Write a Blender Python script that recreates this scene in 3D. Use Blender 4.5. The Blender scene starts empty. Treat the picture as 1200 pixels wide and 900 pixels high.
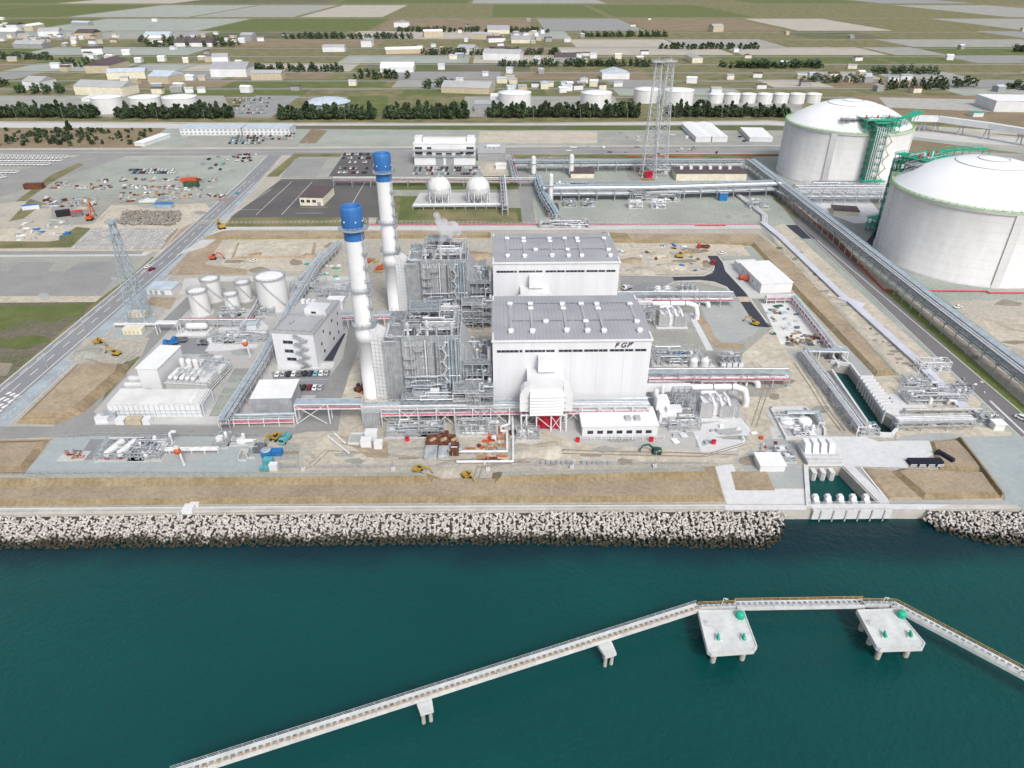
import bpy, bmesh, math, random
from mathutils import Vector, Matrix
from mathutils.geometry import tessellate_polygon
R=math.radians; PI=math.pi
rnd=random.Random(7)
scene=bpy.context.scene; C=scene.collection
# ---------------- camera, light, exposure ----------------
CAMH=155.0; FPX=826.5; PITCH=R(30.9)
cam=bpy.data.cameras.new('camera'); cam.sensor_fit='HORIZONTAL'; cam.sensor_width=36; cam.lens=36*FPX/1200
cam.clip_start=1; cam.clip_end=30000
co=bpy.data.objects.new('camera',cam); C.objects.link(co); scene.camera=co
co.location=(0,0,CAMH); co.rotation_euler=(PI/2-PITCH,0,0)
SUN_EL=R(46); SUN_AZ=R(158)      # azimuth clockwise from +Y : right and slightly behind the camera
world=bpy.data.worlds.new('World'); scene.world=world; world.use_nodes=True
nt=world.node_tree; nt.nodes.clear()
wo=nt.nodes.new('ShaderNodeOutputWorld'); bg=nt.nodes.new('ShaderNodeBackground'); sk=nt.nodes.new('ShaderNodeTexSky')
sk.sky_type='NISHITA'; sk.sun_disc=False; sk.sun_elevation=SUN_EL; sk.sun_rotation=SUN_AZ; sk.dust_density=4.0; sk.air_density=1.0; sk.ozone_density=1.0
hs=nt.nodes.new('ShaderNodeHueSaturation'); hs.inputs['Saturation'].default_value=0.45
nt.links.new(sk.outputs[0],hs.inputs['Color']); nt.links.new(hs.outputs[0],bg.inputs[0]); bg.inputs[1].default_value=0.15
nt.links.new(bg.outputs[0],wo.inputs[0])
sd=bpy.data.lights.new('sun','SUN'); sd.energy=1.6; sd.angle=R(13); sd.color=(1,.96,.9)
so=bpy.data.objects.new('sun',sd); C.objects.link(so)
so.rotation_euler=Vector((math.sin(SUN_AZ)*math.cos(SUN_EL),math.cos(SUN_AZ)*math.cos(SUN_EL),math.sin(SUN_EL))).to_track_quat('Z','Y').to_euler()
scene.view_settings.view_transform='Standard'; scene.view_settings.look='None'; scene.view_settings.exposure=0.3; scene.view_settings.gamma=1
scene.cycles.volume_bounces=4
# ---------------- ground plan: photo pixel -> point on a level plane ----------------
PR=R(1.2)        # the plant's grid against the view axis
cp,sp_=math.cos(PITCH),math.sin(PITCH)
def G(px,py,z=0.0):
    dx=px-600; dy=450-py
    d=Vector((dx, FPX*cp+dy*sp_, -FPX*sp_+dy*cp))
    t=(z-CAMH)/d.z
    return Vector((d.x*t,d.y*t,z))
def ang(py): return PITCH+math.atan((py-450)/FPX)
def HT(pybase,pytop):       # height over a ground point seen at pybase
    return CAMH-CAMH/math.tan(ang(pybase))*math.tan(ang(pytop))
def SC(p):                  # pixels per metre at a point
    return FPX/(p.y*cp+(CAMH-p.z)*sp_)
# ---------------- materials ----------------
def srgb(r,g,b): return tuple(((c/255)/12.92 if c/255<=.04045 else ((c/255+.055)/1.055)**2.4) for c in (r,g,b))
MATS={}
def mat(name,col,rough=.75,var=.12,scale=.5,bump=0,metal=0,col2=None,ribs=None,spec=.4,detail=6,bscale=None,fine=0,stretch=None,blend=(.35,.65),fa=None):
    m=bpy.data.materials.new(name); m.use_nodes=True; n=m.node_tree.nodes; l=m.node_tree.links
    b=n['Principled BSDF']; b.inputs['Roughness'].default_value=rough; b.inputs['Metallic'].default_value=metal; b.inputs['Specular IOR Level'].default_value=spec
    tc=n.new('ShaderNodeTexCoord'); vec=tc.outputs['Object']
    if stretch:
        mp=n.new('ShaderNodeMapping'); mp.inputs['Scale'].default_value=stretch; l.new(vec,mp.inputs['Vector']); nv=mp.outputs[0]
    else: nv=vec
    no=n.new('ShaderNodeTexNoise'); no.inputs['Scale'].default_value=scale; no.inputs['Detail'].default_value=detail; no.inputs['Roughness'].default_value=.62
    l.new(nv,no.inputs['Vector'])
    cr=n.new('ShaderNodeValToRGB'); l.new(no.outputs['Fac'],cr.inputs[0])
    c2=col2 or tuple(c*(1-2.2*var) for c in col)
    e=cr.color_ramp.elements; e[0].position=blend[0]; e[1].position=blend[1]
    e[0].color=(*c2,1); e[1].color=(*(col if col2 else tuple(min(.9,c*(1+var*.7)) for c in col)),1)
    out=cr.outputs[0]
    if fine:
        n2=n.new('ShaderNodeTexNoise'); n2.inputs['Scale'].default_value=fine; n2.inputs['Detail'].default_value=4; n2.inputs['Roughness'].default_value=.7; l.new(vec,n2.inputs['Vector'])
        mr=n.new('ShaderNodeMapRange'); mr.inputs[1].default_value=.3; mr.inputs[2].default_value=.7; fa_=fa if fa is not None else (.10 if rough<.92 else .24); mr.inputs[3].default_value=1-fa_; mr.inputs[4].default_value=1+fa_*.8; l.new(n2.outputs['Fac'],mr.inputs[0])
        mx=n.new('ShaderNodeMix'); mx.data_type='RGBA'; mx.blend_type='MULTIPLY'; mx.inputs[0].default_value=1; l.new(out,mx.inputs[6]); l.new(mr.outputs[0],mx.inputs[7]); out=mx.outputs[2]
    hsrc=None
    if ribs:
        ax,per,amt=ribs
        sx=n.new('ShaderNodeSeparateXYZ'); l.new(vec,sx.inputs[0])
        mu=n.new('ShaderNodeMath'); mu.operation='MULTIPLY'; mu.inputs[1].default_value=1/per; l.new(sx.outputs['XYZ'.index(ax)],mu.inputs[0])
        fr=n.new('ShaderNodeMath'); fr.operation='FRACT'; l.new(mu.outputs[0],fr.inputs[0])
        gt=n.new('ShaderNodeMath'); gt.operation='GREATER_THAN'; gt.inputs[1].default_value=.86; l.new(fr.outputs[0],gt.inputs[0])
        ml=n.new('ShaderNodeMapRange'); ml.inputs[3].default_value=1; ml.inputs[4].default_value=1-amt; l.new(gt.outputs[0],ml.inputs[0])
        mx=n.new('ShaderNodeMix'); mx.data_type='RGBA'; mx.blend_type='MULTIPLY'; mx.inputs[0].default_value=1; l.new(out,mx.inputs[6]); l.new(ml.outputs[0],mx.inputs[7]); out=mx.outputs[2]
    l.new(out,b.inputs['Base Color'])
    if bump:
        nb=n.new('ShaderNodeTexNoise'); nb.inputs['Scale'].default_value=bscale or scale*6; nb.inputs['Detail'].default_value=6; l.new(vec,nb.inputs['Vector'])
        bp=n.new('ShaderNodeBump'); bp.inputs['Strength'].default_value=bump; bp.inputs['Distance'].default_value=.5; l.new(nb.outputs['Fac'],bp.inputs['Height']); l.new(bp.outputs[0],b.inputs['Normal'])
    MATS[name]=m; return m
def A(*c): return tuple(c)
mat('earth',A(.42,.385,.325),.95,.2,.03,.3,fine=.5,col2=A(.34,.325,.285),bscale=.6,detail=10)
mat('gravel',A(.33,.33,.30),.95,.1,.035,.2,fine=.9,col2=A(.25,.255,.235),bscale=1.5,detail=10)
mat('gravel_green',A(.33,.36,.32),.95,.1,.03,.1,fine=.7,col2=A(.26,.285,.26),bscale=1.5,detail=10)
mat('pale_sand',A(.50,.46,.38),.95,.1,.05,.4,fine=.35,col2=A(.39,.355,.295),bscale=.7,detail=12)
mat('tan_soil',A(.37,.30,.215),.95,.1,.06,.5,fine=.5,col2=A(.27,.215,.15),bscale=.8,detail=12)
mat('terrace_soil',A(.34,.275,.195),.95,.1,.05,.4,fine=.9,col2=A(.25,.205,.15),bscale=1.0,detail=12)
mat('slope_net',A(.28,.225,.14),.95,.1,.12,.4,fine=.8,col2=A(.20,.155,.085),bscale=1.2,ribs=('X',2.2,.14))
mat('slope_net_side',A(.29,.225,.14),.95,.1,.12,.4,fine=.8,col2=A(.20,.155,.10),bscale=1.2,ribs=('Y',3.0,.2))
mat('grass',A(.13,.15,.045),.95,.1,.06,.6,fine=1.2,col2=A(.075,.105,.03),bscale=2,detail=10)
mat('dry_grass',A(.22,.19,.10),.95,.1,.05,.6,fine=.8,col2=A(.10,.115,.045),bscale=2,detail=12)
mat('field_mix',A(.15,.125,.105),.95,.1,.022,.6,fine=.5,fa=.35,col2=A(.085,.115,.03),bscale=1.2,detail=12,stretch=(.5,1,1),blend=(.42,.6))
mat('heath',A(.25,.19,.125),.95,.1,.02,.6,fine=.3,col2=A(.17,.14,.085),bscale=1.2,detail=10)
mat('asphalt',A(.20,.207,.225),.9,.1,.04,.1,fine=.6,col2=A(.235,.24,.25),bscale=3)
mat('old_asphalt',A(.22,.225,.225),.9,.1,.05,.1,fine=.5,col2=A(.27,.27,.262),bscale=3,detail=10)
mat('new_asphalt',A(.03,.034,.052),.85,.1,.1,.1,fine=.6,col2=A(.04,.042,.06),bscale=3)
mat('dark_lot',A(.088,.082,.086),.9,.1,.03,.1,fine=.3,col2=A(.115,.108,.108),bscale=3)
mat('pad_blue',A(.29,.335,.345),.9,.06,.03,.1,fine=.4,col2=A(.34,.375,.375),bscale=3,detail=10)
mat('pad_gray',A(.30,.325,.325),.9,.06,.05,.1,fine=.4,col2=A(.36,.37,.36),bscale=3,detail=10)
mat('sidewalk',A(.33,.38,.42),.9,.1,.1,0,fine=.5)
mat('concrete',A(.50,.505,.50),.85,.1,.06,.1,fine=.6,col2=A(.43,.435,.43),detail=10)
mat('pale_concrete',A(.58,.59,.60),.8,.08,.04,.1,fine=.5,col2=A(.51,.52,.535),detail=10)
mat('yard_concrete',A(.42,.42,.41),.88,.1,.03,.1,fine=.5,fa=.07,col2=A(.36,.36,.35),detail=10)
mat('east_asphalt',A(.15,.145,.15),.9,.1,.04,.1,fine=.6,col2=A(.175,.17,.175),bscale=3)
mat('old_concrete',A(.42,.41,.38),.9,.1,.12,.2,fine=.8,col2=A(.30,.295,.275),detail=10)
mat('sea_wall_concrete',A(.52,.50,.46),.9,.1,.12,.2,fine=.8,col2=A(.40,.385,.355),detail=10)
mat('tank_concrete',A(.61,.615,.62),.85,.08,.12,.05,fine=.25,fa=.04,col2=A(.53,.535,.535),detail=10,ribs=('Z',5.2,.05),stretch=(1,1,.25))
mat('white_sheet',A(.64,.65,.65),.85,.06,.12,0,fine=1.2,fa=.06,col2=A(.54,.54,.53))
mat('paint_line',A(.75,.75,.74),.8,.1,1.0)
mat('white_paint',A(.66,.67,.69),.45,.05,.08,0)
mat('white_panel',A(.65,.66,.69),.5,.04,.25,0,ribs=('X',1.0,.05),col2=A(.595,.61,.635),stretch=(1,1,.08),detail=8)
mat('white_corr',A(.62,.64,.66),.5,.04,.1,0,ribs=('X',1.0,.08))
mat('dome_white',A(.76,.78,.80),.5,.03,.03,0)
mat('tank_white',A(.64,.645,.65),.45,.05,.2,0,col2=A(.57,.57,.575),stretch=(1,1,.1))
mat('roof_lilac',A(.33,.335,.365),.6,.06,.06,0,ribs=('X',1.5,.2))
mat('roof_gray',A(.36,.37,.38),.7,.05,.05,0)
mat('roof_white',A(.72,.73,.74),.55,.04,.2,0)
mat('roof_brown',A(.10,.075,.08),.8,.1,.2,0,ribs=('X',1.6,.15))
mat('roof_blue',A(.45,.52,.60),.6,.08,.2,0,ribs=('X',1.0,.1))
mat('cream',A(.66,.62,.50),.8,.06,.2,0,fine=.6)
mat('steel',A(.42,.46,.49),.5,.15,.4,0,metal=.25)
mat('steel_blue',A(.36,.44,.50),.5,.12,.3,0,metal=.2)
mat('steel_dark',A(.14,.155,.17),.6,.2,.5,0)
mat('cladding',A(.43,.45,.475),.45,.12,.25,0,metal=.35,ribs=('X',1.1,.25))
mat('cladding_dark',A(.38,.40,.42),.55,.12,.3,0,metal=.1,ribs=('X',.9,.4))
mat('pipe_white',A(.62,.63,.65),.45,.08,.5,0)
mat('pipe_silver',A(.55,.58,.61),.38,.1,.5,0,metal=.5)
mat('duct_lid',A(.52,.535,.62),.6,.06,.2,0)
mat('grating',A(.25,.28,.30),.6,.25,.8,0)
mat('pink_pipe',A(.48,.12,.19),.6,.15,.3,0)
mat('red',A(.55,.02,.035),.5,.1,.5)
mat('crimson',A(.42,.01,.04),.55,.25,.3)
mat('rust',A(.17,.06,.035),.9,.25,.5,.2,col2=A(.06,.025,.02),fine=1.5)
mat('orange_soil',A(.40,.19,.09),.95,.2,.3,.3)
mat('blue_top',A(.035,.165,.44),.5,.1,.8,col2=A(.03,.12,.33),stretch=(1,1,.15),detail=8)
mat('green_steel',A(.012,.36,.22),.5,.15,.4)
mat('green_rim',A(.36,.52,.30),.6,.1,.4)
mat('mint',A(.02,.42,.27),.5,.1,.4)
mat('yellow',A(.42,.27,.04),.5,.12,.8)
mat('orange',A(.50,.085,.025),.5,.12,.8)
mat('cyan',A(.10,.36,.40),.5,.12,.8)
mat('blue',A(.02,.16,.42),.5,.12,.8)
mat('black',A(.012,.013,.015),.6,.1,1)
mat('tarp_navy',A(.012,.016,.035),.7,.3,.6,.4)
mat('glass',A(.03,.04,.05),.12,.1,.5,spec=.6)
mat('gray_paint',A(.30,.31,.32),.5,.1,.5)
mat('beige',A(.48,.42,.31),.7,.1,.5)
mat('wood',A(.34,.24,.14),.85,.15,1,.2)
mat('green_dark',A(.02,.10,.06),.7,.2,.6)
mat('foliage',A(.065,.095,.045),.9,.2,.25,0,col2=A(.03,.052,.026),blend=(.3,.7))
mat('foliage_light',A(.09,.11,.04),.9,.2,.5,0,col2=A(.04,.06,.02),blend=(.3,.7))
mat('bark',A(.11,.08,.06),.95,.2,1)
mat('rock_top',A(.49,.465,.44),.9,.1,.35,.3,col2=A(.35,.33,.31),fine=1.4,bscale=1.5)
mat('bed_dark',A(.06,.056,.05),.95,.2,.5)
mat('rubble',A(.30,.28,.25),.9,.1,.3,.1,col2=A(.17,.155,.14))
mat('damp_soil',A(.27,.235,.185),.95,.1,.1,.3,fine=.8,col2=A(.22,.19,.15),bscale=1.2)
mat('fresh_grass',A(.16,.19,.05),.95,.1,.15,.6,fine=1.2,col2=A(.10,.135,.035),bscale=2)
mat('block_pale',A(.48,.475,.47),.9,.1,.3,.1,col2=A(.34,.335,.33))
mat('jetty_concrete',A(.58,.60,.60),.85,.1,.25,.1,col2=A(.47,.49,.49),fine=.9)
# algae darkens the lower rocks at the tide line, by real height
m=MATS['rock_top']; n=m.node_tree.nodes; l=m.node_tree.links
ge=n.new('ShaderNodeNewGeometry'); sx=n.new('ShaderNodeSeparateXYZ'); l.new(ge.outputs['Position'],sx.inputs[0])
nz=n.new('ShaderNodeTexNoise'); nz.inputs['Scale'].default_value=.25; l.new(ge.outputs['Position'],nz.inputs['Vector'])
ad=n.new('ShaderNodeMath'); ad.operation='MULTIPLY_ADD'; ad.inputs[1].default_value=2.2; l.new(nz.outputs['Fac'],ad.inputs[0]); l.new(sx.outputs[2],ad.inputs[2])
mr=n.new('ShaderNodeMapRange'); mr.inputs[1].default_value=-1.9; mr.inputs[2].default_value=-.9; l.new(ad.outputs[0],mr.inputs[0])
mx=n.new('ShaderNodeMix'); mx.data_type='RGBA'; l.new(mr.outputs[0],mx.inputs[0]); mx.inputs[6].default_value=(.035,.032,.02,1)
src=n['Principled BSDF'].inputs['Base Color'].links[0].from_socket; l.new(src,mx.inputs[7]); l.new(mx.outputs[2],n['Principled BSDF'].inputs['Base Color'])
for nm in ('foliage','rock_top','block_pale'):
    m=MATS[nm]; n=m.node_tree.nodes; l=m.node_tree.links
    oi=n.new('ShaderNodeObjectInfo'); mr=n.new('ShaderNodeMapRange'); mr.inputs[3].default_value=.65 if nm=='foliage' else .88; mr.inputs[4].default_value=1.5 if nm=='foliage' else 1.12; l.new(oi.outputs['Random'],mr.inputs[0])
    mx=n.new('ShaderNodeMix'); mx.data_type='RGBA'; mx.blend_type='MULTIPLY'; mx.inputs[0].default_value=1
    src=n['Principled BSDF'].inputs['Base Color'].links[0].from_socket; l.new(src,mx.inputs[6]); l.new(mr.outputs[0],mx.inputs[7]); l.new(mx.outputs[2],n['Principled BSDF'].inputs['Base Color'])
# water
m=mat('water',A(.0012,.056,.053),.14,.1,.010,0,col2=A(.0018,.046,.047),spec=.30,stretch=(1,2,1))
n=m.node_tree.nodes; l=m.node_tree.links; tc=n.new('ShaderNodeTexCoord')
w1=n.new('ShaderNodeTexNoise'); w1.inputs['Scale'].default_value=.55; w1.inputs['Detail'].default_value=8; w1.inputs['Roughness'].default_value=.6; l.new(tc.outputs['Object'],w1.inputs['Vector'])
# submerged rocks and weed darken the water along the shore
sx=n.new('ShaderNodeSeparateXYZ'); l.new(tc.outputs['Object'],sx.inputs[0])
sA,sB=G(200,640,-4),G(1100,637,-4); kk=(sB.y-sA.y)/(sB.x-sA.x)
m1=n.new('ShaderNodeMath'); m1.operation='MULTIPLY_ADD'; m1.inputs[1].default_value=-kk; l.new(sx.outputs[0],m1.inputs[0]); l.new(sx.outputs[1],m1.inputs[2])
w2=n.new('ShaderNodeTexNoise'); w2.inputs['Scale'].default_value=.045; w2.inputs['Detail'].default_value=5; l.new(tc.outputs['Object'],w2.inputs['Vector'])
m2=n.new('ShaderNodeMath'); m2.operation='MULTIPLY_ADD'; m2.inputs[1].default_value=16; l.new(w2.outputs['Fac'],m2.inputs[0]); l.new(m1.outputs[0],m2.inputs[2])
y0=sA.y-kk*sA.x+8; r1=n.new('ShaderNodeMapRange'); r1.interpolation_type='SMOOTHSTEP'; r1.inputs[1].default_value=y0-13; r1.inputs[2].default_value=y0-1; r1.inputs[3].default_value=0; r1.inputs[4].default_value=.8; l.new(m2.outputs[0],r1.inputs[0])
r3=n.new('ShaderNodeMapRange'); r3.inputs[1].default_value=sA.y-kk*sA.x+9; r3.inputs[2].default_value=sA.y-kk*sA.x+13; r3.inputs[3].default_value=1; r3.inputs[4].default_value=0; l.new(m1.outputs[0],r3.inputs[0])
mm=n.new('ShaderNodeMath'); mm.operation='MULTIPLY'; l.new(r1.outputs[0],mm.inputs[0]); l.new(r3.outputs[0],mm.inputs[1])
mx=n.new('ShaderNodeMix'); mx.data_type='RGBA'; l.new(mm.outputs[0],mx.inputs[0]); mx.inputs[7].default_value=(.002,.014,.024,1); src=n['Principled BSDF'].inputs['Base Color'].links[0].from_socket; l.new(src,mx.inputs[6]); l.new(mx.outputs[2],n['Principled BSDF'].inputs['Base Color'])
bp=n.new('ShaderNodeBump'); bp.inputs['Strength'].default_value=.75; bp.inputs['Distance'].default_value=.6; l.new(w1.outputs['Fac'],bp.inputs['Height']); l.new(bp.outputs[0],n['Principled BSDF'].inputs['Normal'])
# ---------------- mesh builder ----------------
class MB:
    def __init__(s): s.v=[]; s.f=[]; s.mi=[]; s.cur=0; s.sm=[]; s.smooth=False
    def m(s,i): s.cur=i; return s
    def add(s,vs,fs):
        o=len(s.v); s.v.extend(tuple(v) for v in vs)
        for f in fs: s.f.append(tuple(i+o for i in f)); s.mi.append(s.cur); s.sm.append(s.smooth)
        return s
    def box(s,x0,y0,z0,x1,y1,z1):
        return s.add([(x0,y0,z0),(x1,y0,z0),(x1,y1,z0),(x0,y1,z0),(x0,y0,z1),(x1,y0,z1),(x1,y1,z1),(x0,y1,z1)],[(0,3,2,1),(4,5,6,7),(0,1,5,4),(1,2,6,5),(2,3,7,6),(3,0,4,7)])
    def cb(s,cx,cy,z0,sx,sy,sz,a=0):
        c,k=math.cos(a),math.sin(a); P=[(-sx/2,-sy/2),(sx/2,-sy/2),(sx/2,sy/2),(-sx/2,sy/2)]
        return s.prism([(cx+x*c-y*k,cy+x*k+y*c) for x,y in P],z0,z0+sz)
    def prism(s,P,z0,z1,top=None):
        n=len(P); T=top or P
        ar=sum(P[i][0]*P[(i+1)%n][1]-P[(i+1)%n][0]*P[i][1] for i in range(n))
        if ar<0: P=list(reversed(P)); T=list(reversed(T))
        vs=[(p[0],p[1],z0) for p in P]+[(p[0],p[1],z1) for p in T]
        return s.add(vs,[tuple(range(n,2*n)),tuple(reversed(range(n)))]+[(i,(i+1)%n,(i+1)%n+n,i+n) for i in range(n)])
    def beam(s,a,b,w,h=None):
        a=Vector(a);b=Vector(b); d=b-a
        if d.length<1e-6: return s
        d.normalize(); h=h or w
        u=Vector((0,0,1)) if abs(d.z)<.95 else Vector((1,0,0))
        x=d.cross(u).normalized()*w/2; y=x.cross(d).normalized()*h/2
        vs=[a-x-y,a+x-y,a+x+y,a-x+y,b-x-y,b+x-y,b+x+y,b-x+y]
        return s.add(vs,[(0,1,2,3),(7,6,5,4),(0,4,5,1),(1,5,6,2),(2,6,7,3),(3,7,4,0)])
    def tube(s,a,b,r,n=8,r2=None,cap=True):
        a=Vector(a);b=Vector(b); d=(b-a)
        if d.length<1e-6: return s
        d.normalize(); r2=r if r2 is None else r2
        u=Vector((0,0,1)) if abs(d.z)<.95 else Vector((1,0,0))
        x=d.cross(u).normalized(); y=x.cross(d).normalized()
        vs=[a+(x*math.cos(t)+y*math.sin(t))*r for t in [2*PI*i/n for i in range(n)]]+[b+(x*math.cos(t)+y*math.sin(t))*r2 for t in [2*PI*i/n for i in range(n)]]
        sm=s.smooth; s.smooth=True
        s.add(vs,[(i,i+n,(i+1)%n+n,(i+1)%n) for i in range(n)])
        s.smooth=sm
        if cap: s.add(vs,[tuple(range(n)),tuple(reversed(range(n,2*n)))])
        return s
    def path(s,pts,r,n=8):
        for i in range(len(pts)-1):
            s.tube(pts[i],pts[i+1],r,n)
            if i: s.ball(pts[i],r*1.03,6,4)
        return s
    def lathe(s,prof,n=24,c=(0,0),smooth=True):
        vs=[];fs=[]
        for (r,z) in prof:
            for i in range(n): t=2*PI*i/n; vs.append((c[0]+r*math.cos(t),c[1]+r*math.sin(t),z))
        for k in range(len(prof)-1):
            for i in range(n): j=(i+1)%n; fs.append((k*n+i,k*n+j,(k+1)*n+j,(k+1)*n+i))
        sm=s.smooth; s.smooth=smooth; s.add(vs,fs); s.smooth=False
        if prof[-1][0]>.01: s.add([vs[(len(prof)-1)*n+i] for i in range(n)],[tuple(range(n))])
        s.smooth=sm; return s
    def cyl(s,x,y,z0,z1,r,n=16,r2=None): return s.lathe([(r,z0),(r if r2 is None else r2,z1)],n,(x,y))
    def ball(s,c,r,n=10,k=6,sz=1):
        vs=[];fs=[]
        for j in range(k+1):
            a=-PI/2+PI*j/k
            for i in range(n): t=2*PI*i/n; vs.append((c[0]+r*math.cos(a)*math.cos(t),c[1]+r*math.cos(a)*math.sin(t),c[2]+r*sz*math.sin(a)))
        for j in range(k):
            for i in range(n): i2=(i+1)%n; fs.append((j*n+i,j*n+i2,(j+1)*n+i2,(j+1)*n+i))
        sm=s.smooth; s.smooth=True; s.add(vs,fs); s.smooth=sm; return s
    def hcyl(s,a,b,r,n=12):     # vessel with rounded ends
        a=Vector(a);b=Vector(b); s.tube(a,b,r,n,cap=False); s.ball(a,r,n,6); s.ball(b,r,n,6); return s
    def rail(s,pts,z,h=1.1,w=.09,closed=False):
        P=list(pts)+([pts[0]] if closed else [])
        for i in range(len(P)-1):
            a=Vector((P[i][0],P[i][1],z)); b=Vector((P[i+1][0],P[i+1][1],z)); up=Vector((0,0,h))
            s.beam(a+up,b+up,w); s.beam(a+up*.5,b+up*.5,w*.8)
            k=max(1,int((b-a).length/2.5))
            for j in range(k+1): q=a.lerp(b,j/k); s.beam(q,q+up,w)
        return s
    def build(s,name,mats,parent=None):
        if isinstance(mats,str): mats=[mats]
        me=bpy.data.meshes.new(name); me.from_pydata(s.v,[],s.f)
        for x in mats: me.materials.append(MATS[x] if isinstance(x,str) else x)
        if len(mats)>1: me.polygons.foreach_set('material_index',s.mi)
        me.polygons.foreach_set('use_smooth',s.sm); me.update()
        o=bpy.data.objects.new(name,me); C.objects.link(o)
        if parent: o.parent=parent
        return o
def tag(o,label,cat,group=None,kind=None):
    if label: o['label']=label
    if cat: o['category']=cat
    if group: o['group']=group
    if kind: o['kind']=kind
    return o
def thing(name,label,cat,loc,rz=PR,group=None,kind=None):
    o=bpy.data.objects.new(name,None); C.objects.link(o); o.empty_display_size=.1
    o.location=loc; o.rotation_euler=(0,0,rz); return tag(o,label,cat,group,kind)
def solo(name,mb,mats,label,cat,loc=(0,0,0),rz=PR,group=None,kind=None):
    o=mb.build(name,mats); o.location=loc; o.rotation_euler=(0,0,rz); return tag(o,label,cat,group,kind)
def kids(o): return list(o.children)
def dup(root,loc,rz=None,label=None,group=None,scale=None,mats=None):
    def cpy(o,parent):
        c=o.copy(); C.objects.link(c); c.parent=parent
        for ch in kids(o): cpy(ch,c)
        return c
    chs=kids(root); r=root.copy(); C.objects.link(r)
    for ch in chs: cpy(ch,r)
    r.location=loc
    if rz is not None: r.rotation_euler=(0,0,rz)
    if label: r['label']=label
    if group: r['group']=group
    if scale: r.scale=scale if hasattr(scale,'__len__') else (scale,)*3
    return r
def frame(a,b,z=0):
    A_=G(*a,z); B_=G(*b,z); d=B_-A_; return A_,math.atan2(d.y,d.x),d.length
PLACED=[]      # (bounding box, polygon, level) of every surface sheet laid so far
def pin(P,x,y):
    c=False; n=len(P)
    for i in range(n):
        x1,y1=P[i]; x2,y2=P[i-1]
        if (y1>y)!=(y2>y) and x<(x2-x1)*(y-y1)/(y2-y1)+x1: c=not c
    return c
def sx_(a,b,c,d):
    o=lambda p,q,r:(q[0]-p[0])*(r[1]-p[1])-(q[1]-p[1])*(r[0]-p[0])
    return (o(a,b,c)>0)!=(o(a,b,d)>0) and (o(c,d,a)>0)!=(o(c,d,b)>0)
def overlap(P,Q):
    if any(pin(Q,*p) for p in P) or any(pin(P,*q) for q in Q): return True
    return any(sx_(P[i-1],P[i],Q[j-1],Q[j]) for i in range(len(P)) for j in range(len(Q)))
def level(P):
    P=[(p[0],p[1]) for p in P]; bb=(min(p[0] for p in P),min(p[1] for p in P),max(p[0] for p in P),max(p[1] for p in P)); lv=1
    for (b,Q,l) in PLACED:
        if l>=lv and b[0]<bb[2] and b[2]>bb[0] and b[1]<bb[3] and b[3]>bb[1] and overlap(P,Q): lv=l+1
    PLACED.append((bb,P,lv)); return .012+.006*lv
LAY=[0]
HOLES=[]       # convex openings in the ground (basins, pits); every surface sheet is cut round them
def cut_holes(tris):
    out=[[Vector((p.x,p.y)) for p in t] for t in tris]
    for H in HOLES:
        nxt=[]
        hx0=min(p.x for p in H);hx1=max(p.x for p in H);hy0=min(p.y for p in H);hy1=max(p.y for p in H)
        for P in out:
            if min(p.x for p in P)>hx1 or max(p.x for p in P)<hx0 or min(p.y for p in P)>hy1 or max(p.y for p in P)<hy0: nxt.append(P); continue
            cur=P
            for i in range(len(H)):
                a,b=H[i],H[(i+1)%len(H)]; ex,ey=b.x-a.x,b.y-a.y
                sd_=lambda p:ex*(p.y-a.y)-ey*(p.x-a.x)
                ins=[];outp=[]; n=len(cur)
                for k in range(n):
                    p,q=cur[k],cur[(k+1)%n]; dp,dq=sd_(p),sd_(q)
                    (ins if dp>=0 else outp).append(p)
                    if (dp>=0)!=(dq>=0):
                        m=p.lerp(q,dp/(dp-dq)); ins.append(m); outp.append(m)
                if len(outp)>2: nxt.append(outp)
                cur=ins
                if len(cur)<3: break
        out=nxt
    return out
def patch(name,mt,pts,z=None,base=0.0):
    """a flat surface polygon, each a few centimetres over the one below"""
    P=[G(x,y,base) for x,y in pts]
    zz=base+(level(P) if z is None else z)
    ar=sum(P[i].x*P[(i+1)%len(P)].y-P[(i+1)%len(P)].x*P[i].y for i in range(len(P)))
    if ar<0: P.reverse()
    V=[Vector((p.x,p.y,zz)) for p in P]
    tr=tessellate_polygon([V]); mb=MB()
    T=[]
    for t in tr:
        q=[V[i] for i in t]
        if (q[1]-q[0]).cross(q[2]-q[0]).z<0: q.reverse()
        T.append(q)
    for q in cut_holes(T): mb.add([(p.x,p.y,zz) for p in q],[tuple(range(len(q)))])
    o=mb.build(name,mt)
    me=o.data; bm=bmesh.new(); bm.from_mesh(me)
    for f in bm.faces:
        if f.normal.z<0: f.normal_flip()
    bm.to_mesh(me); bm.free()
    o['kind']='structure'; return o
def strip_px(name,mt,pts,w,z=None,base=0.0,kind='structure'):
    """a band of constant width (metres) along a pixel polyline"""
    P=[G(x,y,base) for x,y in pts]; L=[];Rr=[]
    for i,p in enumerate(P):
        d=(P[min(i+1,len(P)-1)]-P[max(i-1,0)]); nrm=Vector((-d.y,d.x,0)).normalized()*w/2
        L.append(p+nrm); Rr.append(p-nrm)
    zz=base+(level(L+Rr[::-1]) if z is None else z)
    mb=MB(); n=len(P)
    mb.add([(q.x,q.y,zz) for q in L+Rr],[(i+n,i+1+n,i+1,i) for i in range(n-1)])
    o=mb.build(name,mt); o['kind']=kind; return o
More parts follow.
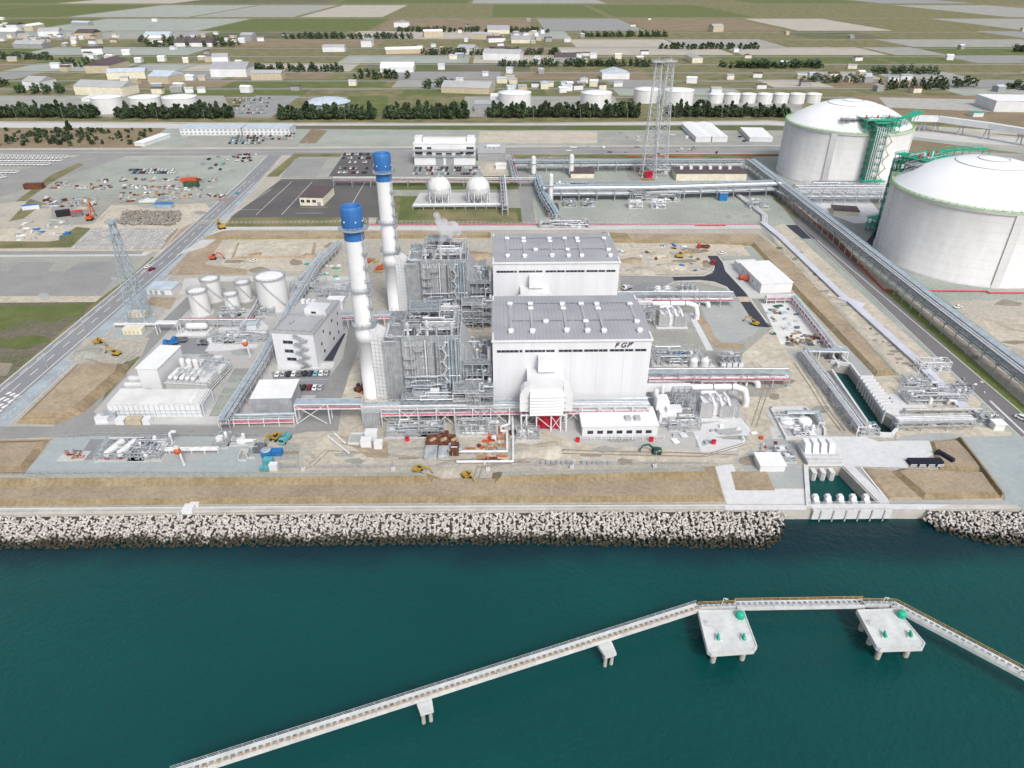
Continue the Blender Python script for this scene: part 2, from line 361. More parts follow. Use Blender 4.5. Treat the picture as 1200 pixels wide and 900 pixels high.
# ================= GROUND, WATER, ROADS =================
WZ=-4.0
shore_px=[(-120,606),(0,604.5),(300,601.5),(600,599.5),(860,598),(944,597.5),(1040,597),(1200,598),(1320,599)]
SH=[G(x,y) for x,y in shore_px]
def ext(a,b,d): v=(a-b).normalized(); return a+v*d
outer=[ext(SH[0],SH[1],6000)]+SH+[ext(SH[-1],SH[-2],6000)]
outer=[Vector((p.x,p.y,0)) for p in outer]
outer+=[Vector((6200,15000,0)),Vector((-6200,15000,0))]
outer[0].x=-6200; outer[len(SH)+1].x=6200
basin_px=[(945,547),(986,547),(1029,590.5),(948.5,591.5)]
chan_px=[(974,426),(996,430),(1008,446),(1033,484),(1046,492),(1050,503),(1044,511),(1030,511),(1017,500),(974,438)]
pits_px=[[(1036,466),(1043,466),(1048,476),(1041,476)],[(963.5,415.5),(970,415.5),(973.5,421),(966.5,421)],[(974,415.5),(980,415.5),(984,421),(977.5,421)]]
def ccw(P):
    ar=sum(P[i].x*P[(i+1)%len(P)].y-P[(i+1)%len(P)].x*P[i].y for i in range(len(P)))
    return P if ar>0 else list(reversed(P))
holes=[ccw([G(x,y) for x,y in h]) for h in [basin_px,chan_px]+pits_px]
for h in holes:
    V=[Vector((p.x,p.y,0)) for p in h]
    for t in tessellate_polygon([V]):
        q=[V[i] for i in t]
        if (q[1]-q[0]).cross(q[2]-q[0]).z<0: q.reverse()
        HOLES.append(q)
def sheet(name,outer,holes,z,mt):
    loops=[[Vector((p.x,p.y,z)) for p in ccw(outer)]]+[[Vector((p.x,p.y,z)) for p in reversed(h)] for h in holes]
    tr=tessellate_polygon(loops); V=[p for L in loops for p in L]
    fs=[]
    for t in tr:
        a,b,c=(V[i] for i in t)
        fs.append(t if (b-a).cross(c-a).z>0 else tuple(reversed(t)))
    mb=MB(); mb.add(V,fs); o=mb.build(name,mt); o['kind']='structure'; return o
sheet('ground',outer,holes,0,'earth')
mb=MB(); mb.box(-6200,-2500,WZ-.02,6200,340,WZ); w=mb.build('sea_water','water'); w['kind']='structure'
# walls below ground level round the openings
mb=MB()
for h in holes:
    n=len(h)
    for i in range(n):
        a,b=h[i],h[(i+1)%n]; mb.add([(a.x,a.y,0),(b.x,b.y,0),(b.x,b.y,-9),(a.x,a.y,-9)],[(0,1,2,3)])
o=mb.build('basin_wall','old_concrete'); o['kind']='structure'
mb=MB(); H=[p for p in outer[:len(SH)+2]]
for i in range(len(H)-1):
    a,b=H[i],H[i+1]; mb.add([(a.x,a.y,0),(b.x,b.y,0),(b.x,b.y,-9),(a.x,a.y,-9)],[(0,1,2,3)])
o=mb.build('sea_wall_face','sea_wall_concrete'); o['kind']='structure'
# ---- far country beyond the shelter belt
LAY[0]=0
patch('far_plain','dry_grass',[(-900,138),(-900,-34),(2100,-34),(2100,137)])
r2=random.Random(3)
fm=['dry_grass','grass','gravel','field_mix','heath','old_asphalt','gravel_green','grass','earth']
for j in range(11):
    y1=112-j*9.5 if j<8 else 36-(j-8)*16; hgt=9 if j<8 else 14
    x=-300+r2.uniform(0,60)
    while x<1500:
        wd=r2.uniform(60,210); k=r2.choice(fm)
        sh=lambda yy,xx: xx+(xx-580)*(-(y1-yy))/(y1+42)
        if r2.random()<.8: patch('field' if 'grass' in k or 'field' in k else 'yard',k,[(x,y1),(x+wd,y1),(sh(y1-hgt,x+wd),y1-hgt),(sh(y1-hgt,x),y1-hgt)])
        x+=wd+r2.uniform(2,14)
    strip_px('country_road','old_asphalt',[(-400,y1+1.5+r2.uniform(-1,1)),(1600,y1+1.5+r2.uniform(-1,1))],9)
patch('tank_farm_yard','gravel',[(-100,137),(-100,112),(262,112),(275,137)])
patch('car_park','old_asphalt',[(255,137),(300,112),(352,112),(318,137)])
patch('green_field','grass',[(400,134),(408,113),(520,113),(530,134)])
patch('grass_field','dry_grass',[(455,124),(455,113),(545,113),(548,124)])
patch('yard','gravel',[(540,137),(545,113),(720,113),(730,137)])
patch('yard','gravel',[(780,137),(785,113),(940,113),(940,137)])
patch('bare_land','heath',[(1010,140),(1000,112),(1280,112),(1280,170)])
patch('levee','old_concrete',[(1040,126),(1030,114),(1160,117),(1165,131)])
patch('verge','dry_grass',[(-200,141),(-200,136),(300,138),(900,137),(1280,150),(1280,162),(900,141),(600,144),(300,143.5),(0,142)])
patch('gravel_track','concrete',[(-200,149),(-200,142.5),(200,145),(600,145.5),(900,142.5),(1280,168),(1280,178),(900,149),(600,149),(190,151)])
patch('gravel_strip','gravel_green',[(190,151),(300,147),(900,146),(1000,152),(1280,185),(1280,200),(1000,168),(600,170),(300,172),(160,172)])
patch('heath','heath',[(-200,174),(-200,149.5),(195,150),(165,173)])
patch('grassy_ditch','field_mix',[(300,151),(300,147.5),(900,147),(980,151),(980,153),(600,152.5)])
patch('plot','gravel_green',[(372,167),(384,154),(452,153),(446,167)])
patch('plot','heath',[(350,168),(365,151),(384,153),(370,168)])
patch('plot','gravel_green',[(455,167),(462,153),(490,153),(485,167)])
patch('plot','pale_sand',[(560,168),(562,154),(700,154),(702,168)])
patch('grassy_bank','grass',[(520,152),(520,149),(640,149),(642,152)])
patch('truck_yard','gravel',[(215,172),(222,156),(345,156),(350,172)])
patch('yard','gravel',[(700,170),(700,154),(930,153),(940,170)])
patch('rough_land','heath',[(1040,185),(1040,160),(1280,190),(1280,230)])
patch('rail_bed','gravel',[(1040,186),(1100,176),(1280,184),(1280,197),(1100,190)])
patch('road','old_asphalt',[(-250,184),(-250,176),(200,175),(900,171),(940,172),(940,180.5),(900,179),(310,182),(150,183),(0,180)])
strip_px('kerb_strip','concrete',[(-200,175.6),(200,174.6),(600,171.6),(930,170.6)],2.2)
strip_px('kerb_strip','concrete',[(330,183.6),(600,181.2),(900,179.6)],1.6)
strip_px('centre_line','paint_line',[(-200,179.5),(200,178.6),(600,176),(930,174.6)],.35)
# ---- construction and storage lots on the left
patch('gravel_lot','gravel',[(-400,520),(-400,186),(95,184),(310,184),(283,213),(180,300),(0,420),(-120,520)])
patch('gravel_lot','gravel_green',[(95,212),(130,184),(310,184),(270,225),(200,232),(60,230)])
patch('road','old_asphalt',[(-220,262),(95,182),(150,182),(108,197),(-100,262),(-180,290)])
patch('grass_patch','dry_grass',[(0,250),(60,205),(92,191),(98,193),(60,214),(10,250)])
patch('dirt_lot','earth',[(-200,295),(-200,262),(20,236),(60,236),(60,262),(0,285)])
patch('grass_patch','dry_grass',[(10,260),(35,233),(52,238),(28,256)])
patch('dirt_lot','pale_sand',[(-200,296),(-200,280),(110,262),(130,240),(240,238),(262,262),(225,295)])
patch('scrub','dry_grass',[(-200,294),(-200,282),(60,283),(90,266),(110,268),(92,290)])
patch('stone_bed','damp_soil',[(138,262),(150,248),(205,247),(213,256),(200,265)])
patch('block_yard','damp_soil',[(85,292),(112,268),(210,268),(190,292)])
patch('dirt_bank','tan_soil',[(190,294),(212,268),(232,258),(215,280)])
patch('earth_track','concrete',[(-250,303),(-250,298),(178,295),(170,300)])
patch('old_asphalt_lane','old_asphalt',[(-250,300),(-250,295),(170,294),(165,298)])
patch('old_lot','gravel',[(-300,358),(-300,303),(165,302),(183,301),(125,350),(115,354)])
patch('old_lot','old_asphalt',[(5,318),(25,307),(65,307),(55,318),(75,318),(95,307),(150,307),(118,346),(0,347),(-200,347),(-200,318)])
patch('earth_track','pale_sand',[(-300,357),(-300,348),(120,347),(112,354)])
patch('grass_field','field_mix',[(-400,520),(-300,357),(113,354),(0,452),(-80,520)])
patch('grass_streak','grass',[(-250,366),(20,359),(100,356),(96,368),(60,378),(30,374),(5,386),(-250,388)])
patch('grass_streak','grass',[(-200,402),(10,398),(40,392),(62,398),(30,410),(5,408),(-200,415)])
patch('bare_soil','damp_soil',[(-200,430),(-20,424),(15,426),(8,440),(-80,452),(-220,450)])
patch('road_verge','dry_grass',[(0,450),(113,353),(160,318),(178,301),(184,301),(125,357),(10,456)])
# ---- main road
patch('main_road','asphalt',[(-120,552),(-36,484),(185,300),(283,213),(314,182),(330,182),(300,215),(212,300),(-10,495),(-60,545)])
patch('shoulder','sidewalk',[(-60,545),(-10,495),(212,300),(300,215),(304,215),(222,300),(6,500),(-30,536)])
strip_px('edge_line','concrete',[(-100,540),(-38,484),(184,300),(283,212.5),(313,182.5)],.9)
strip_px('edge_line','paint_line',[(-62,541),(-16,496),(205,303),(298,214)],.35)
strip_px('edge_line','paint_line',[(-104,540),(-29,484),(190,301),(288,213)],.3)
strip_px('kerb_strip','concrete',[(-28,533),(8,500),(224,300),(305,215),(331,184)],.7)
def dashes(name,a,b,l,g,w,mt='paint_line'):
    P=G(*a);Q=G(*b); d=(Q-P); L=d.length; d.normalize(); n=Vector((-d.y,d.x,0))*w/2; z=level([P-n,Q-n,Q+n,P+n])
    mb=MB(); t=0
    while t<L:
        p=P+d*t;q=P+d*min(L,t+l); mb.add([(v.x,v.y,z) for v in (p-n,q-n,q+n,p+n)],[(0,1,2,3)]); t+=l+g
    o=mb.build(name,mt); o['kind']='structure'
dashes('lane_dashes',(-90,547),(198,301),6,7,.3)
dashes('lane_dashes',(-75,520),(188,301),6,7,.25)
dashes('lane_dashes',(198,301),(308,198),6,7,.3)
for k in range(4): dashes('crossing_marks',(-12+k*7,479-k*6.2),(2+k*7,484-k*6.2),1.3,1.2,2.2)
# ---- west parcels of the plant
patch('plant_yard','yard_concrete',[(60,500),(215,345),(250,322),(420,322),(420,365),(400,420),(388,498)])
patch('plant_road','old_asphalt',[(-40,520),(0,500),(62,500),(205,362),(222,345),(240,322),(258,322),(228,356),(200,385),(110,482),(118,497),(345,501),(372,462),(402,420),(411,370),(426,370),(424,400),(408,440),(402,470),(396,505),(360,506),(330,512),(240,513),(60,512),(0,515),(-70,518)])
patch('forecourt','concrete',[(112,498),(110,488),(128,480),(260,480),(258,497)])
patch('grey_court','old_asphalt',[(245,488),(275,432),(300,432),(285,470),(272,488)])
patch('paved_lot','gravel_green',[(247,487),(272,440),(298,440),(272,487)])
patch('car_park','asphalt',[(325,463),(318,436),(388,436),(382,456),(372,463)])
patch('car_park','new_asphalt',[(376,423),(394,391),(405,391),(390,423)])
patch('mud_patch','pale_sand',[(400,468),(412,432),(424,418),(450,440),(470,470),(420,476)])
patch('office_kerb','pale_concrete',[(326,434),(325,429),(392,424),(390,432)])
patch('pad','pad_blue',[(128,398),(145,370),(150,368),(186,372),(172,395)])
patch('pad','pad_gray',[(150,370),(175,345),(206,345),(185,371)])
patch('brown_patch','tan_soil',[(170,357),(178,348),(207,349),(200,362)])
patch('pad','pale_concrete',[(205,394),(212,384),(250,383),(246,394)])
patch('parking_apron','asphalt',[(198,415),(206,396),(252,396),(243,415)])
patch('pad','pale_concrete',[(240,412),(258,383),(300,370),(315,383),(300,408),(262,411)])
patch('forecourt','gravel',[(265,322),(300,318),(330,318),(320,366),(300,380),(225,380),(232,350)])
patch('dirt_yard','earth',[(78,424),(100,396),(175,396),(165,420),(150,440),(120,425)])
patch('rubble_strip','dry_grass',[(128,448),(150,420),(165,418),(120,470)])
# ---- shore side pads
patch('earth_mound_base','tan_soil',[(-200,557),(-200,520),(0,516),(62,514),(27,557)])
patch('pad','pad_blue',[(27,557),(63,514),(120,511),(320,513),(308,530),(316,545),(310,557)])
patch('pad','pad_gray',[(112,540),(120,515),(258,517),(262,532),(225,541)])
patch('parking_apron','asphalt',[(91,539),(106,515),(122,515),(108,539)])
patch('dirt_yard','earth',[(300,557),(318,513),(395,508),(455,530),(600,540),(830,542),(905,510),(945,545),(1000,560),(1000,595),(-200,594),(-200,557)])
patch('dirt_yard','gravel',[(318,552),(336,518),(352,520),(350,548)])
patch('dirt_yard','pale_sand',[(360,545),(375,512),(410,515),(440,540),(470,543)])
patch('soil_patch','tan_soil',[(395,510),(425,515),(470,520),(500,530),(480,538),(430,536)])
patch('gravel_strip','gravel',[(-200,598),(-200,594),(300,592),(850,590),(850,593)])
patch('sea_wall_road','sea_wall_concrete',[(-200,606.5),(-200,597),(300,594),(860,592),(1040,591),(1280,592),(1280,597.5),(860,596.5),(300,600.5)])
strip_px('kerb_strip','pale_concrete',[(-150,597.5),(300,594.3),(850,592.2)],.5)
strip_px('wheel_track','old_concrete',[(-150,600.5),(300,597.3),(850,594.2)],.5)
# ---- centre
patch('main_yard','earth',[(455,505),(455,440),(470,380),(565,380),(760,425),(880,430),(905,470),(905,510),(830,540),(455,540)])
patch('plant_apron','yard_concrete',[(560,500),(560,462),(770,458),(880,452),(905,500),(862,530),(770,530),(680,520)])
patch('yard','pale_sand',[(640,540),(600,520),(640,505),(680,520),(860,532),(860,543)])
patch('yard','gravel',[(815,525),(815,500),(880,492),(886,506),(862,528)])
patch('pad','pale_concrete',[(822,530),(810,500),(868,490),(884,508),(862,528)])
patch('yard','gravel',[(727,331),(727,323),(788,323),(792,331),(820,331),(850,338),(862,348),(870,352),(727,352)])
patch('wedge_asphalt','old_asphalt',[(727,323),(790,324),(792,330),(750,332),(727,346)])
patch('wedge_asphalt','asphalt',[(740,347),(727,346),(727,342),(755,331),(788,330),(757,346)])
patch('yard','gravel',[(757,430),(757,350),(900,350),(930,405),(880,425)])
patch('track','pale_concrete',[(806,367),(812,367),(836,411),(828,411)])
patch('soil_ring','tan_soil',[(812,368),(818,366),(850,402),(872,404),(870,410),(838,408)])
patch('gravel_pad','pad_gray',[(819,356),(872,353),(889,386),(882,393),(862,402),(846,402),(838,396)])
patch('road','old_asphalt',[(757,446),(757,420),(770,412),(905,414),(905,425),(800,425),(770,446)])
patch('wedge_asphalt','asphalt',[(757,433),(757,421),(803,420),(800,424),(775,433)])
patch('yard','pale_sand',[(865,452),(870,415),(905,385),(940,410),(985,500),(905,500)])
patch('yard','pale_sand',[(865,480),(870,440),(905,430),(935,450),(950,475),(925,470),(908,475),(915,505),(895,520),(870,540),(858,540),(880,505)])
patch('yard','gravel',[(864,464),(866,448),(925,444),(900,466)])
patch('pad','pad_gray',[(920,410),(942,411),(962,445),(952,445)])
patch('new_road','new_asphalt',[(828.7,300),(840.7,300),(877,348),(862,348),(852,336),(837,330),(820,328),(790,329),(788,324.5),(825,323.7),(835,320),(836,312.5)])
patch('new_road','new_asphalt',[(867.5,354),(879.5,354),(902,384),(886,383)])
patch('crossing_slab','beige',[(864,348),(877,348),(880,354),(868,354)])
strip_px('kerb_strip','pale_concrete',[(841.5,300),(878,348),(881,353),(904,385)],.6)
strip_px('kerb_strip','pale_concrete',[(727,322.5),(788,323.6),(825,322.7),(836,317),(837,312),(828,300)],.5)
strip_px('kerb_strip','pale_concrete',[(760,345),(790,330.5),(820,329.3),(837,331),(852,337),(862,348.5)],.5)
patch('laydown_sheet','white_sheet',[(892,356),(925,354),(978,404),(915,404)])
patch('building_apron','concrete',[(850,318),(846,306),(868,304),(890,345),(930,345),(930,350),(880,350)])
patch('yard','gravel_green',[(842,300),(836,290),(892,290),(895,306),(868,304),(850,306)])
# back yard between the berm and the halls
patch('dirt_yard','pale_sand',[(727,322),(700,290),(720,284),(868,286),(880,300),(845,300),(826,300),(834,316),(824,321),(788,322)])
patch('dirt_yard','earth',[(240,322),(270,280),(575,280),(575,345),(470,360),(430,330)])
patch('mud','old_asphalt',[(455,320),(470,300),(500,296),(570,296),(570,322)])
patch('dirt_yard','pale_sand',[(255,318),(272,283),(330,280),(395,282),(370,318)])
patch('tan_bank','tan_soil',[(196,322),(236,280),(262,280),(240,310),(290,316),(290,322)])
patch('ridge','concrete',[(210,345),(216,327),(260,324),(420,324),(424,329),(260,330),(225,345)])
patch('white_road','concrete',[(205,300),(262,266),(900,264),(905,268),(640,270),(270,269.5),(240,290)])
patch('grass_strip','dry_grass',[(262,266),(272,254),(405,253),(432,253),(432,265)])
# ---- north west blocks
patch('dark_lot','dark_lot',[(270,255),(330,210),(440,210),(446,255)])
patch('dark_lot','dark_lot',[(436,255),(436,218),(452,218),(452,232),(438,255)])
patch('yard','gravel',[(330,208),(345,181),(480,180),(480,212)])
patch('green_strip','dry_grass',[(312,207),(345,180),(402,180),(398,184),(350,184),(326,207)])
patch('brick_court','old_asphalt',[(330,206),(346,186),(384,186),(370,207)])
patch('car_park','dark_lot',[(385,207),(404,179),(440,179),(440,207)])
patch('car_park','old_asphalt',[(455,207),(455,180),(486,180),(486,192),(560,192),(566,207)])
patch('sand_yard','pale_sand',[(566,208),(570,191),(596,191),(598,208)])
patch('green_strip','grass',[(395,208),(395,206.5),(600,206.5),(600,208)])
patch('green_strip','grass',[(460,223),(460,214),(610,214),(612,223)])
patch('yard','gravel',[(446,232),(446,223),(612,222),(618,262),(600,262),(596,238),(480,238)])
patch('lawn','grass',[(440,262),(450,230),(490,230),(486,243),(610,244),(614,262)])
patch('lawn','dry_grass',[(455,260),(463,232),(470,232),(466,260)])
patch('lawn','dry_grass',[(485,261),(490,244),(604,245),(608,261)])
patch('sphere_yard','concrete',[(482,243),(492,226),(592,226),(596,243)])
patch('road','old_asphalt',[(612,262),(604,186),(616,186),(628,262)])
patch('pink_road','pink_pipe',[(433,263.8),(433,262.2),(895,262.6),(900,264)])
# ---- gas terminal
patch('terminal_yard','gravel_green',[(632,262),(622,228),(880,228),(918,262)])
patch('terminal_yard','gravel_green',[(620,214),(618,186),(880,186),(912,214)])
patch('terminal_road','old_asphalt',[(738,212),(728,190),(738,190),(752,212)])
patch('soil_strip','heath',[(752,212),(740,190),(748,190),(768,212)])
patch('terminal_road','old_asphalt',[(622,232),(614,214),(905,214),(915,229),(640,229)])
patch('grass_strip','dry_grass',[(600,186),(600,181),(935,180),(950,186)])
patch('terminal_yard','gravel_green',[(888,190),(880,184),(945,182),(1060,198),(1400,360),(1400,450),(1250,450),(1050,340)])
patch('terminal_yard','gravel',[(940,228),(925,214),(1060,214),(1052,262),(1035,300)])
patch('dirt_yard','earth',[(1120,365),(1112,352),(1280,352),(1400,500),(1245,475)])
patch('dirt_yard','pale_sand',[(1165,400),(1150,372),(1210,372),(1270,430)])
patch('dark_ramp','new_asphalt',[(1013,287),(1027,268),(1037,267),(1036,272),(1022,293)])
patch('slab','pale_concrete',[(1010,222),(905,222),(930,235),(1000,262),(1040,262)])
# ---- right hand corridor
patch('corridor','gravel_green',[(888,262),(870,228),(905,228),(935,262),(1192,505),(1300,600),(1200,600),(1120,512),(1045,440)])
patch('corridor_scrub','pale_sand',[(900,268),(918,262),(1150,472),(1140,505),(1060,446),(920,300)])
patch('east_road','east_asphalt',[(908,232),(893,222),(903,221),(935,250),(1200,486),(1300,575),(1262,575),(1185,502),(935,266)])
patch('east_road','new_asphalt',[(925,268),(921,264),(936,264),(955,280),(940,280)])
patch('grass_verge','fresh_grass',[(1033,339),(1045,339),(1112,397),(1203,478),(1300,566),(1287,566),(1190,480),(1098,397)])
patch('grass_verge','dry_grass',[(905,233),(909,231),(938,255),(934,258)])
patch('kerb_band','heath',[(955,262),(1030,339),(1036,339),(965,262)])
strip_px('edge_line','pale_concrete',[(935,264),(1187,504),(1260,573)],.4)
strip_px('edge_line','pale_concrete',[(1160,470),(1210,517),(1260,563)],1.0)
strip_px('edge_line','pale_concrete',[(958,282),(1203,489),(1290,565)],.5)
patch('plant_yard','pad_gray',[(975,405),(1000,405),(1040,440),(1052,441),(1090,441),(1120,470),(1045,468),(1000,440)])
patch('plant_yard','pale_sand',[(1000,440),(1052,441),(1075,441),(1140,500),(1185,505),(1185,511),(1050,516),(1050,480)])
patch('plant_yard','pale_concrete',[(1025,468),(1040,462),(1065,462),(1090,480),(1052,488)])
patch('track','pad_gray',[(1048,519),(1056,511),(1090,508),(1130,509),(1125,515)])
# ---- intake apron and ground round the basins
bz=LAY[0]
patch('intake_apron','pale_concrete',[(958,512),(1012,512),(1030,518),(1048,517),(1088,517),(1100,530),(1062,549),(988,546.8),(944.6,546.8),(944,530)])
patch('intake_apron','pale_concrete',[(838,547),(858,544),(872,573),(942,573),(947,591),(852,591)])
patch('pad','pad_gray',[(905,572),(900,555),(905,548),(943,548),(943,572)])
patch('dirt_yard','tan_soil',[(862,575),(856,553),(898,552),(908,575)])
patch('pad','pad_gray',[(860,540),(905,510),(935,520),(935,548),(880,553)])
patch('pad','pad_gray',[(990,548),(1008,548),(1038,587),(1033,590)])
patch('pad','pad_blue',[(1123,513.5),(1186,511),(1300,520),(1300,592),(1178,592),(1176,580)])
patch('pad','pad_gray',[(1040,590),(1038,587),(1180,587),(1185,592)])
strip_px('kerb_strip','paint_line',[(1009,548),(1040,587)],.5)
patch('channel_side','pad_gray',[(966,440),(975,438),(1020,502),(1014,509)])
patch('sea_wall_cap','pale_concrete',[(850,598),(850,592),(945,592.3),(945,598)])
patch('sea_wall_cap','pale_concrete',[(1040,597.2),(1040,591),(1115,591.5),(1090,597.5)])
patch('pit_floor','concrete',[(905,515),(898,478),(942,477),(965,505),(960,515)])
# wear on the yards: worn patches, damp spots and wheel tracks
rw=random.Random(41)
def blotch(x,y,w,h,mt):
    n=rw.randint(7,11); P=[]
    for i in range(n): t=2*PI*i/n; q=rw.uniform(.55,1.1); P.append((x+w*q*math.cos(t),y+h*q*math.sin(t)))
    patch('worn_patch',mt,P)
for x0,x1,y0,y1,n,mts in ((330,900,525,543,26,('damp_soil','pale_sand','gravel','earth')),(640,830,288,320,18,('damp_soil','pale_sand','earth')),(265,400,284,320,10,('damp_soil','pale_sand','earth')),(60,270,215,262,26,('damp_soil','gravel_green','pale_sand','gravel')),(100,280,186,212,8,('gravel','gravel_green')),(880,970,420,500,14,('damp_soil','pale_sand','gravel')),(1130,1200,355,420,8,('damp_soil','pale_sand','earth')),(120,400,380,500,10,('gravel','pad_gray')),(640,900,232,260,8,('gravel','pad_gray')),(40,300,520,552,6,('pad_gray','pad_blue')),(1110,1190,520,570,3,('pad_gray','pad_blue')),(700,860,505,525,6,('pad_gray','gravel')),(-60,160,300,350,10,('old_asphalt','gravel','pad_gray')),(890,1120,290,460,0,())):
    for i in range(n): blotch(rw.uniform(x0,x1),rw.uniform(y0,y1),rw.uniform(4,22)*(1 if y0>280 else .7),rw.uniform(1.2,5.5)*(1 if y0>280 else .45),rw.choice(mts))
for i in range(46):      # scrub between berm and covered duct
    t=rw.random(); blotch(915+t*150+rw.uniform(-3,14),290+t*145+rw.uniform(-4,4),rw.uniform(2,7),rw.uniform(.8,2),rw.choice(('dry_grass','damp_soil','gravel')))
def track(pts,mt='damp_soil'):
    for dx in (0,2.2):
        strip_px('wheel_track',mt,[(x+dx*2.6,y+.3*dx) for x,y in pts],.45)
for P in ([(400,520),(450,532),(520,540),(590,536),(640,531),(720,533),(820,535),(870,520)],[(560,545),(555,560),(545,575),(540,588)],[(640,526),(700,529),(780,530),(860,533)],[(880,500),(890,470),(900,440),(880,425)],[(930,425),(950,455),(965,480),(985,505)],[(650,310),(700,298),(760,304),(800,296)],[(270,315),(300,296),(350,300),(390,290)],[(60,236),(120,228),(200,232),(255,226)],[(110,258),(130,240),(220,238),(262,232)],[(362,545),(380,528),(420,530),(470,536)],[(600,520),(625,532),(600,541),(560,548)],[(1150,372),(1180,385),(1230,395)],[(100,420),(130,432),(160,410)]): track(P)
for a,b in (((300,252),(342,213)),((330,252),(366,213)),((404,254),(428,213)),((270,252),(318,222)),((352,243),(384,243)),((346,250),(378,250)),((276,246),(305,246))): strip_px('bay_line','paint_line',[a,b],.3)
# ================= EARTH BANKS =================
def inset(P,ds):
    n=len(P); out=[]
    for i in range(n):
        a,b,c=P[i-1],P[i],P[(i+1)%n]; d1=(b-a).normalized(); d2=(c-b).normalized()
        n1=Vector((-d1.y,d1.x,0)); n2=Vector((-d2.y,d2.x,0)); w1=ds[(i-1)%n]; w2=ds[i]
        # intersect offset lines
        p=a+n1*w1; q=b+n2*w2; den=d1.x*d2.y-d1.y*d2.x
        if abs(den)<1e-3: out.append(b+n1*w1)
        else:
            t=((q.x-p.x)*d2.y-(q.y-p.y)*d2.x)/den; out.append(p+d1*t)
    return out
def bank(name,pts,h,run,top,side,z0=0,rough=0.0):
    P=ccw([G(x,y,z0) for x,y in pts]); n=len(P); T=inset(P,[run]*n)
    zt=z0+h
    mb=MB(); mb.add([(p.x,p.y,z0) for p in P]+[(p.x,p.y,zt) for p in T],[(i,(i+1)%n,(i+1)%n+n,i+n) for i in range(n)])
    mb.m(1); V=[Vector((p.x,p.y,zt)) for p in T]; mb.add(V,[t if (V[t[1]]-V[t[0]]).cross(V[t[2]]-V[t[0]]).z>0 else tuple(reversed(t)) for t in tessellate_polygon([V])])
    o=mb.build(name,[side,top]); o['kind']='structure'; return o
bank('lower_terrace',[(-180,596),(-180,562),(600,560.5),(838,546),(850,589),(300,591.3)],1.5,2.0,'terrace_soil','slope_net')
bank('upper_bank',[(-180,579),(-180,557),(300,555),(495,554),(516,559),(511,575),(300,577)],3.4,4.1,'gravel','slope_net')
bank('upper_bank',[(573,575),(577,554),(832,548),(842,569)],3.4,3.9,'gravel','slope_net')
bank('stock_pile',[(19,496),(90,427),(152,427),(148,440),(98,485),(66,498)],2.6,4,'tan_soil','slope_net_side')
bank('earth_bank',[(-200,556),(-200,520),(0,517),(60,515),(30,555)],1.2,3,'terrace_soil','slope_net_side')
bank('earth_bank',[(1120,514.5),(1125,514.5),(1178,584),(1172,584)],1.8,1.2,'slope_net','slope_net_side')
bank('earth_bank',[(1043,553),(1058,549),(1152,553),(1174,584),(1082,586)],1.4,2.0,'terrace_soil','slope_net')
bank('earth_bank',[(1088,518),(1121,515),(1160,553),(1100,551)],1.0,1.5,'terrace_soil','slope_net')
bank('earth_bank',[(1010,548),(1043,551),(1082,586),(1042,586)],.5,.8,'tan_soil','tan_soil')
bank('grass_berm',[(820,286),(720,285),(722,275),(890,275.5),(925,303),(1052,440),(1025,442),(905,315),(880,288)],1.6,2.2,'tan_soil','slope_net')
bank('grass_berm',[(236,281),(262,272),(440,272.5),(575,273),(575,279),(262,281)],1.8,2.0,'tan_soil','slope_net')
bank('grass_berm',[(702,283),(702,274),(736,275),(745,285)],1.8,2.0,'slope_net','slope_net')
bank('soil_heap',[(270,304),(278,285),(300,283),(372,284),(368,302)],1.0,2,'pale_sand','tan_soil')
# rolling soft heaps of spoil
def heap(name,px,py,r,h,mt):
    c=G(px,py); mb=MB(); n=20; rr=random.Random(int(px*7+py)); pr=[(1,0),(.86,.25),(.62,.62),(.34,.88),(.0,1)]
    vs=[];fs=[]
    for (a,z) in pr:
        for i in range(n): t=2*PI*i/n; q=a*r*(1+.18*math.sin(3*t+px)+.08*rr.uniform(-1,1)); vs.append((q*math.cos(t)*1.3,q*math.sin(t),max(0,z*h*(1+.1*rr.uniform(-1,1)))))
    for k in range(len(pr)-1):
        for i in range(n): j=(i+1)%n; fs.append((k*n+i,k*n+j,(k+1)*n+j,(k+1)*n+i))
    mb.smooth=True; mb.add(vs,fs); o=mb.build(name,mt); o.location=(c.x,c.y,.0); o['kind']='structure'
for a in [(640,528,6,1.6,'pale_sand'),(612,530,5,1.2,'earth'),(105,414,5,2,'gravel'),(112,408,4,1.6,'gravel'),(520,552,6,1,'earth'),(540,575,7,1,'terrace_soil'),(300,300,6,1.5,'tan_soil'),(345,290,6,1.3,'pale_sand'),(752,318,7,2,'earth'),(770,300,6,1.2,'pale_sand'),(740,306,6,1.5,'tan_soil'),(790,312,7,1.2,'pale_sand'),(1120,478,3,1,'pale_sand'),(1108,470,3,1,'earth'),(560,300,8,2,'tan_soil'),(545,310,6,1.4,'orange_soil'),(432,460,3,.9,'orange_soil'),(418,470,3,.7,'orange_soil'),(360,300,5,1.2,'tan_soil'),(412,298,5,1.2,'earth')]:
    heap('spoil_heap',*a)
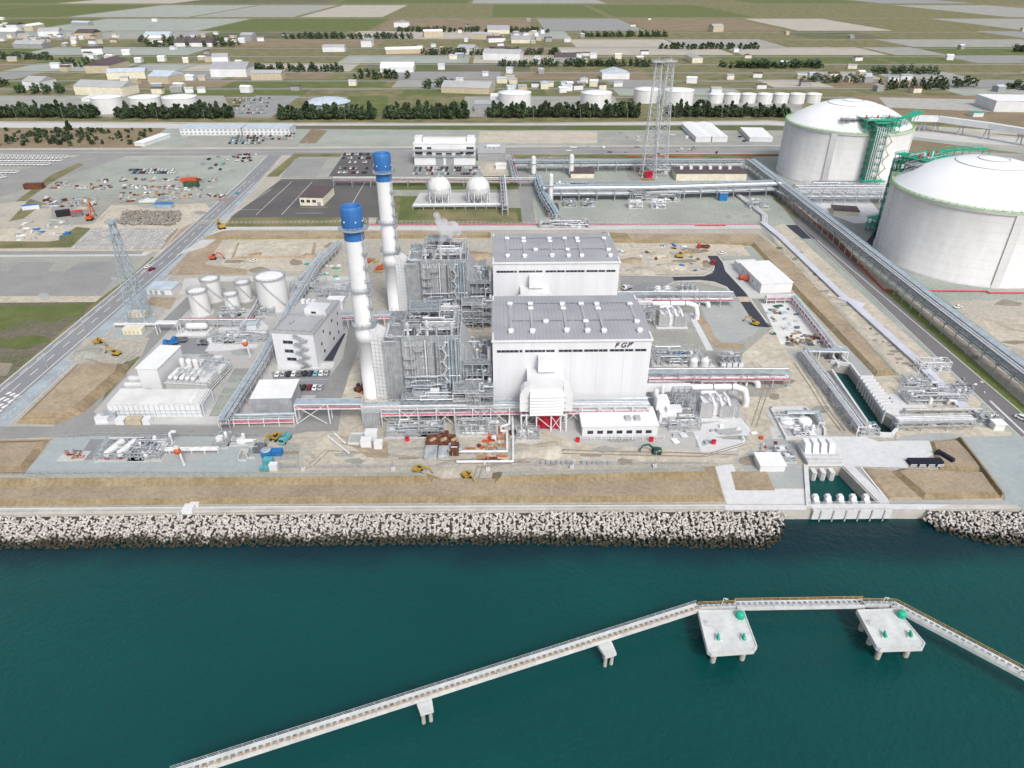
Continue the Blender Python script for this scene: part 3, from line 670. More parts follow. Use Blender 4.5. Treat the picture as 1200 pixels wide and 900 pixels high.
# ================= ARMOUR SLOPE =================
# under-slope
L_=[(-150,606),(0,604.7),(300,601.7),(600,599.7),(860,598.2),(905,598.2)]
Rp=[(1088,597.3),(1200,598.2),(1320,599.5)]
def slope(ptsU,widths):
    mb=MB(); U=[G(x,y) for x,y in ptsU]; n=len(U)
    V=[(p.x,p.y-.05,-.5) for p in U]+[(p.x+dx,p.y-w,-6.5) for p,(w,dx) in zip(U,widths)]
    mb.add(V,[(i+n,i+1+n,i+1,i) for i in range(n-1)]); o=mb.build('sea_bed_slope','bed_dark'); o['kind']='structure'
slope(L_,[(14,0)]*4+[(17,0),(15,-2)]); slope(Rp,[(10,2),(17,0),(17,0)])
def tetra(mb,c,s,rr):
    a,b,g=rr.uniform(0,6.3),rr.uniform(0,3),rr.uniform(0,6.3)
    M_=Matrix.Rotation(a,3,'Z')@Matrix.Rotation(b,3,'X')@Matrix.Rotation(g,3,'Z')
    for d in [(0,0,1),(.94,0,-.33),(-.47,.816,-.33),(-.47,-.816,-.33)]:
        d=M_@Vector(d); mb.tube(c,Vector(c)+d*s,s*.55,6,s*.36); 
def rocks():
    rr=random.Random(11); pts=[]
    def along(U,W,st=1.5):
        row=0
        for i in range(len(U)-1):
            a,b=U[i],U[i+1]; L=(b-a).length; n=max(1,int(L/st))
            for k in range(n):
                t=(k+.5)/n; p=a.lerp(b,t); w=W[i]+(W[i+1]-W[i])*t; m=max(1,int(w/1.15)); row+=1
                for j in range(m):
                    q=(j+.5*(row%2)+rr.uniform(-.28,.28))/m
                    if q<-.02: continue
                    pts.append((p.x+rr.uniform(-.45,.45),p.y-.75-q*w,-.35-max(0,q)**1.15*4.2+rr.uniform(-.25,.35)))
    along([G(x,y) for x,y in L_][:4]+[G(860,598.2),G(885,598.2),G(908,598.1),G(921,598)],[10.5,10.5,10.5,10.5,13,13.5,9,1.5])
    along([G(1080,597.3),G(1096,597.3),G(1140,597.6),G(1200,598.2),G(1320,599.5)],[1,6,11,13,13])
    return pts
pts=rocks()
vis=[p for p in pts if 0<600+FPX*p[0]/(p[1]*cp+(CAMH-p[2])*sp_)<1200]
vis.sort(key=lambda p:p[1]*cp-p[2]*sp_)
near=set(id(p) for p in vis[:300])
rr=random.Random(5)
protos=[]
for k in range(6):
    mb=MB(); tetra(mb,(0,0,0),.95,rr); protos.append(mb)
pm=[]
for i,p in enumerate([q for q in pts if id(q) in near]):
    if i<6: o=protos[i].build('armour_block','rock_top'); pm.append(o.data)
    else: o=bpy.data.objects.new('armour_block',pm[i%6]); C.objects.link(o)
    o.location=p; o.rotation_euler=(rr.uniform(0,6),rr.uniform(0,6),rr.uniform(0,6)); s=rr.uniform(.8,1.15); o.scale=(s,s,s)
    tag(o,'pale four-legged concrete armour block lying at the wet foot of the sea wall slope','armour block','armour blocks along the water line')
mb=MB()
for p in pts:
    if id(p) not in near: tetra(mb,p,rr.uniform(.72,.98),rr)
o=mb.build('armour_blocks','rock_top'); tag(o,'heap of pale concrete armour blocks covering the sea wall slope','armour blocks',kind='stuff')
# ================= GENERATING UNITS =================
SHIFT=Vector((-81*math.sin(PR),81*math.cos(PR),0))
def loc_of(o,p):            # world point in a thing's own frame
    M_=Matrix.Translation(o.location)@o.rotation_euler.to_matrix().to_4x4(); return M_.inverted()@Vector(p)
def maze(parent,x0,y0,z0,x1,y1,z1,n,seed,rr=(.12,.35),mats=('pipe_silver','pipe_white','pipe_silver','steel'),name='pipe',seg=3,k=6):
    r=random.Random(seed); hi=(x1,y1,z1); lo=(x0,y0,z0)
    for i in range(n):
        p=[r.uniform(x0,x1),r.uniform(y0,y1),r.uniform(z0,z1)]; P=[tuple(p)]; ax=r.choice([0,0,1,2])
        for j in range(seg):
            q=list(P[-1]); q[ax]=lo[ax]+(hi[ax]-lo[ax])*r.random(); P.append(tuple(q)); ax=r.choice([a for a in (0,1,2,0) if a!=ax])
        mb=MB(); mb.path(P,r.uniform(*rr),k); mb.build(name,r.choice(mats),parent)
def sframe(parent,x0,y0,x1,y1,levels,nx,ny,w=.3,mt='steel',brace=True,rail=True,deck='grating',railmt=None,z0=0,hole=0):
    mb=MB(); X=[x0+(x1-x0)*i/nx for i in range(nx+1)]; Y=[y0+(y1-y0)*i/ny for i in range(ny+1)]
    for i,x in enumerate(X):
        for j,y in enumerate(Y): mb.beam((x,y,z0),(x,y,levels[-1]),w)
    pz=z0
    for z in levels:
        for y in (Y if ny<4 else [Y[0],Y[-1]]): mb.beam((x0,y,z),(x1,y,z),w)
        for x in (X if nx<4 else [X[0],X[-1]]): mb.beam((x,y0,z),(x,y1,z),w)
        if brace:
            i=int(z*7)%nx; mb.beam((X[i],y0,pz),(X[i+1],y0,z),w*.6); mb.beam((X[i+1],y0,pz),(X[i],y0,z),w*.6)
            mb.beam((x1,Y[0],pz),(x1,Y[1],z),w*.6); mb.beam((x0,Y[0],pz),(x0,Y[1],z),w*.6)
        pz=z
    mb.build('frame',mt,parent)
    for z in levels:
        if deck: d=MB(); d.box(x0,y0,z+.05,x1,y1,z+.17); d.build('platform',deck,parent)
        if rail: d=MB(); d.rail([(x0,y0),(x1,y0),(x1,y1),(x0,y1)],z+.15,closed=True,w=.1); d.build('railing',railmt or mt,parent)
def stairs(parent,x0,x1,y,z0,z1,n,w=1.0,mt='steel'):
    mb=MB(); dz=(z1-z0)/n
    for i in range(n):
        a,b=(x0,x1) if i%2==0 else (x1,x0); za=z0+i*dz; zb=za+dz
        mb.beam((a,y,za),(b,y,zb),w,.3); mb.beam((a,y-w/2,za+1),(b,y-w/2,zb+1),.1); mb.box(min(b-.9,b+.9),y-w/2,zb-.1,max(b-.9,b+.9),y+w/2,zb+.1)
    mb.build('staircase',mt,parent)

# ---- turbine hall
HZ=32.0
a=G(577.2,398,HZ); b=G(765.2,398,HZ); HW=(b-a).length; HD=(G(577,347.7,HZ)-a).length
HO=Vector((a.x,a.y,0))
hall=thing('turbine_hall','nearer white turbine hall with a lilac ribbed roof and three letters on its front',' building'.strip(),HO,group='turbine halls')
mb=MB(); mb.box(0,0,0,HW,HD,HZ-.6); mb.build('wall','white_panel',hall)
mb=MB(); mb.prism([(-.4,-.4),(HW+.4,-.4),(HW+.4,HD+.4),(-.4,HD+.4)],HZ-.6,HZ)
ym=HD*.55; x0,x1=-.4,HW+.4
mb.add([(x0,-.4,HZ+.02),(x1,-.4,HZ+.02),(x1,ym,HZ+.9),(x0,ym,HZ+.9),(x1,HD+.4,HZ+.02),(x0,HD+.4,HZ+.02)],[(0,1,2,3),(3,2,4,5),(1,4,2),(0,3,5)])
mb.build('roof','roof_lilac',hall)
mb=MB()
for x in (.18,HW-.18): mb.box(x-.3,-.47,HZ-.7,x+.3,HD+.47,HZ+.25)
mb.box(-.45,-.55,HZ-1.0,HW+.45,-.43,HZ-.05)
for i in range(1,6): mb.box(HW*i/6-.12,-.12,.2,HW*i/6+.12,.0,HZ-1.1)
mb.build('trim','white_paint',hall)
def hl(px,py,z): return loc_of(hall,G(px,py,z))
for sx in [(122,285),(302,492),(518,672),(682,832),(848,998),(1010,1082)]:
    xa=hl(560+sx[0]/5.4545,412.5,27).x; xb=hl(560+sx[1]/5.4545,412.5,27).x
    wn=MB(); wn.box(xa,-.08,26.4,xb,.05,27.4); wo_=wn.build('window','glass',hall)
    fr=MB(); n=max(2,int((xb-xa)/1.6))
    for i in range(n+1): x=xa+(xb-xa)*i/n; fr.box(x-.09,-.14,26.4,x+.09,-.085,27.4)
    fr.build('mullion','gray_paint',wo_)
vents=[(205,75),(335,75),(338,105),(540,75),(546,105),(660,75),(760,75),(768,105),(972,75),(435,185),(690,185),(1018,185),(212,245),(350,245),(570,240),(702,242),(808,242),(1037,240)]
vp=[hl(560+x/5.4545,340+y/5.4545,34) for x,y in vents]
for p in vp:
    mb=MB(); mb.box(p.x-.85,p.y-.7,HZ+.3,p.x+.85,p.y+.7,HZ+1.3); mb.prism([(p.x-1.15,p.y-.95),(p.x+1.15,p.y-.95),(p.x+1.15,p.y+.95),(p.x-1.15,p.y+.95)],HZ+1.3,HZ+1.8,[(p.x-.9,p.y-.7),(p.x+.9,p.y-.7),(p.x+.9,p.y+.7),(p.x-.9,p.y+.7)]); mb.build('roof_vent','white_paint',hall)
for i,j in ((0,12),(1,13),(4,14),(5,10),(7,16),(8,11),(10,15)):
    p,q=vp[i],vp[j]; mb=MB(); mb.beam((p.x,p.y,HZ+.95),(q.x,q.y,HZ+.95),1.0,.22); mb.build('roof_duct','roof_gray',hall)
mb=MB(); mb.beam((vp[0].x,HD*.78,HZ+.75),(vp[8].x,HD*.78,HZ+.75),.25); mb.beam((vp[0].x,HD*.36,HZ+.9),(vp[11].x,HD*.36,HZ+.9),.25); mb.build('roof_walkway','grating',hall)
# low plinth and doors
mb=MB(); mb.box(HW+.01,8,.05,HW+.25,13,5); mb.build('door','gray_paint',hall)

# ---- stack
SB=G(437.2,462.5); ST=80.0
stack=thing('chimney','nearer white chimney with a blue top, standing left of the front boiler',' chimney'.strip(),(SB.x,SB.y,0),group='chimneys')
mb=MB(); mb.lathe([(3.95,0),(3.95,.8),(3.7,.8),(3.7,26),(4.1,26.2),(4.1,29.5),(3.75,31),(3.62,67.5)],40); mb.build('shaft','white_paint',stack)
mb=MB(); mb.lathe([(3.72,67.5),(3.72,72.5),(3.8,72.8),(3.95,73.2),(3.95,78.6),(3.8,79.7),(3.55,80),(3.3,79.6),(3.3,74)],40); mb.build('top_band','blue_top',stack)
mb=MB(); mb.cyl(0,0,74,74.2,3.28,32); mb.build('flue_mouth','black',stack)
for z,rr_ in ((71.6,5.4),(48.0,4.9),(33.2,5.0)):
    mb=MB(); mb.lathe([(3.7,z-.15),(rr_,z-.15),(rr_,z+.1),(3.7,z+.1)],32,smooth=False)
    P=[(rr_*math.cos(2*PI*i/20),rr_*math.sin(2*PI*i/20)) for i in range(20)]; mb.rail(P,z+.1,h=1.2,w=.12,closed=True); mb.build('gallery','steel',stack)
mb=MB()
for k in range(7): z=62-k*5.4; mb.box(2.6,-2.9,z,4.6,-1.2,z+.2); mb.rail([(2.6,-2.95),(4.6,-2.95),(4.6,-1.2)],z+.2,h=1.1,w=.12)
mb.beam((3.4,-2.2,30),(3.2,-2.2,71),.5,.25); mb.beam((3.9,-1.8,30),(3.7,-1.8,71),.14); mb.build('ladder','steel',stack)
for sgn in (-1,1):
    for a_ in (.3,1.1,2.2,3.0):
        mb=MB(); mb.box(4.0*math.cos(a_*sgn)-.2,4.0*math.sin(a_*sgn)-.2,74.5,4.0*math.cos(a_*sgn)+.2,4.0*math.sin(a_*sgn)+.2,75.0); mb.build('beacon','white_paint',stack)

# ---- heat recovery boiler
BZ=31.0
bo=G(471,397,BZ); BO=Vector((bo.x,bo.y,0))
boiler=thing('boiler_house','nearer grey steel boiler block laced with pipes, between the front chimney and front hall','boiler',BO,group='heat recovery boilers')
BW=(G(539,397,BZ)-bo).length; BD=20.0
def bl(px,py,z): return loc_of(boiler,G(px,py,z))
mb=MB(); mb.box(.3,.3,3,BW-.4,BD-.6,BZ-.5); mb.build('casing','cladding_dark',boiler)
mb=MB()
for i in range(9): x=BW*i/8; mb.box(x-.28,-.12,0,x+.28,.28,BZ)
for z in (7.5,12.5,17.5,22.5,27.5,30.6): mb.box(-.1,-.15,z,BW+.1,.45,z+.4)
for x in (.05,BW-.4):
    for j in range(7): y=BD*j/6; mb.box(x,y-.25,0,x+.35,y+.25,BZ)
mb.build('buckstay','steel',boiler)
mb=MB(); mb.box(.2,.2,BZ-.45,BW-.2,BD-.2,BZ-.2); mb.build('roof','grating',boiler)
mb=MB(); mb.rail([(0,0),(BW,0),(BW,BD),(0,BD)],BZ,closed=True,w=.13); mb.build('railing','pipe_white',boiler)
# outlet duct to the chimney
sx=loc_of(boiler,SB).x
mb=MB(); mb.box(-7.4,2.0,2,.3,BD-2,29.5); mb.build('outlet_duct','cladding',boiler)
mb=MB()
for i in range(4): x=-7.2+i*2.3; mb.box(x-.15,1.6,.5,x+.15,2.0,29.7)
mb.rail([(-7.6,1.7),(0,1.7)],29.6,w=.13); mb.rail([(-7.6,BD-1.7),(0,BD-1.7)],29.6,w=.13)
mb.build('stiffener','steel',boiler)
yc=loc_of(boiler,SB).y
mb=MB(); x0=sx+2.2; x1=-7.4
V=[(x0,yc-3.3,.3),(x1,yc-4.6,.3),(x1,yc+4.6,.3),(x0,yc+3.3,.3),(x0,yc-3.3,32.5),(x1,yc-4.6,28.0),(x1,yc+4.6,28.0),(x0,yc+3.3,32.5)]
mb.add(V,[(0,3,2,1),(4,5,6,7),(0,1,5,4),(1,2,6,5),(2,3,7,6),(3,0,4,7)])
mb.build('flue_transition','white_paint',boiler)
mb=MB()
for k in range(16): z=1+k*1.75; mb.beam((x0,yc-3.36,z),(x1,yc-4.68,z),  .10,.14)
for k in range(5): t=k/4; mb.beam((x0+(x1-x0)*t,yc-3.36-1.32*t,.4),(x0+(x1-x0)*t,yc-3.36-1.32*t,32.4-4.5*t),.16,.16)
mb.build('flue_rib','pipe_silver',boiler)
# inlet duct narrowing towards the hall
xe=HO.x; xr=(loc_of(boiler,(HO.x,HO.y,0))).x-2.5
V=[(BW,1.2,3),(xr,5,3),(xr,BD-5,3),(BW,BD-1.2,3),(BW,1.2,BZ-1.5),(xr,5,12),(xr,BD-5,12),(BW,BD-1.2,BZ-1.5)]
mb=MB(); mb.add(V,[(0,3,2,1),(0,1,5,4),(1,2,6,5),(2,3,7,6),(3,0,4,7)]); mb.m(1); mb.add(V,[(4,5,6,7)]); mb.build('inlet_duct',['cladding','roof_gray'],boiler)
mb=MB()
for k in range(6):
    t=k/6; xx=BW+(xr-BW)*t; zt=(BZ-1.5)+(12-BZ+1.5)*t; yy=1.2+3.8*t; mb.box(xx-.15,yy-.45,2,xx+.15,yy-.02,zt); mb.box(xx-.15,yy,zt,xx+.15,BD-yy,zt+.35)
mb.build('duct_rib','steel',boiler)
# drums, silencers and roof piping
for i,(x,y) in enumerate(((4,6),(11,7),(17,6),(7,14),(15,14))):
    mb=MB(); mb.hcyl((x-2.6,y,BZ+3.0),(x+2.6,y,BZ+3.0),1.0 if i%2 else .8,12); mb.box(x-2.2,y-.5,BZ,x-1.7,y+.5,BZ+2.4); mb.box(x+1.7,y-.5,BZ,x+2.2,y+.5,BZ+2.4); mb.build('steam_drum','pipe_silver',boiler)
for i,(x,y,h) in enumerate(((2,3,5.5),(6,2.4,4.6),(9.5,3,6.2),(13,2.5,5),(19,3,5.6),(20,12,6.5),(3,12,5))):
    mb=MB(); mb.cyl(x,y,BZ,BZ+h,.55,12); mb.cyl(x,y,BZ+h*.5,BZ+h*.85,.9,12); mb.build('silencer','pipe_silver' if i%2 else 'pipe_white',boiler)
sframe(boiler,.8,1,BW-.8,BD-1,[BZ+4.6,],5,3,.22,'pipe_silver',deck=None,z0=BZ)
sframe(boiler,2.5,8,14,16,[BZ+3.2,BZ+7.6],3,2,.22,'pipe_silver',deck='grating',z0=BZ)
maze(boiler,.5,.5,BZ+.5,BW-.5,BD-1,BZ+5.5,34,31,(.14,.42),mats=('pipe_white','pipe_silver','pipe_white','steel_dark'))
# front face: downcomers, ladders, balconies
for i,(x,r_,mt,zt,zb) in enumerate(((3.1,.3,'pipe_silver',28,5),(6.2,.2,'pipe_silver',29,9),(8.7,.3,'pipe_white',30,6),(9.6,.2,'pipe_silver',30,4),(12.4,.35,'steel_dark',29,5),(14.2,.2,'pipe_silver',27,6),(17.6,.45,'steel_blue',30.5,5),(18.8,.3,'steel_blue',30.5,5),(20.4,.5,'steel_blue',30.5,6),(21.4,.25,'pipe_silver',30,8))):
    mb=MB(); mb.path([(x,1.0,zt),(x,-.9,zt),(x,-.9,zb),(x+1.2,-.9,zb-1.5),(x+1.2,1,zb-1.5)],r_,8); mb.build('downcomer',mt,boiler)
for x0_,x1_,z in ((.2,4.8,10),(.2,4.8,14.2),(.2,4.8,18.4),(.2,4.8,22.6),(15.2,17,12),(15.2,17,15),(15.2,17,18),(15.2,17,21),(15.2,17,24),(15.2,17,27),(9,13,8.5),(4.5,8,26)):
    mb=MB(); mb.box(x0_,-1.6,z,x1_,-.05,z+.15); mb.rail([(x0_,-.1),(x0_,-1.6),(x1_,-1.6),(x1_,-.1)],z+.15,w=.12); mb.build('balcony','pipe_silver',boiler)
stairs(boiler,15.3,17,-1.1,4,30,9,.9,'pipe_white')
for i in range(20):
    x=.9+i*(BW-1.8)/19; mb=MB(); mb.tube((x,.25,8),(x,.25,29.8),.13,6); mb.build('riser_pipe','pipe_silver' if i%3 else 'pipe_white',boiler)
for x0_,x1_ in ((5.2,6.0),(11.0,11.8)):
    mb=MB(); mb.beam((x0_,-.5,5),(x0_,-.5,30),.1); mb.beam((x1_,-.5,5),(x1_,-.5,30),.1)
    for k in range(25): mb.beam((x0_,-.5,5.5+k),(x1_,-.5,5.5+k),.1)
    mb.build('ladder','pipe_white',boiler)
maze(boiler,-7.5,-1.5,29.8,-.3,BD+1,34,9,32,(.12,.3),mats=('pipe_white','pipe_silver','steel'))
sframe(boiler,-7.2,BD-1,-1,BD+7,[6,12,18,24,30],2,2,.25,'pipe_silver')
# side steelwork between boiler and hall
sframe(boiler,BW+.8,-1,xr+1.8,4.2,[5,10,15,20],3,1,.28,'steel')
sframe(boiler,BW+.8,BD-3,xr+1.8,BD+3,[6,12,18],3,1,.28,'steel')
maze(boiler,BW+.5,-2,3,xr+2,4,20,12,77,(.12,.4))
maze(boiler,BW+2,6,13,xr+2,BD-4,24,10,78,(.15,.4))
mb=MB(); mb.path([(xr+1,2,26),(xr+1,2,13),(xr+1,-1,13),(xr+1,-1,4)],.75,12); mb.build('steam_pipe','pipe_white',boiler)
mb=MB(); mb.hcyl((BW+5,12,19),(BW+5,12,22),1.3,12); mb.build('vessel','pipe_white',boiler)
# lower pipe deck in front of the boiler
sframe(boiler,-1,-11.5,BW+2,-2.2,[4.5,8.2],7,2,.28,'steel')
maze(boiler,-.5,-11,1,BW+9,-2.5,10.5,66,91,(.13,.42),mats=('pipe_silver','pipe_white','pipe_silver','steel','steel_blue'))
sframe(boiler,BW-3,-11,BW+7,-4,[6,9.5,13],2,2,.3,'pipe_white',deck='grating')
for k,(x,y,w_,mt) in enumerate(((10,-5,3.5,'white_paint'),(14.5,-6,2.5,'pipe_silver'),(3.5,-7,4,'pipe_silver'),(19,-8,3,'gray_paint'),(24,-7.5,2.8,'white_paint'))):
    mb=MB(); mb.box(x,y,8.4,x+w_,y+2.2,10.6); mb.box(x+.3,y-.06,9,x+w_-.3,y-.01,10.2); mb.build('cabinet',mt,boiler)

sframe(boiler,BW+2.5,-12,xr+2.5,-1.8,[4,8,12],2,2,.28,'pipe_silver')
maze(boiler,BW+2.5,-12,.5,xr+2.5,-2,14,30,92,(.14,.45),mats=('pipe_silver','pipe_white','steel_dark','steel'))
maze(boiler,-1,-4.5,6,BW,-.6,16,16,93,(.12,.35),mats=('pipe_silver','steel','steel_blue'))
maze(boiler,BW+1,2,6,xr+1,BD-2,27,14,94,(.15,.5),mats=('pipe_silver','steel','pipe_white'))
# ---- air intake house in front of the hall
io=G(621,486.5,7.9); IO=Vector((io.x,io.y,0)); IW=(G(659.3,486.5,7.9)-io).length
intake=thing('intake_house','nearer white louvred air intake house on tall legs in front of the near hall','air intake',IO,group='air intake houses')
dI=loc_of(intake,HO).y
mb=MB(); mb.box(0,0,7.9,IW,dI*.75,17.6); mb.box(-.8,4.9,9,IW+.8,dI-.05,19.4); mb.box(-.05,1.4,17.61,IW+.05,5.3,19.85); mb.build('housing','white_paint',intake)
for k in range(7):
    z=8.3+k*1.32; mb=MB(); mb.add([(-.1,-1.0,z),(IW+.1,-1.0,z),(IW+.1,.0,z+1.15),(-.1,.0,z+1.15),(-.1,-.9,z-.12),(IW+.1,-.9,z-.12),(IW+.1,.05,z+.95),(-.1,.05,z+.95)],[(0,1,2,3),(7,6,5,4),(0,4,5,1),(3,2,6,7),(0,3,7,4),(1,5,6,2)]); mb.build('louvre','white_corr',intake)
for s,xx in ((-1,-2.0),(1,IW+2.0)):
    sg_=s; xi=-.1 if s<0 else IW+.1; xo=xi+s*3.7; Q=[(xi,8.8),(xo,8.8),(xo,16.0),(xo-s*.5,17.8),(xo-s*1.7,19.2),(xo-s*3.2,19.8),(xi,19.9)]; n=len(Q)
    V=[(x,1.0,z) for x,z in Q]+[(x,5.4,z) for x,z in Q]; mb=MB(); F=[tuple(range(n)),tuple(reversed(range(n,2*n)))]+[(i,i+n,(i+1)%n+n,(i+1)%n) for i in range(n)]
    mb.add(V,F if s<0 else [tuple(reversed(f)) for f in F]); mb.build('side_duct','white_paint',intake)
    mb=MB()
    for z in (10,12.5,15): mb.box(xx+(0.7 if s<0 else -1.6),.8,z,xx+(1.6 if s<0 else -.7),2.2,z+.2)
    mb.build('bracket','steel',intake)
mb=MB(); mb.box(IW*.28,dI-4.5,20,IW*.82,dI-.08,25.5); mb.build('duct_riser','white_paint',intake)
for x in (-3.2,-1.2,2.6,IW*.66,IW-.5,IW+1.6):
    mb=MB(); mb.beam((x,.6,0),(x,.6,7.9),.45); mb.beam((x,6,0),(x,6,7.9),.45); mb.build('leg','white_paint',intake)
mb=MB(); mb.beam((-3.2,.6,7.4),(IW+1.6,.6,7.4),.5); mb.beam((-3.2,.6,0.3),(-1.2,.6,7.4),.2); mb.beam((2.6,.5,7),(7.6,.5,2),.22); mb.beam((IW*.66,.5,7),(IW-.5,.5,1),.22);mb.beam((IW*.66,.5,1),(IW-.5,.5,7),.22); mb.build('brace','pipe_white',intake)
mb=MB(); mb.box(2.9,2.0,.3,IW*.64,5,7.6); mb.box(IW*.7,2.0,.3,IW-.9,5,7.6); mb.build('red_casing','crimson',intake)
maze(intake,-4,3,1,IW+3,7,7,10,401,(.1,.25))

# ---- main steam/bus ducts and yard equipment right of the hall
def wl(o,px,py,z): return loc_of(o,G(px,py,z))
du=G(678,455,8); duct=thing('bus_duct','long white duct running along the foot of the near hall to the transformer','duct',(du.x,du.y,0),group='white ducts')
e=wl(duct,860,452.5,8)
mb=MB(); mb.box(0,-1.1,6.6,e.x*.72,1.1,9.3); mb.build('box_section','white_paint',duct)
mb=MB(); mb.path([(e.x*.72,0,7.9),(e.x+.5,0,7.9),(e.x+4.2,-1,6.9),(e.x+5.2,-2,3),(e.x+5.2,-2,.2)],1.35,16); mb.build('round_section','white_paint',duct)
mb=MB(); mb.lathe([(1.55,0),(1.55,.35),(1.3,.35)],16); o=mb.build('joint_band','steel_dark',duct); o.location=(e.x-1.2,0,7.9); o.rotation_euler=(0,PI/2,0)
o2=mb.build('joint_band','steel_dark',duct); o2.location=(e.x*.86,0,7.9); o2.rotation_euler=(0,PI/2,0)
mb=MB(); mb.box(14.2,-2.6,2.0,17.6,1.4,9.6); mb.build('drop_box','white_paint',duct)
for k in range(12):
    x=2+k*(e.x-4)/11; mb=MB(); mb.beam((x,-.9,0),(x,-.9,6.6),.28); mb.beam((x,.9,0),(x,.9,6.6),.28); mb.beam((x,-.9,6.3),(x,.9,6.3),.25); mb.build('support','steel',duct)
maze(duct,2,-4,.5,e.x*.7,-1.5,6,22,55,(.08,.2))

tf=G(818,490); trans=thing('transformer','nearer large pale grey power transformer with tall radiator fins under the white duct','transformer',(tf.x,tf.y,0),group='main transformers')
mb=MB(); mb.box(1.5,1,.6,12,7.5,6.3); mb.build('tank','white_paint',trans)
for k in range(9):
    mb=MB(); x=.3+k*.6
    for j in range(3): mb.box(x+j*.18,-.9,.9,x+j*.18+.1,1.0,6.6)
    mb.build('radiator','tank_white',trans)
for k in range(6):
    mb=MB(); x=8.2+k*.95
    for j in range(4): mb.box(x+j*.2,-.9,.9,x+j*.2+.1,1.0,5.9)
    mb.build('radiator','tank_white',trans)
for k in range(3):
    mb=MB(); x=4+k*3.0; mb.path([(x,4,6.2),(x,4,9.0),(x+.8,1.0,8.6),(x+1.6,-.6,6.0)],.55,10); mb.build('bushing_duct','white_paint',trans)
mb=MB(); mb.hcyl((2,6,8.2),(7,6,8.2),.8); mb.build('conservator','white_paint',trans)
mb=MB(); mb.box(-1,-2.5,.05,14.5,9,.5); mb.build('plinth','pale_concrete',trans)
mb=MB(); mb.box(13.2,0,.5,16.2,6,5.2); mb.box(13.5,-.08,1,15.9,-.01,4.6); mb.build('control_cabinet','cladding',trans)
sframe(trans,-9,1,-1.5,9,[4.5,8],3,2,.22,'steel',deck=None)
maze(trans,-9,0,1,-1.5,8,8,16,66,(.08,.22))

ax_=G(772,498); aux=thing('auxiliary_block','nearer stack of white equipment boxes beside the low flat annex','equipment',(ax_.x,ax_.y,0),group='auxiliary blocks')
mb=MB(); mb.box(0,0,.3,6.4,5,5.2); mb.build('lower_box','white_paint',aux)
mb=MB(); mb.box(-.9,3.5,4.5,4.2,8.6,8.2); mb.prism([(-.9,3.5),(4.2,3.5),(4.2,8.6),(-.9,8.6)],8.2,9.0,[(-.5,3.9),(3.8,3.9),(3.8,8.2),(-.5,8.2)]); mb.build('upper_box','white_paint',aux)
mb=MB(); mb.box(2.8,.6,5.2,8.6,4.2,6.8); mb.build('hood','white_paint',aux)
mb=MB(); mb.hcyl((0,9.8,7.5),(0,9.8,9.5),1.1,10); mb.hcyl((2.6,10.4,8),(2.6,10.4,11),.9,10); mb.build('filter_pot','pipe_white',aux)
mb=MB(); mb.box(1,-.07,1,2.6,-.01,3.4); mb.build('door','gray_paint',aux)
maze(aux,-2,-2,.4,9,0,3,9,70,(.1,.22))

# low annex
fa=G(682,511.5); fb=G(770,511)
annex=thing('annex','near low white flat-roofed annex with a white railing along its front','building',(fa.x,fa.y,0),group='flat annexes')
AW=(fb-fa).length; AD=12.6
mb=MB(); mb.box(0,0,0,AW,AD,4.6); mb.build('wall','white_corr',annex)
mb=MB(); mb.prism([(-.4,-.4),(AW+.4,-.4),(AW+.4,AD+.4),(-.4,AD+.4)],4.6,5.0); mb.build('roof','cream' if 0 else 'roof_white',annex)
for x in (16.6,20.2):
    mb=MB(); mb.box(x,2.6,5.0,x+2.2,5.4,6.0); mb.box(x+.2,2.8,6.0,x+2.0,5.2,6.1); mb.build('roof_fan','roof_gray',annex)
for k in range(7): mb=MB(); mb.box(2+k*3.7,-.08,1.2,4.2+k*3.7,-.01,2.6); mb.build('window','glass',annex)
mb=MB(); mb.rail([(-1,-2.6),(AW+2,-2.6)],0,h=1.6,w=.14)
for k in range(9): mb.box(-1+k*(AW+3)/8-.12,-2.8,0,-1+k*(AW+3)/8+.12,-2.4,2.0)
mb.build('railing','white_paint',annex)

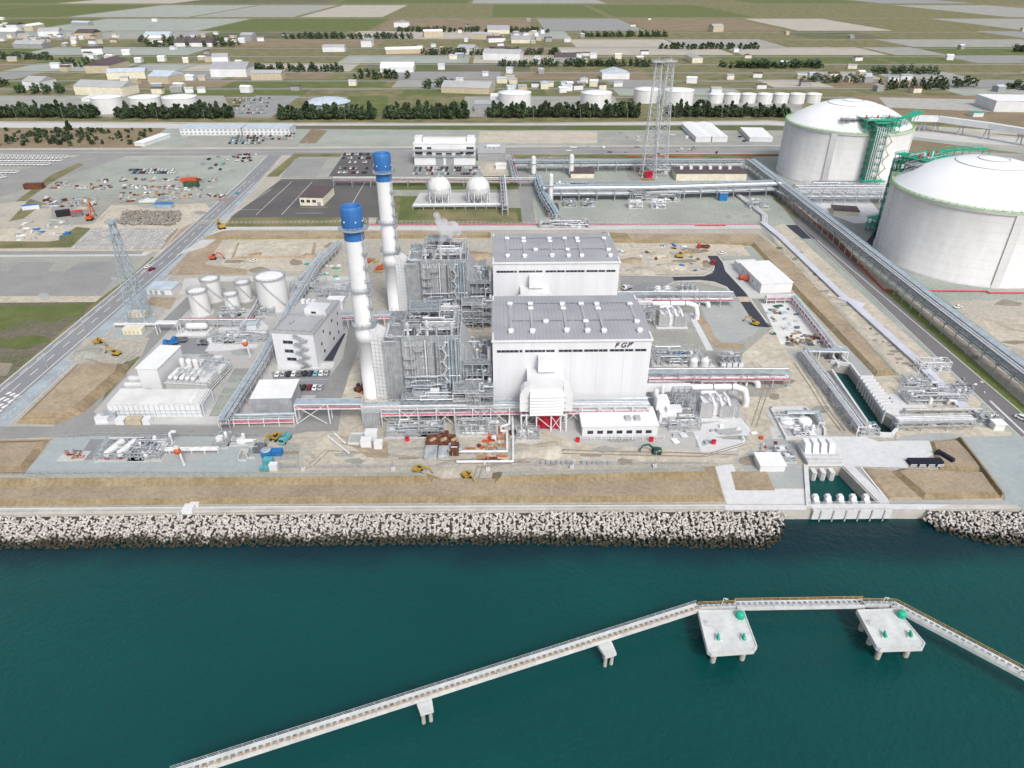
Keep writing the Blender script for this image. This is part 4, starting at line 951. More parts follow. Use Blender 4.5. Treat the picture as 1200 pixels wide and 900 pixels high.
# ---- racks
def rack(name,label,P,w,levels,pipes,span=7,mt='steel',deck=None,decks=None,group=None,cat='pipe rack',brace=False,rails=False,bents=True,bw=.35,railmt='pipe_white'):
    P=[Vector((p[0],p[1],0)) for p in P]; t=thing(name,label,cat,P[0],0,group); O_=P[0]; P=[p-O_ for p in P]
    D=[(P[i+1]-P[i]).normalized() for i in range(len(P)-1)]; N=[]
    for i in range(len(P)):
        if i==0: n=Vector((-D[0].y,D[0].x,0))
        elif i==len(P)-1: n=Vector((-D[-1].y,D[-1].x,0))
        else:
            n1=Vector((-D[i-1].y,D[i-1].x,0)); n2=Vector((-D[i].y,D[i].x,0)); n=(n1+n2); n=n/max(.5,n.dot(n1))
        N.append(n)
    if bents:
        cnt=0; tot=sum((P[i+1]-P[i]).length for i in range(len(P)-1)); span=max(span,tot/95)
        for i in range(len(P)-1):
            L=(P[i+1]-P[i]).length; k=max(1,int(L/span)); n=Vector((-D[i].y,D[i].x,0))
            for j in range(k+(1 if i==len(P)-2 else 0)):
                q=P[i]+D[i]*(L*j/k); mb=MB(); a=q+n*w/2; b=q-n*w/2; z=levels[-1]
                for s in (a,b): mb.beam(s,(s.x,s.y,z),bw)
                for z in levels: mb.beam((a.x,a.y,z-.2),(b.x,b.y,z-.2),bw)
                if brace and j%2==0:
                    q2=q+D[i]*min(L/k,span); a2=q2+n*-w/2; mb.beam((b.x,b.y,.2),(a2.x,a2.y,levels[-1]-.3),bw*.6); mb.beam((b.x,b.y,levels[-1]-.3),(a2.x,a2.y,.2),bw*.6)
                mb.build('bent',mt,t)
    for z in levels:
        mb=MB()
        for s in (-1,1):
            for i in range(len(P)-1):
                a=P[i]+N[i]*s*w/2; b=P[i+1]+N[i+1]*s*w/2; mb.beam((a.x,a.y,z-.02),(b.x,b.y,z-.02),bw*.9)
        mb.build('beam',mt,t)
    for off,z,r,pm_ in pipes:
        mb=MB(); mb.path([(P[i]+N[i]*off)+Vector((0,0,z)) for i in range(len(P))],r,8); mb.build('pipe',pm_,t)
    for (z,w0,w1,dm) in (decks or []):
        mb=MB()
        for i in range(len(P)-1):
            a,b,c,d=P[i]+N[i]*w0,P[i+1]+N[i+1]*w0,P[i+1]+N[i+1]*w1,P[i]+N[i]*w1
            mb.prism([(q.x,q.y) for q in (a,b,c,d)],z,z+.14)
        mb.build('cable_tray',dm,t)
    if rails:
        mb=MB()
        for s in (-1,1): mb.rail([(P[i]+N[i]*s*w/2)[:2] for i in range(len(P))],levels[-1],w=.12)
        mb.build('railing',railmt,t)
    return t
def WP(*pts): return [G(x,y,z) for x,y,z in pts]
PK='pink_pipe';PW='pipe_white';PS='pipe_silver';SBL='steel_blue'
rackF=rack('pipe_rack','low pipe rack with pink and white pipes leading to the office corner',WP((257,489,3.5),(345,487,3.5)),4,[1.8,3.6],[(-1.6,2.0,.5,PK),(-.6,2.0,.25,PW),(.5,2,.3,PS),(1.4,2,.2,PS),(-1,3.8,.2,PS),(1,3.8,.2,PW)],5,mt=PW,decks=[(3.7,-.2,1.9,SBL)])
rack('pipe_bridge','white pipe bridge crossing the plant road beside the small white block',WP((346,471,9),(424,470.5,9)),4,[7,9],[(-1.6,7.3,.35,PK),(-.6,7.3,.25,PW),(.6,7.3,.3,PS),(1.5,7.3,.2,PS)],11.5,mt=PW,brace=True,decks=[(9.1,-1.8,1.9,SBL)],bw=.4,cat='pipe bridge')
rack('pipe_rack','pipe rack with pink pipes running along the foot of the boiler and near hall',WP((426,476,7.5),(575,474,7.5),(662,473,7.5),(760,472,7.5)),5,[4.5,7.5],[(-2.1,4.8,.4,PK),(-1.2,4.8,.25,PW),(-.2,4.8,.3,PS),(.8,4.8,.35,PW),(1.8,4.8,.2,PS),(-1.8,7.9,.25,PS),(-.8,7.9,.3,PW),(.4,7.9,.2,PS)],6.5,mt='pipe_white',decks=[(7.7,1.0,2.3,SBL)],brace=True,rails=True)
rack('pipe_rack','long pipe rack running inland left of the white office block',WP((262,491,6),(305,424,6),(342,357,6),(372,308,6),(397,283,6)),3.4,[4,6],[(-1.3,4.2,.2,PS),(-.4,4.2,.25,PW),(.5,4.2,.2,PS),(1.3,4.2,.2,PS),(-.8,6.2,.25,PS)],6,decks=[(6.1,-.1,1.6,SBL)],rails=True,mt='pipe_silver')
rack('pipe_rack','short second pipe rack beside the inland one in the dirt yard',WP((352,325,4),(376,296,4)),2.4,[4],[(-.8,4.2,.3,PS),(0,4.2,.3,PW),(.8,4.2,.2,PS)],6,mt='pipe_silver')
rack('pipe_rack','pipe rack with a pink pipe between the office and the two chimneys',WP((384,369,7),(430,367.5,7),(470,366.5,7)),3.5,[5,7],[(-1.4,5.3,.4,PK),(-.4,5.3,.25,PW),(.6,5.3,.25,PS),(1.4,5.3,.2,PW)],8,mt=PW,decks=[(7.1,-.5,1.7,SBL)],brace=True)
r10=rack('pipe_rack','pipe rack with pink pipes right of the near hall, carrying a big white tube',WP((758,434.5,7),(850,434,7),(925,434,7)),4.5,[3.5,7],[(-2.2,4,.35,PK),(-1.3,4,.25,PW),(-.3,4,.3,PS),(.7,4,.25,PS),(1.6,4,.2,PW),(1.0,7.3,.3,PS)],6,mt='pipe_silver',decks=[(7.1,-1.9,-.1,SBL)],group='racks right of the halls')
# big white tubes in front of that rack
tb=G(760,441,5); tube=thing('cooling_tube','nearer thick white tube on short stands beside the pink pipe rack','pipe',(tb.x,tb.y,0),group='thick white tubes')
for (xa,xb) in ((0,14.5),(22,43)):
    mb=MB(); mb.tube((xa,0,3.2),(xb,0,3.2),1.35,16); mb.build('tube_section','pipe_white',tube)
    for k in range(5): x=xa+1+(xb-xa-2)*k/4; mb=MB(); mb.box(x-.35,-1.1,0,x+.35,1.1,2.0); mb.build('stand','white_paint',tube)
mb=MB(); mb.path([(42.6,0,3.2),(45.6,-.4,3.0),(46.6,-1.4,1.4),(46.6,-1.6,.1)],1.3,14); mb.build('elbow','pipe_white',tube)
mb=MB(); mb.lathe([(1.5,0),(1.5,.3)],16); o=mb.build('joint_band','steel_dark',tube); o.location=(41.6,0,3.2); o.rotation_euler=(0,PI/2,0)
maze(tube,12,-2,.4,24,2,4,9,131,(.1,.3))
# pair of white domed fans and the switch gear bays
def domefan(px,py,label):
    c=G(px,py); t=thing('domed_tank',label,'tank',(c.x,c.y,0),group='domed white tanks')
    mb=MB(); mb.cyl(0,0,0,3.2,1.9,16); mb.build('body','white_paint',t)
    mb=MB(); mb.ball((0,0,3.2),1.95,14,8,.75); mb.build('dome_top','white_paint',t)
    mb=MB(); mb.path([(1.5,0,3.6),(2.6,0,3.4),(2.6,0,.3)],.25,8); mb.build('pipe','pipe_silver',t); return t
d1=domefan(812,430,'left of the two small domed tanks behind the near thick tube'); d2=domefan(825,430,'right of the two small domed tanks behind the near thick tube')
sg=G(845,432); sgr=thing('switchgear','nearer row of grey switch bays behind the pink pipe rack','switchgear',(sg.x,sg.y,0),group='switchgear rows')
for k in range(4):
    mb=MB(); x=k*2.6; mb.box(x,0,0,x+2,2,2.4); mb.build('cubicle','white_paint',sgr)
    mb=MB(); mb.hcyl((x+1,.6,3.2),(x+1,4.6,3.2),.45,8); mb.cyl(x+1,3,0,4.8,.3,8); mb.build('breaker','steel',sgr)
maze(sgr,0,3,.5,11,8,5.5,14,144,(.08,.2),mats=('steel','pipe_silver'))
pl=[]
def second(o,label): return dup(o,o.location+SHIFT,label=label)
hall2=second(hall,'farther white turbine hall with a lilac ribbed roof, behind the near one')
second(stack,'farther white chimney with a blue top, beside the rear boiler')
second(boiler,'farther grey steel boiler block laced with pipes, left of the rear hall')
second(intake,'farther white air intake house standing between the two halls')
second(duct,'farther long white duct right of the halls, in the gap between them')
second(trans,'farther pale grey power transformer with radiator fins beside the gravel pad')
second(aux,'farther stack of white equipment boxes in the gap between the halls')
second(annex,'farther low white annex wedged in the gap between the two halls')
second(r10,'pipe rack with pink pipes right of the rear hall, reaching past the dark road')
second(tube,'farther thick white tube on short stands beside the rear pipe rack')
second(d1,'left of the two small domed tanks behind the far thick tube'); second(d2,'right of the two small domed tanks behind the far thick tube')
second(sgr,'farther row of grey switch bays beside the branching dark road')
# lettering on the near hall only
def letter(ch,px,mt,wd):
    cu=bpy.data.curves.new('letter','FONT'); cu.body=ch; cu.size=2.9; cu.extrude=.06; cu.shear=.35; cu.offset=.05
    o=bpy.data.objects.new('tmp',cu); C.objects.link(o); bpy.context.view_layer.update()
    me=bpy.data.meshes.new_from_object(o.evaluated_get(bpy.context.evaluated_depsgraph_get())); bpy.data.objects.remove(o)
    me.materials.clear(); me.materials.append(MATS[mt]); q=bpy.data.objects.new('letter',me); C.objects.link(q); q.parent=hall
    x=hl(px,404,29.5).x; q.location=(x,-.25,28.3); q.rotation_euler=(PI/2,0,0); q.scale=(wd,1,1); q['label']='letter '+ch+' on the front wall'
mat('logo_navy',A(.012,.02,.06),.5,.1,1)
mat('logo_plum',A(.10,.012,.045),.5,.1,1)
letter('F',720.5,'logo_navy',1.0); letter('G',727.2,'logo_plum',1.0); letter('P',734.8,'logo_navy',1.0)
mb=MB(); mb.cyl(0,0,0,.1,.3,12); o=mb.build('emblem_dot','logo_navy',hall); o.rotation_euler=(PI/2,0,0); x=hl(739.5,404,29.5).x; o.location=(x+.7,-.2,30.2)
# steam from the rear boiler
def steam():
    c=G(514,289,36); c=Vector((c.x,c.y,36)); S=SC(c)
    m=bpy.data.materials.new('steam'); m.use_nodes=True; n=m.node_tree.nodes; l=m.node_tree.links; n.clear()
    out=n.new('ShaderNodeOutputMaterial'); pv=n.new('ShaderNodeVolumePrincipled'); l.new(pv.outputs[0],out.inputs['Volume'])
    pv.inputs['Color'].default_value=(.97,.98,1,1); pv.inputs['Anisotropy'].default_value=.2
    tc=n.new('ShaderNodeTexCoord'); no=n.new('ShaderNodeTexNoise'); no.inputs['Scale'].default_value=.30; no.inputs['Detail'].default_value=5; l.new(tc.outputs['Object'],no.inputs['Vector'])
    mr=n.new('ShaderNodeMapRange'); mr.inputs[1].default_value=.36; mr.inputs[2].default_value=.60; mr.inputs[3].default_value=0.0; mr.inputs[4].default_value=.5; l.new(no.outputs['Fac'],mr.inputs[0]); l.new(mr.outputs[0],pv.inputs['Density'])
    mb=MB(); Q=[(0,0,0,.9),(1.0,0,2.2,1.5),(2.4,0,4.6,2.4),(4.6,0,6.9,3.5),(7.2,0,9.3,3.6),(2.6,0,9.4,3.2),(9.2,0,7.5,2.4),(1.2,0,13,2.6),(3.2,0,11.8,2.4),(0,0,15.6,1.9)]
    bm=bmesh.new()
    for x,y,z,r in Q: bmesh.ops.create_icosphere(bm,subdivisions=2,radius=r,matrix=Matrix.Translation((x,y,z)))
    me=bpy.data.meshes.new('steam_plume'); bm.to_mesh(me); bm.free(); me.materials.append(m)
    o=bpy.data.objects.new('steam_plume',me); C.objects.link(o); o.location=c
    rm=o.modifiers.new('r','REMESH'); rm.mode='VOXEL'; rm.voxel_size=.5
    tag(o,'small puff of white steam rising behind the rear boiler','steam',kind='stuff')
steam()
# ================= LNG TANKS =================
def lattice(parent,x0,y0,z0,x1,y1,z1,nx,ny,nz,mt,w=.3,deck=None,rail=True,zig=None):
    mb=MB(); X=[x0+(x1-x0)*i/nx for i in range(nx+1)]; Y=[y0+(y1-y0)*i/ny for i in range(ny+1)]; Z=[z0+(z1-z0)*i/nz for i in range(nz+1)]
    for x in X:
        for y in Y: mb.beam((x,y,z0),(x,y,z1),w)
    for z in Z:
        for y in Y: mb.beam((x0,y,z),(x1,y,z),w)
        for x in X: mb.beam((x,y0,z),(x,y1,z),w)
    for k in range(nz):
        for i in range(nx):
            if (i+k)%2==0: mb.beam((X[i],y0,Z[k]),(X[i+1],y0,Z[k+1]),w*.6); mb.beam((X[i],y1,Z[k]),(X[i+1],y1,Z[k+1]),w*.6)
    mb.build('frame',mt,parent)
    for z in Z[1:]:
        d=MB(); d.box(x0-.6,y0-.6,z,x1+.6,y1+.6,z+.15); d.build('platform',deck or mt,parent)
        if rail: d=MB(); d.rail([(x0-.6,y0-.6),(x1+.6,y0-.6),(x1+.6,y1+.6),(x0-.6,y1+.6)],z+.15,closed=True,w=.14); d.build('railing',mt,parent)
TR_=49.0; TH=42.0; DH=17.5
def lng_tank(cx,cy,label,ta,seed):
    t=thing('gas_tank',label,'gas tank',(cx,cy,0),0,'liquefied gas tanks')
    mb=MB(); mb.lathe([(TR_+.5,0),(TR_+.5,1.6),(TR_,1.7),(TR_,TH-1.6)],128); mb.build('wall','tank_concrete',t)
    for k in range(4):
        a=ta+.62+k*PI/2; 
        mb=MB(); 
        P=[((TR_+d)*math.cos(a+s),(TR_+d)*math.sin(a+s)) for d,s in ((-.6,-.045),(.75,-.045),(.75,.045),(-.6,.045))]; mb.prism(P,0,TH-1.2); mb.build('buttress','tank_concrete',t)
    mb=MB(); mb.lathe([(TR_,TH-1.6),(TR_+.7,TH-1.5),(TR_+.7,TH-.2),(TR_-.9,TH),(TR_-.9,TH-.5)],128,smooth=False); mb.build('ring_beam','concrete',t)
    mb=MB(); P=[(TR_*math.cos(2*PI*i/72)+0,TR_*math.sin(2*PI*i/72)) for i in range(72)]; mb.rail(P,TH-.1,h=1.3,w=.22,closed=True); mb.lathe([(TR_+.8,TH-.1),(TR_+.8,TH+.25),(TR_-.4,TH+.25)],96); mb.build('edge_walkway','green_rim',t)
    pr=[((TR_-1.0)*math.cos(PI/2*k/14)**.9 if k<14 else 0,TH-.4+DH*math.sin(PI/2*k/14)**1.55) for k in range(15)]
    # shallow spherical cap
    Rc=((TR_-1)**2+DH**2)/(2*DH); pr=[]
    for k in range(17):
        r=(TR_-1)*(1-k/16); pr.append((r,TH-.4+math.sqrt(Rc*Rc-r*r)-(Rc-DH)))
    mb=MB(); mb.lathe(pr,96); mb.build('dome','dome_white',t)
    zc=lambda r: TH-.4+math.sqrt(Rc*Rc-r*r)-(Rc-DH)
    for r in (8,19):
        mb=MB(); P=[(r*math.cos(2*PI*i/48),r*math.sin(2*PI*i/48),zc(r)+.18) for i in range(49)]
        for i in range(48): mb.beam(P[i],P[i+1],.28)
        mb.build('dome_ring','roof_gray',t)
    return t,zc
t1x,t1y=277,609; t2x,t2y=275,411
tank1,zc=lng_tank(t1x,t1y,'farther white domed gas tank with a tall green stair tower on its wall',-1.2,1)
tank2,_=lng_tank(t2x,t2y,'nearer white domed gas tank cut off by the right edge of the view',-2.35,2)
# green tower on tank one
def green_tower(parent,tx,ty,gp,label,seed,back=False):
    d=Vector((gp.x-tx,gp.y-ty,0)).normalized(); a=math.atan2(d.y,d.x)
    c=Vector((tx,ty,0))+d*(TR_+4.2); t=thing('stair_tower',label,'steel tower',(c.x,c.y,0),a-PI/2,'green pump towers')
    # local y points away from the tank
    lattice(t,-4.5,-3,0,4.5,2.4,TH+9,2,1,10,'green_steel',.34)
    for x in (-3.8,-2.2,-.6,1.2,2.8,4.4):
        mb=MB(); mb.path([(x,3.4,1),(x,3.4,TH+6),(x,-12,TH+7.5),(x*1.5,-19,TH+8.5)],.33,8); mb.build('pipe','pipe_white' if x<2 else 'pipe_silver',t)
    # roof platforms along the rim
    lattice(t,-9,-24,TH+1.5,17,-5,TH+9.5,5,3,2,'green_steel',.42)
    lattice(t,-22,-22,TH+3,-9,-16,TH+8.5,3,1,1,'pipe_silver',.3,deck='grating')
    maze(t,-9,-23,TH+4,17,-5,TH+11,22,seed,(.18,.42),mats=('pipe_white','pipe_silver','green_steel','steel'))
    for k in range(5): mb=MB(); mb.hcyl((-6+k*4.4,-14,TH+9.6),(-6+k*4.4,-14,TH+12.0),.6,8); mb.build('pump_head','pipe_white' if k%2 else 'red',t)
    # curved walkway reaching out along the rim
    P=[]; 
    for k in range(9): q=k/8; P.append((12+q*30,-12-q*q*22+q*6,TH+9.5+q*3.0))
    mb=MB()
    for i in range(8): mb.beam(P[i],P[i+1],6.5,.3); 
    mb.build('walkway','green_steel',t)
    mb=MB()
    for s in (-3.2,3.2):
        mb.path([(x,y+s,z+1.2) for x,y,z in P],.16,5)
        for x,y,z in P: mb.beam((x,y+s,z),(x,y+s,z+1.2),.18)
    for x,y,z in P[::2]: mb.beam((x,y-2,z),(x-1,y-2,z-6),.35); mb.beam((x,y+2,z),(x-1,y+2,z-6),.35)
    mb.build('walkway_railing','green_steel',t)
    # zigzag escape stairs on the wall
    for k in range(8):
        z=2+k*5; x0,x1=(8,12) if k%2==0 else (12,8); mb=MB(); mb.beam((x0,-1.4,z),(x1,-1.4,z+5),1.0,.4); mb.box(min(x1,x1)-.8,-2,z+4.9,x1+.8,-.6,z+5.1); mb.build('stair_flight','beige',t)
    lattice(t,-7,2,0,9,8,9,3,1,2,'green_steel',.35)
    return t
green_tower(tank1,t1x,t1y,G(1006,219),'green pump tower with pipes up the front wall of the farther gas tank',201).scale=(-1,1,1)
green_tower(tank2,t2x,t2y,Vector((t2x-33,t2y+54,0)),'green pump tower and walkways on the left shoulder of the nearer gas tank',202)
# ================= SPHERE TANKS =================
def sphere(px,label):
    c=G(px,237); r=8.6; t=thing('sphere_tank',label,'sphere tank',(c.x,c.y,0),group='sphere tanks')
    zc_=HT(237,219)-.4
    mb=MB(); mb.ball((0,0,zc_),r,32,20); mb.build('shell','tank_white',t)
    mb=MB()
    for k in range(5):
        a=PI*k/5; P=[((r+.08)*math.cos(q)*math.cos(a),(r+.08)*math.cos(q)*math.sin(a),zc_+(r+.08)*math.sin(q)) for q in [2*PI*i/32 for i in range(33)]]
        for i in range(32): mb.beam(P[i],P[i+1],.2)
    mb.lathe([(r+.1,zc_-.15),(r+.3,zc_),(r+.1,zc_+.15)],32); mb.build('seam','pipe_silver',t)
    for k in range(10):
        a=2*PI*k/10; x,y=(r-.2)*math.cos(a),(r-.2)*math.sin(a); mb=MB(); mb.tube((x,y,0),(x,y,zc_-.5),.42,8); mb.build('leg','pipe_white',t)
    mb=MB()
    for k in range(10):
        a,b=2*PI*k/10,2*PI*(k+1)/10; p=((r-.2)*math.cos(a),(r-.2)*math.sin(a)); q=((r-.2)*math.cos(b),(r-.2)*math.sin(b))
        mb.beam((*p,.5),(*q,zc_-1.5),.2); mb.beam((*q,.5),(*p,zc_-1.5),.2)
    mb.build('brace','pipe_white',t)
    mb=MB(); mb.box(-2.5,-2.5,zc_+r-.4,2.5,2.5,zc_+r-.1); mb.rail([(-2.5,-2.5),(2.5,-2.5),(2.5,2.5),(-2.5,2.5)],zc_+r-.1,closed=True,w=.16); mb.cyl(0,0,zc_+r-.2,zc_+r+2.6,.8,10); mb.beam((-4,0,zc_+r+3),(4,0,zc_+r+3),1.6,.3); mb.build('top_platform','pipe_silver',t)
sphere(515.5,'left of the two white sphere tanks, behind the steam'); sphere(560.5,'right of the two white sphere tanks by the lawn')
rack('pipe_rack','low pipe rack along the front of the two sphere tanks',WP((484,240.5,3),(594,239.5,3)),4,[3],[(-1.4,3.4,.5,PW),(0,3.4,.4,PS),(1.2,3.4,.4,PW)],7,mt='steel',decks=[(3.1,-2,2,SBL)],bw=.5)
rack('pipe_rack','pipe rack rising inland at the right of the sphere tanks',WP((592,240,8),(589,206,8)),4,[5,8],[(-1.4,8.4,.5,PW),(0,8.4,.4,PS),(1.2,5.4,.5,PK)],9,mt='steel_blue',bw=.6)
# ================= CYLINDRICAL TANKS =================
def ctank(bx,by,tx,ty,rpx,label):
    c=G(bx,by); h=HT(by,ty); r=rpx/SC(Vector((c.x,c.y,h))); t=thing('storage_tank',label,'storage tank',(c.x,c.y,0),group='white storage tanks')
    mb=MB(); mb.lathe([(r,0),(r,h)],40); mb.build('wall','tank_white',t)
    mb=MB(); mb.lathe([(r-.5,h+.02),(r*.5,h+.35),(0.01,h+.5)],40); mb.build('roof','roof_white',t)
    mb=MB(); mb.lathe([(r+.05,h-.25),(r+.35,h-.2),(r+.35,h+.35),(r-.6,h+.35),(r-.6,h+.05)],40,smooth=False); P=[((r+.3)*math.cos(2*PI*i/24),(r+.3)*math.sin(2*PI*i/24)) for i in range(24)]; mb.rail(P,h+.3,w=.12,closed=True); mb.build('rim_walkway','roof_gray',t)
    mb=MB(); n=18
    for i in range(n):
        a=-.3-1.6*i/n; b=-.3-1.6*(i+1)/n; za=h*i/n; zb=h*(i+1)/n
        p=((r+.5)*math.cos(a),(r+.5)*math.sin(a),za+.2); q=((r+.5)*math.cos(b),(r+.5)*math.sin(b),zb+.2); mb.beam(p,q,.45,.12); mb.beam((p[0],p[1],p[2]+1),(q[0],q[1],q[2]+1),.07)
    mb.build('spiral_stairs','pipe_silver',t)
    mb=MB(); mb.lathe([(r+1.2,0),(r+1.2,.5),(r+.05,.5)],32,smooth=False); mb.build('plinth','concrete',t); return t
ctank(237,367,232.5,341,11.2,'white storage tank at the left front of the five-tank group')
ctank(251,351,244.7,327,10.8,'white storage tank at the back left of the five-tank group')
ctank(274.5,366,272.5,344.7,8.6,'slim white storage tank in the front middle of the five-tank group')
ctank(288,351,283,331,8.6,'slim white storage tank in the back middle of the five-tank group')
ctank(322.5,360,318.7,324,17.3,'widest white storage tank, right end of the five-tank group')
# ================= BUILDINGS =================
def house(name,label,fa,fb,ytop,yback,wall,roof,cat='building',z=None,dep=None,over=.35,windows=None,ridge=0,parapet=0,group=None,doors=None,sidewin=None,winmat='glass'):
    A_=G(*fa); B_=G(*fb); d=B_-A_; rz=math.atan2(d.y,d.x); W=d.length
    h=z if z else HT((fa[1]+fb[1])/2,ytop); 
    D=dep if dep else (G(fa[0],yback,h)-G(fa[0],ytop,h)).length
    t=thing(name,label,cat,A_,rz,group)
    mb=MB(); mb.box(0,0,0,W,D,h-.3); mb.build('wall',wall,t)
    mb=MB()
    if ridge:
        mb.prism([(-over,-over),(W+over,-over),(W+over,D+over),(-over,D+over)],h-.3,h-.1)
        x0,x1,y0,y1,zb=-over,W+over,-over,D+over,h-.09
        if W>=D: mb.add([(x0,y0,zb),(x1,y0,zb),(x1,D/2,zb+ridge),(x0,D/2,zb+ridge),(x1,y1,zb),(x0,y1,zb)],[(0,1,2,3),(3,2,4,5),(1,4,2),(0,3,5)])
        else: mb.add([(x0,y0,zb),(x0,y1,zb),(W/2,y1,zb+ridge),(W/2,y0,zb+ridge),(x1,y1,zb),(x1,y0,zb)],[(0,3,2,1),(3,5,4,2),(0,5,3),(1,2,4)])
    else:
        mb.prism([(-over,-over),(W+over,-over),(W+over,D+over),(-over,D+over)],h-.3,h)
        if parapet:
            for (a,b,c,e) in ((0,0,W,.25),(0,D-.25,W,D),(0,.251,.25,D-.251),(W-.25,.251,W,D-.251)): mb.box(a,b,h+.002,c,e,h+parapet)
    mb.build('roof',roof,t)
    for row in (windows or []):
        z0,z1,xs=row
        for (xa,xb) in xs:
            q=MB(); q.box(W*xa,-.06,z0,W*xb,.05,z1); wo=q.build('window',winmat,t)
            q=MB(); x=W*(xa+xb)/2; q.box(x-.06,-.1,z0,x+.06,-.062,z1); q.box(W*xa-.1,-.16,z0-.12,W*xb+.1,-.062,z0-.01); q.build('frame','gray_paint',wo)
    for row in (sidewin or []):
        z0,z1,ys=row
        for (ya,yb) in ys: q=MB(); q.box(W-.05,D*ya,z0,W+.06,D*yb,z1); q.build('window',winmat,t)
    for (xa,xb,zz) in (doors or []): q=MB(); q.box(W*xa,-.07,.05,W*xb,.04,zz); q.build('door','gray_paint',t)
    t['W']=W; t['D']=D; t['H']=h
    return t
off=house('office_block','white four-storey office block with outside stairs beside the small car park',(325.5,428.5),(373,431.5),390,366,'white_panel','roof_gray',
   windows=[(3.2,4.6,[(.27,.50)]),(7.2,8.6,[(.25,.46)]),(11.6,13,[(.24,.48)])],sidewin=[(3,4.4,[(.25,.3),(.6,.65),(.8,.84)]),(7.5,9,[(.2,.24),(.5,.55),(.8,.83)]),(12,13.4,[(.3,.34),(.62,.66),(.85,.88)])],dep=35,parapet=.4)
W_,D_,H_=off['W'],off['D'],off['H']
mb=MB(); mb.box(W_*.45,D_*.50,H_+.01,W_*.98,D_*.72,H_+3.2); mb.build('penthouse','white_paint',off)
mb=MB(); mb.box(W_*.62,D_*.50-.06,H_+1.2,W_*.74,D_*.5+.02,H_+2.2); mb.build('window','glass',off)
mb=MB(); mb.rail([(1,1),(W_-1,1),(W_-1,D_*.48),(1,D_*.48)],H_+.1,closed=True,w=.1); mb.build('roof_railing','pipe_silver',off)
mb=MB(); mb.hcyl((W_*.3,D_*.22,H_+.9),(W_*.3,D_*.22,H_+1.0),.5,8); mb.hcyl((W_*.34,D_*.28,H_+.9),(W_*.34,D_*.28,H_+1.0),.5,8); mb.build('roof_vent','gray_paint',off)
for k in range(3): mb=MB(); mb.box(W_*.1+k*2.5,D_*.85,H_,W_*.1+k*2.5+1.6,D_*.92,H_+1.6); mb.build('roof_unit','white_paint',off)
stairs(off,W_*.58,W_*.82,-1.2,0,H_-.8,8,1.2,'steel')
small=house('utility_block','small white flat-roofed block beside the pipe bridge in front of the office',(299,489),(345,488),465.8,445.8,'cladding','roof_white')
wrap=house('treatment_hall','long low hall wrapped in pale sheeting at the road corner on the left',(130,489),(238,488.5),474,458,'white_corr','white_sheet',over=.1)
W_,D_,H_=wrap['W'],wrap['D'],wrap['H']
mb=MB()
for k in range(19): x=W_*k/18; mb.box(x-.07,-.18,0,x+.07,-.02,H_+.1)
for z in (1.5,3.0): mb.box(0,-.2,z,W_,-.03,z+.12)
mb.build('scaffold','pipe_silver',wrap)
mb=MB(); mb.path([(W_+.8,0,.3),(W_+.8,0,H_),(W_+.8,D_*.9,H_),(W_+.8,D_*.9,.5)],.22,6); mb.path([(W_*.55,.3,H_+.3),(W_*.98,.3,H_+.3),(W_*.98,D_,H_+.3)],.2,6); mb.build('pipe','pipe_white',wrap)
for k in range(5): mb=MB(); mb.box(W_*.86,2+k*1.4,H_+.02,W_*.9,2.8+k*1.4,H_+.5); mb.build('roof_unit','white_paint',wrap)
tall=house('tall_white_block','tall narrow white block rising behind the sheeted hall',(167.5,456),(191,457),431.3,407,'white_paint','roof_white')
mid=house('equipment_deck','pale concrete equipment deck crowded with vessels right of the tall white block',(196,458),(245,461),449.5,424,'concrete','pale_concrete')
W_,D_,H_=mid['W'],mid['D'],mid['H']
for k in range(5):
    mb=MB(); x=1.6+k*2.5; mb.hcyl((x,2,H_+1.2),(x,8.5+k%2*2,H_+1.2),1.0,12); mb.build('vessel','tank_white',mid)
for k in range(3): mb=MB(); x=2+k*3; mb.hcyl((x,12,H_+1),(x,12,H_+4),1.2,12); mb.build('vessel','tank_white',mid)
for (a,b,c,e,h) in ((14,3,19,8,2.2),(13.5,10,20,15,1.6),(3,15,9,19,1.8),(12,17,16,21,2.4)): mb=MB(); mb.box(a,b,H_,c,e,H_+h); mb.build('roof_unit','pale_concrete',mid)
maze(mid,0,0,H_+.3,W_,D_,H_+4,24,505,(.1,.3)); 
mb=MB(); mb.rail([(0,0),(W_,0),(W_,D_),(0,D_)],H_,closed=True,w=.12)
for k in range(9): y=D_*k/8; mb.beam((W_+.6,y,0),(W_+.6,y,H_+1),.2)
mb.build('railing','pipe_silver',mid)
mb=MB()
for z in (1.2,2.4,3.6): mb.tube((W_+.6,0,z),(W_+.6,D_,z),.2,6)
mb.build('pipe','pipe_white',mid)
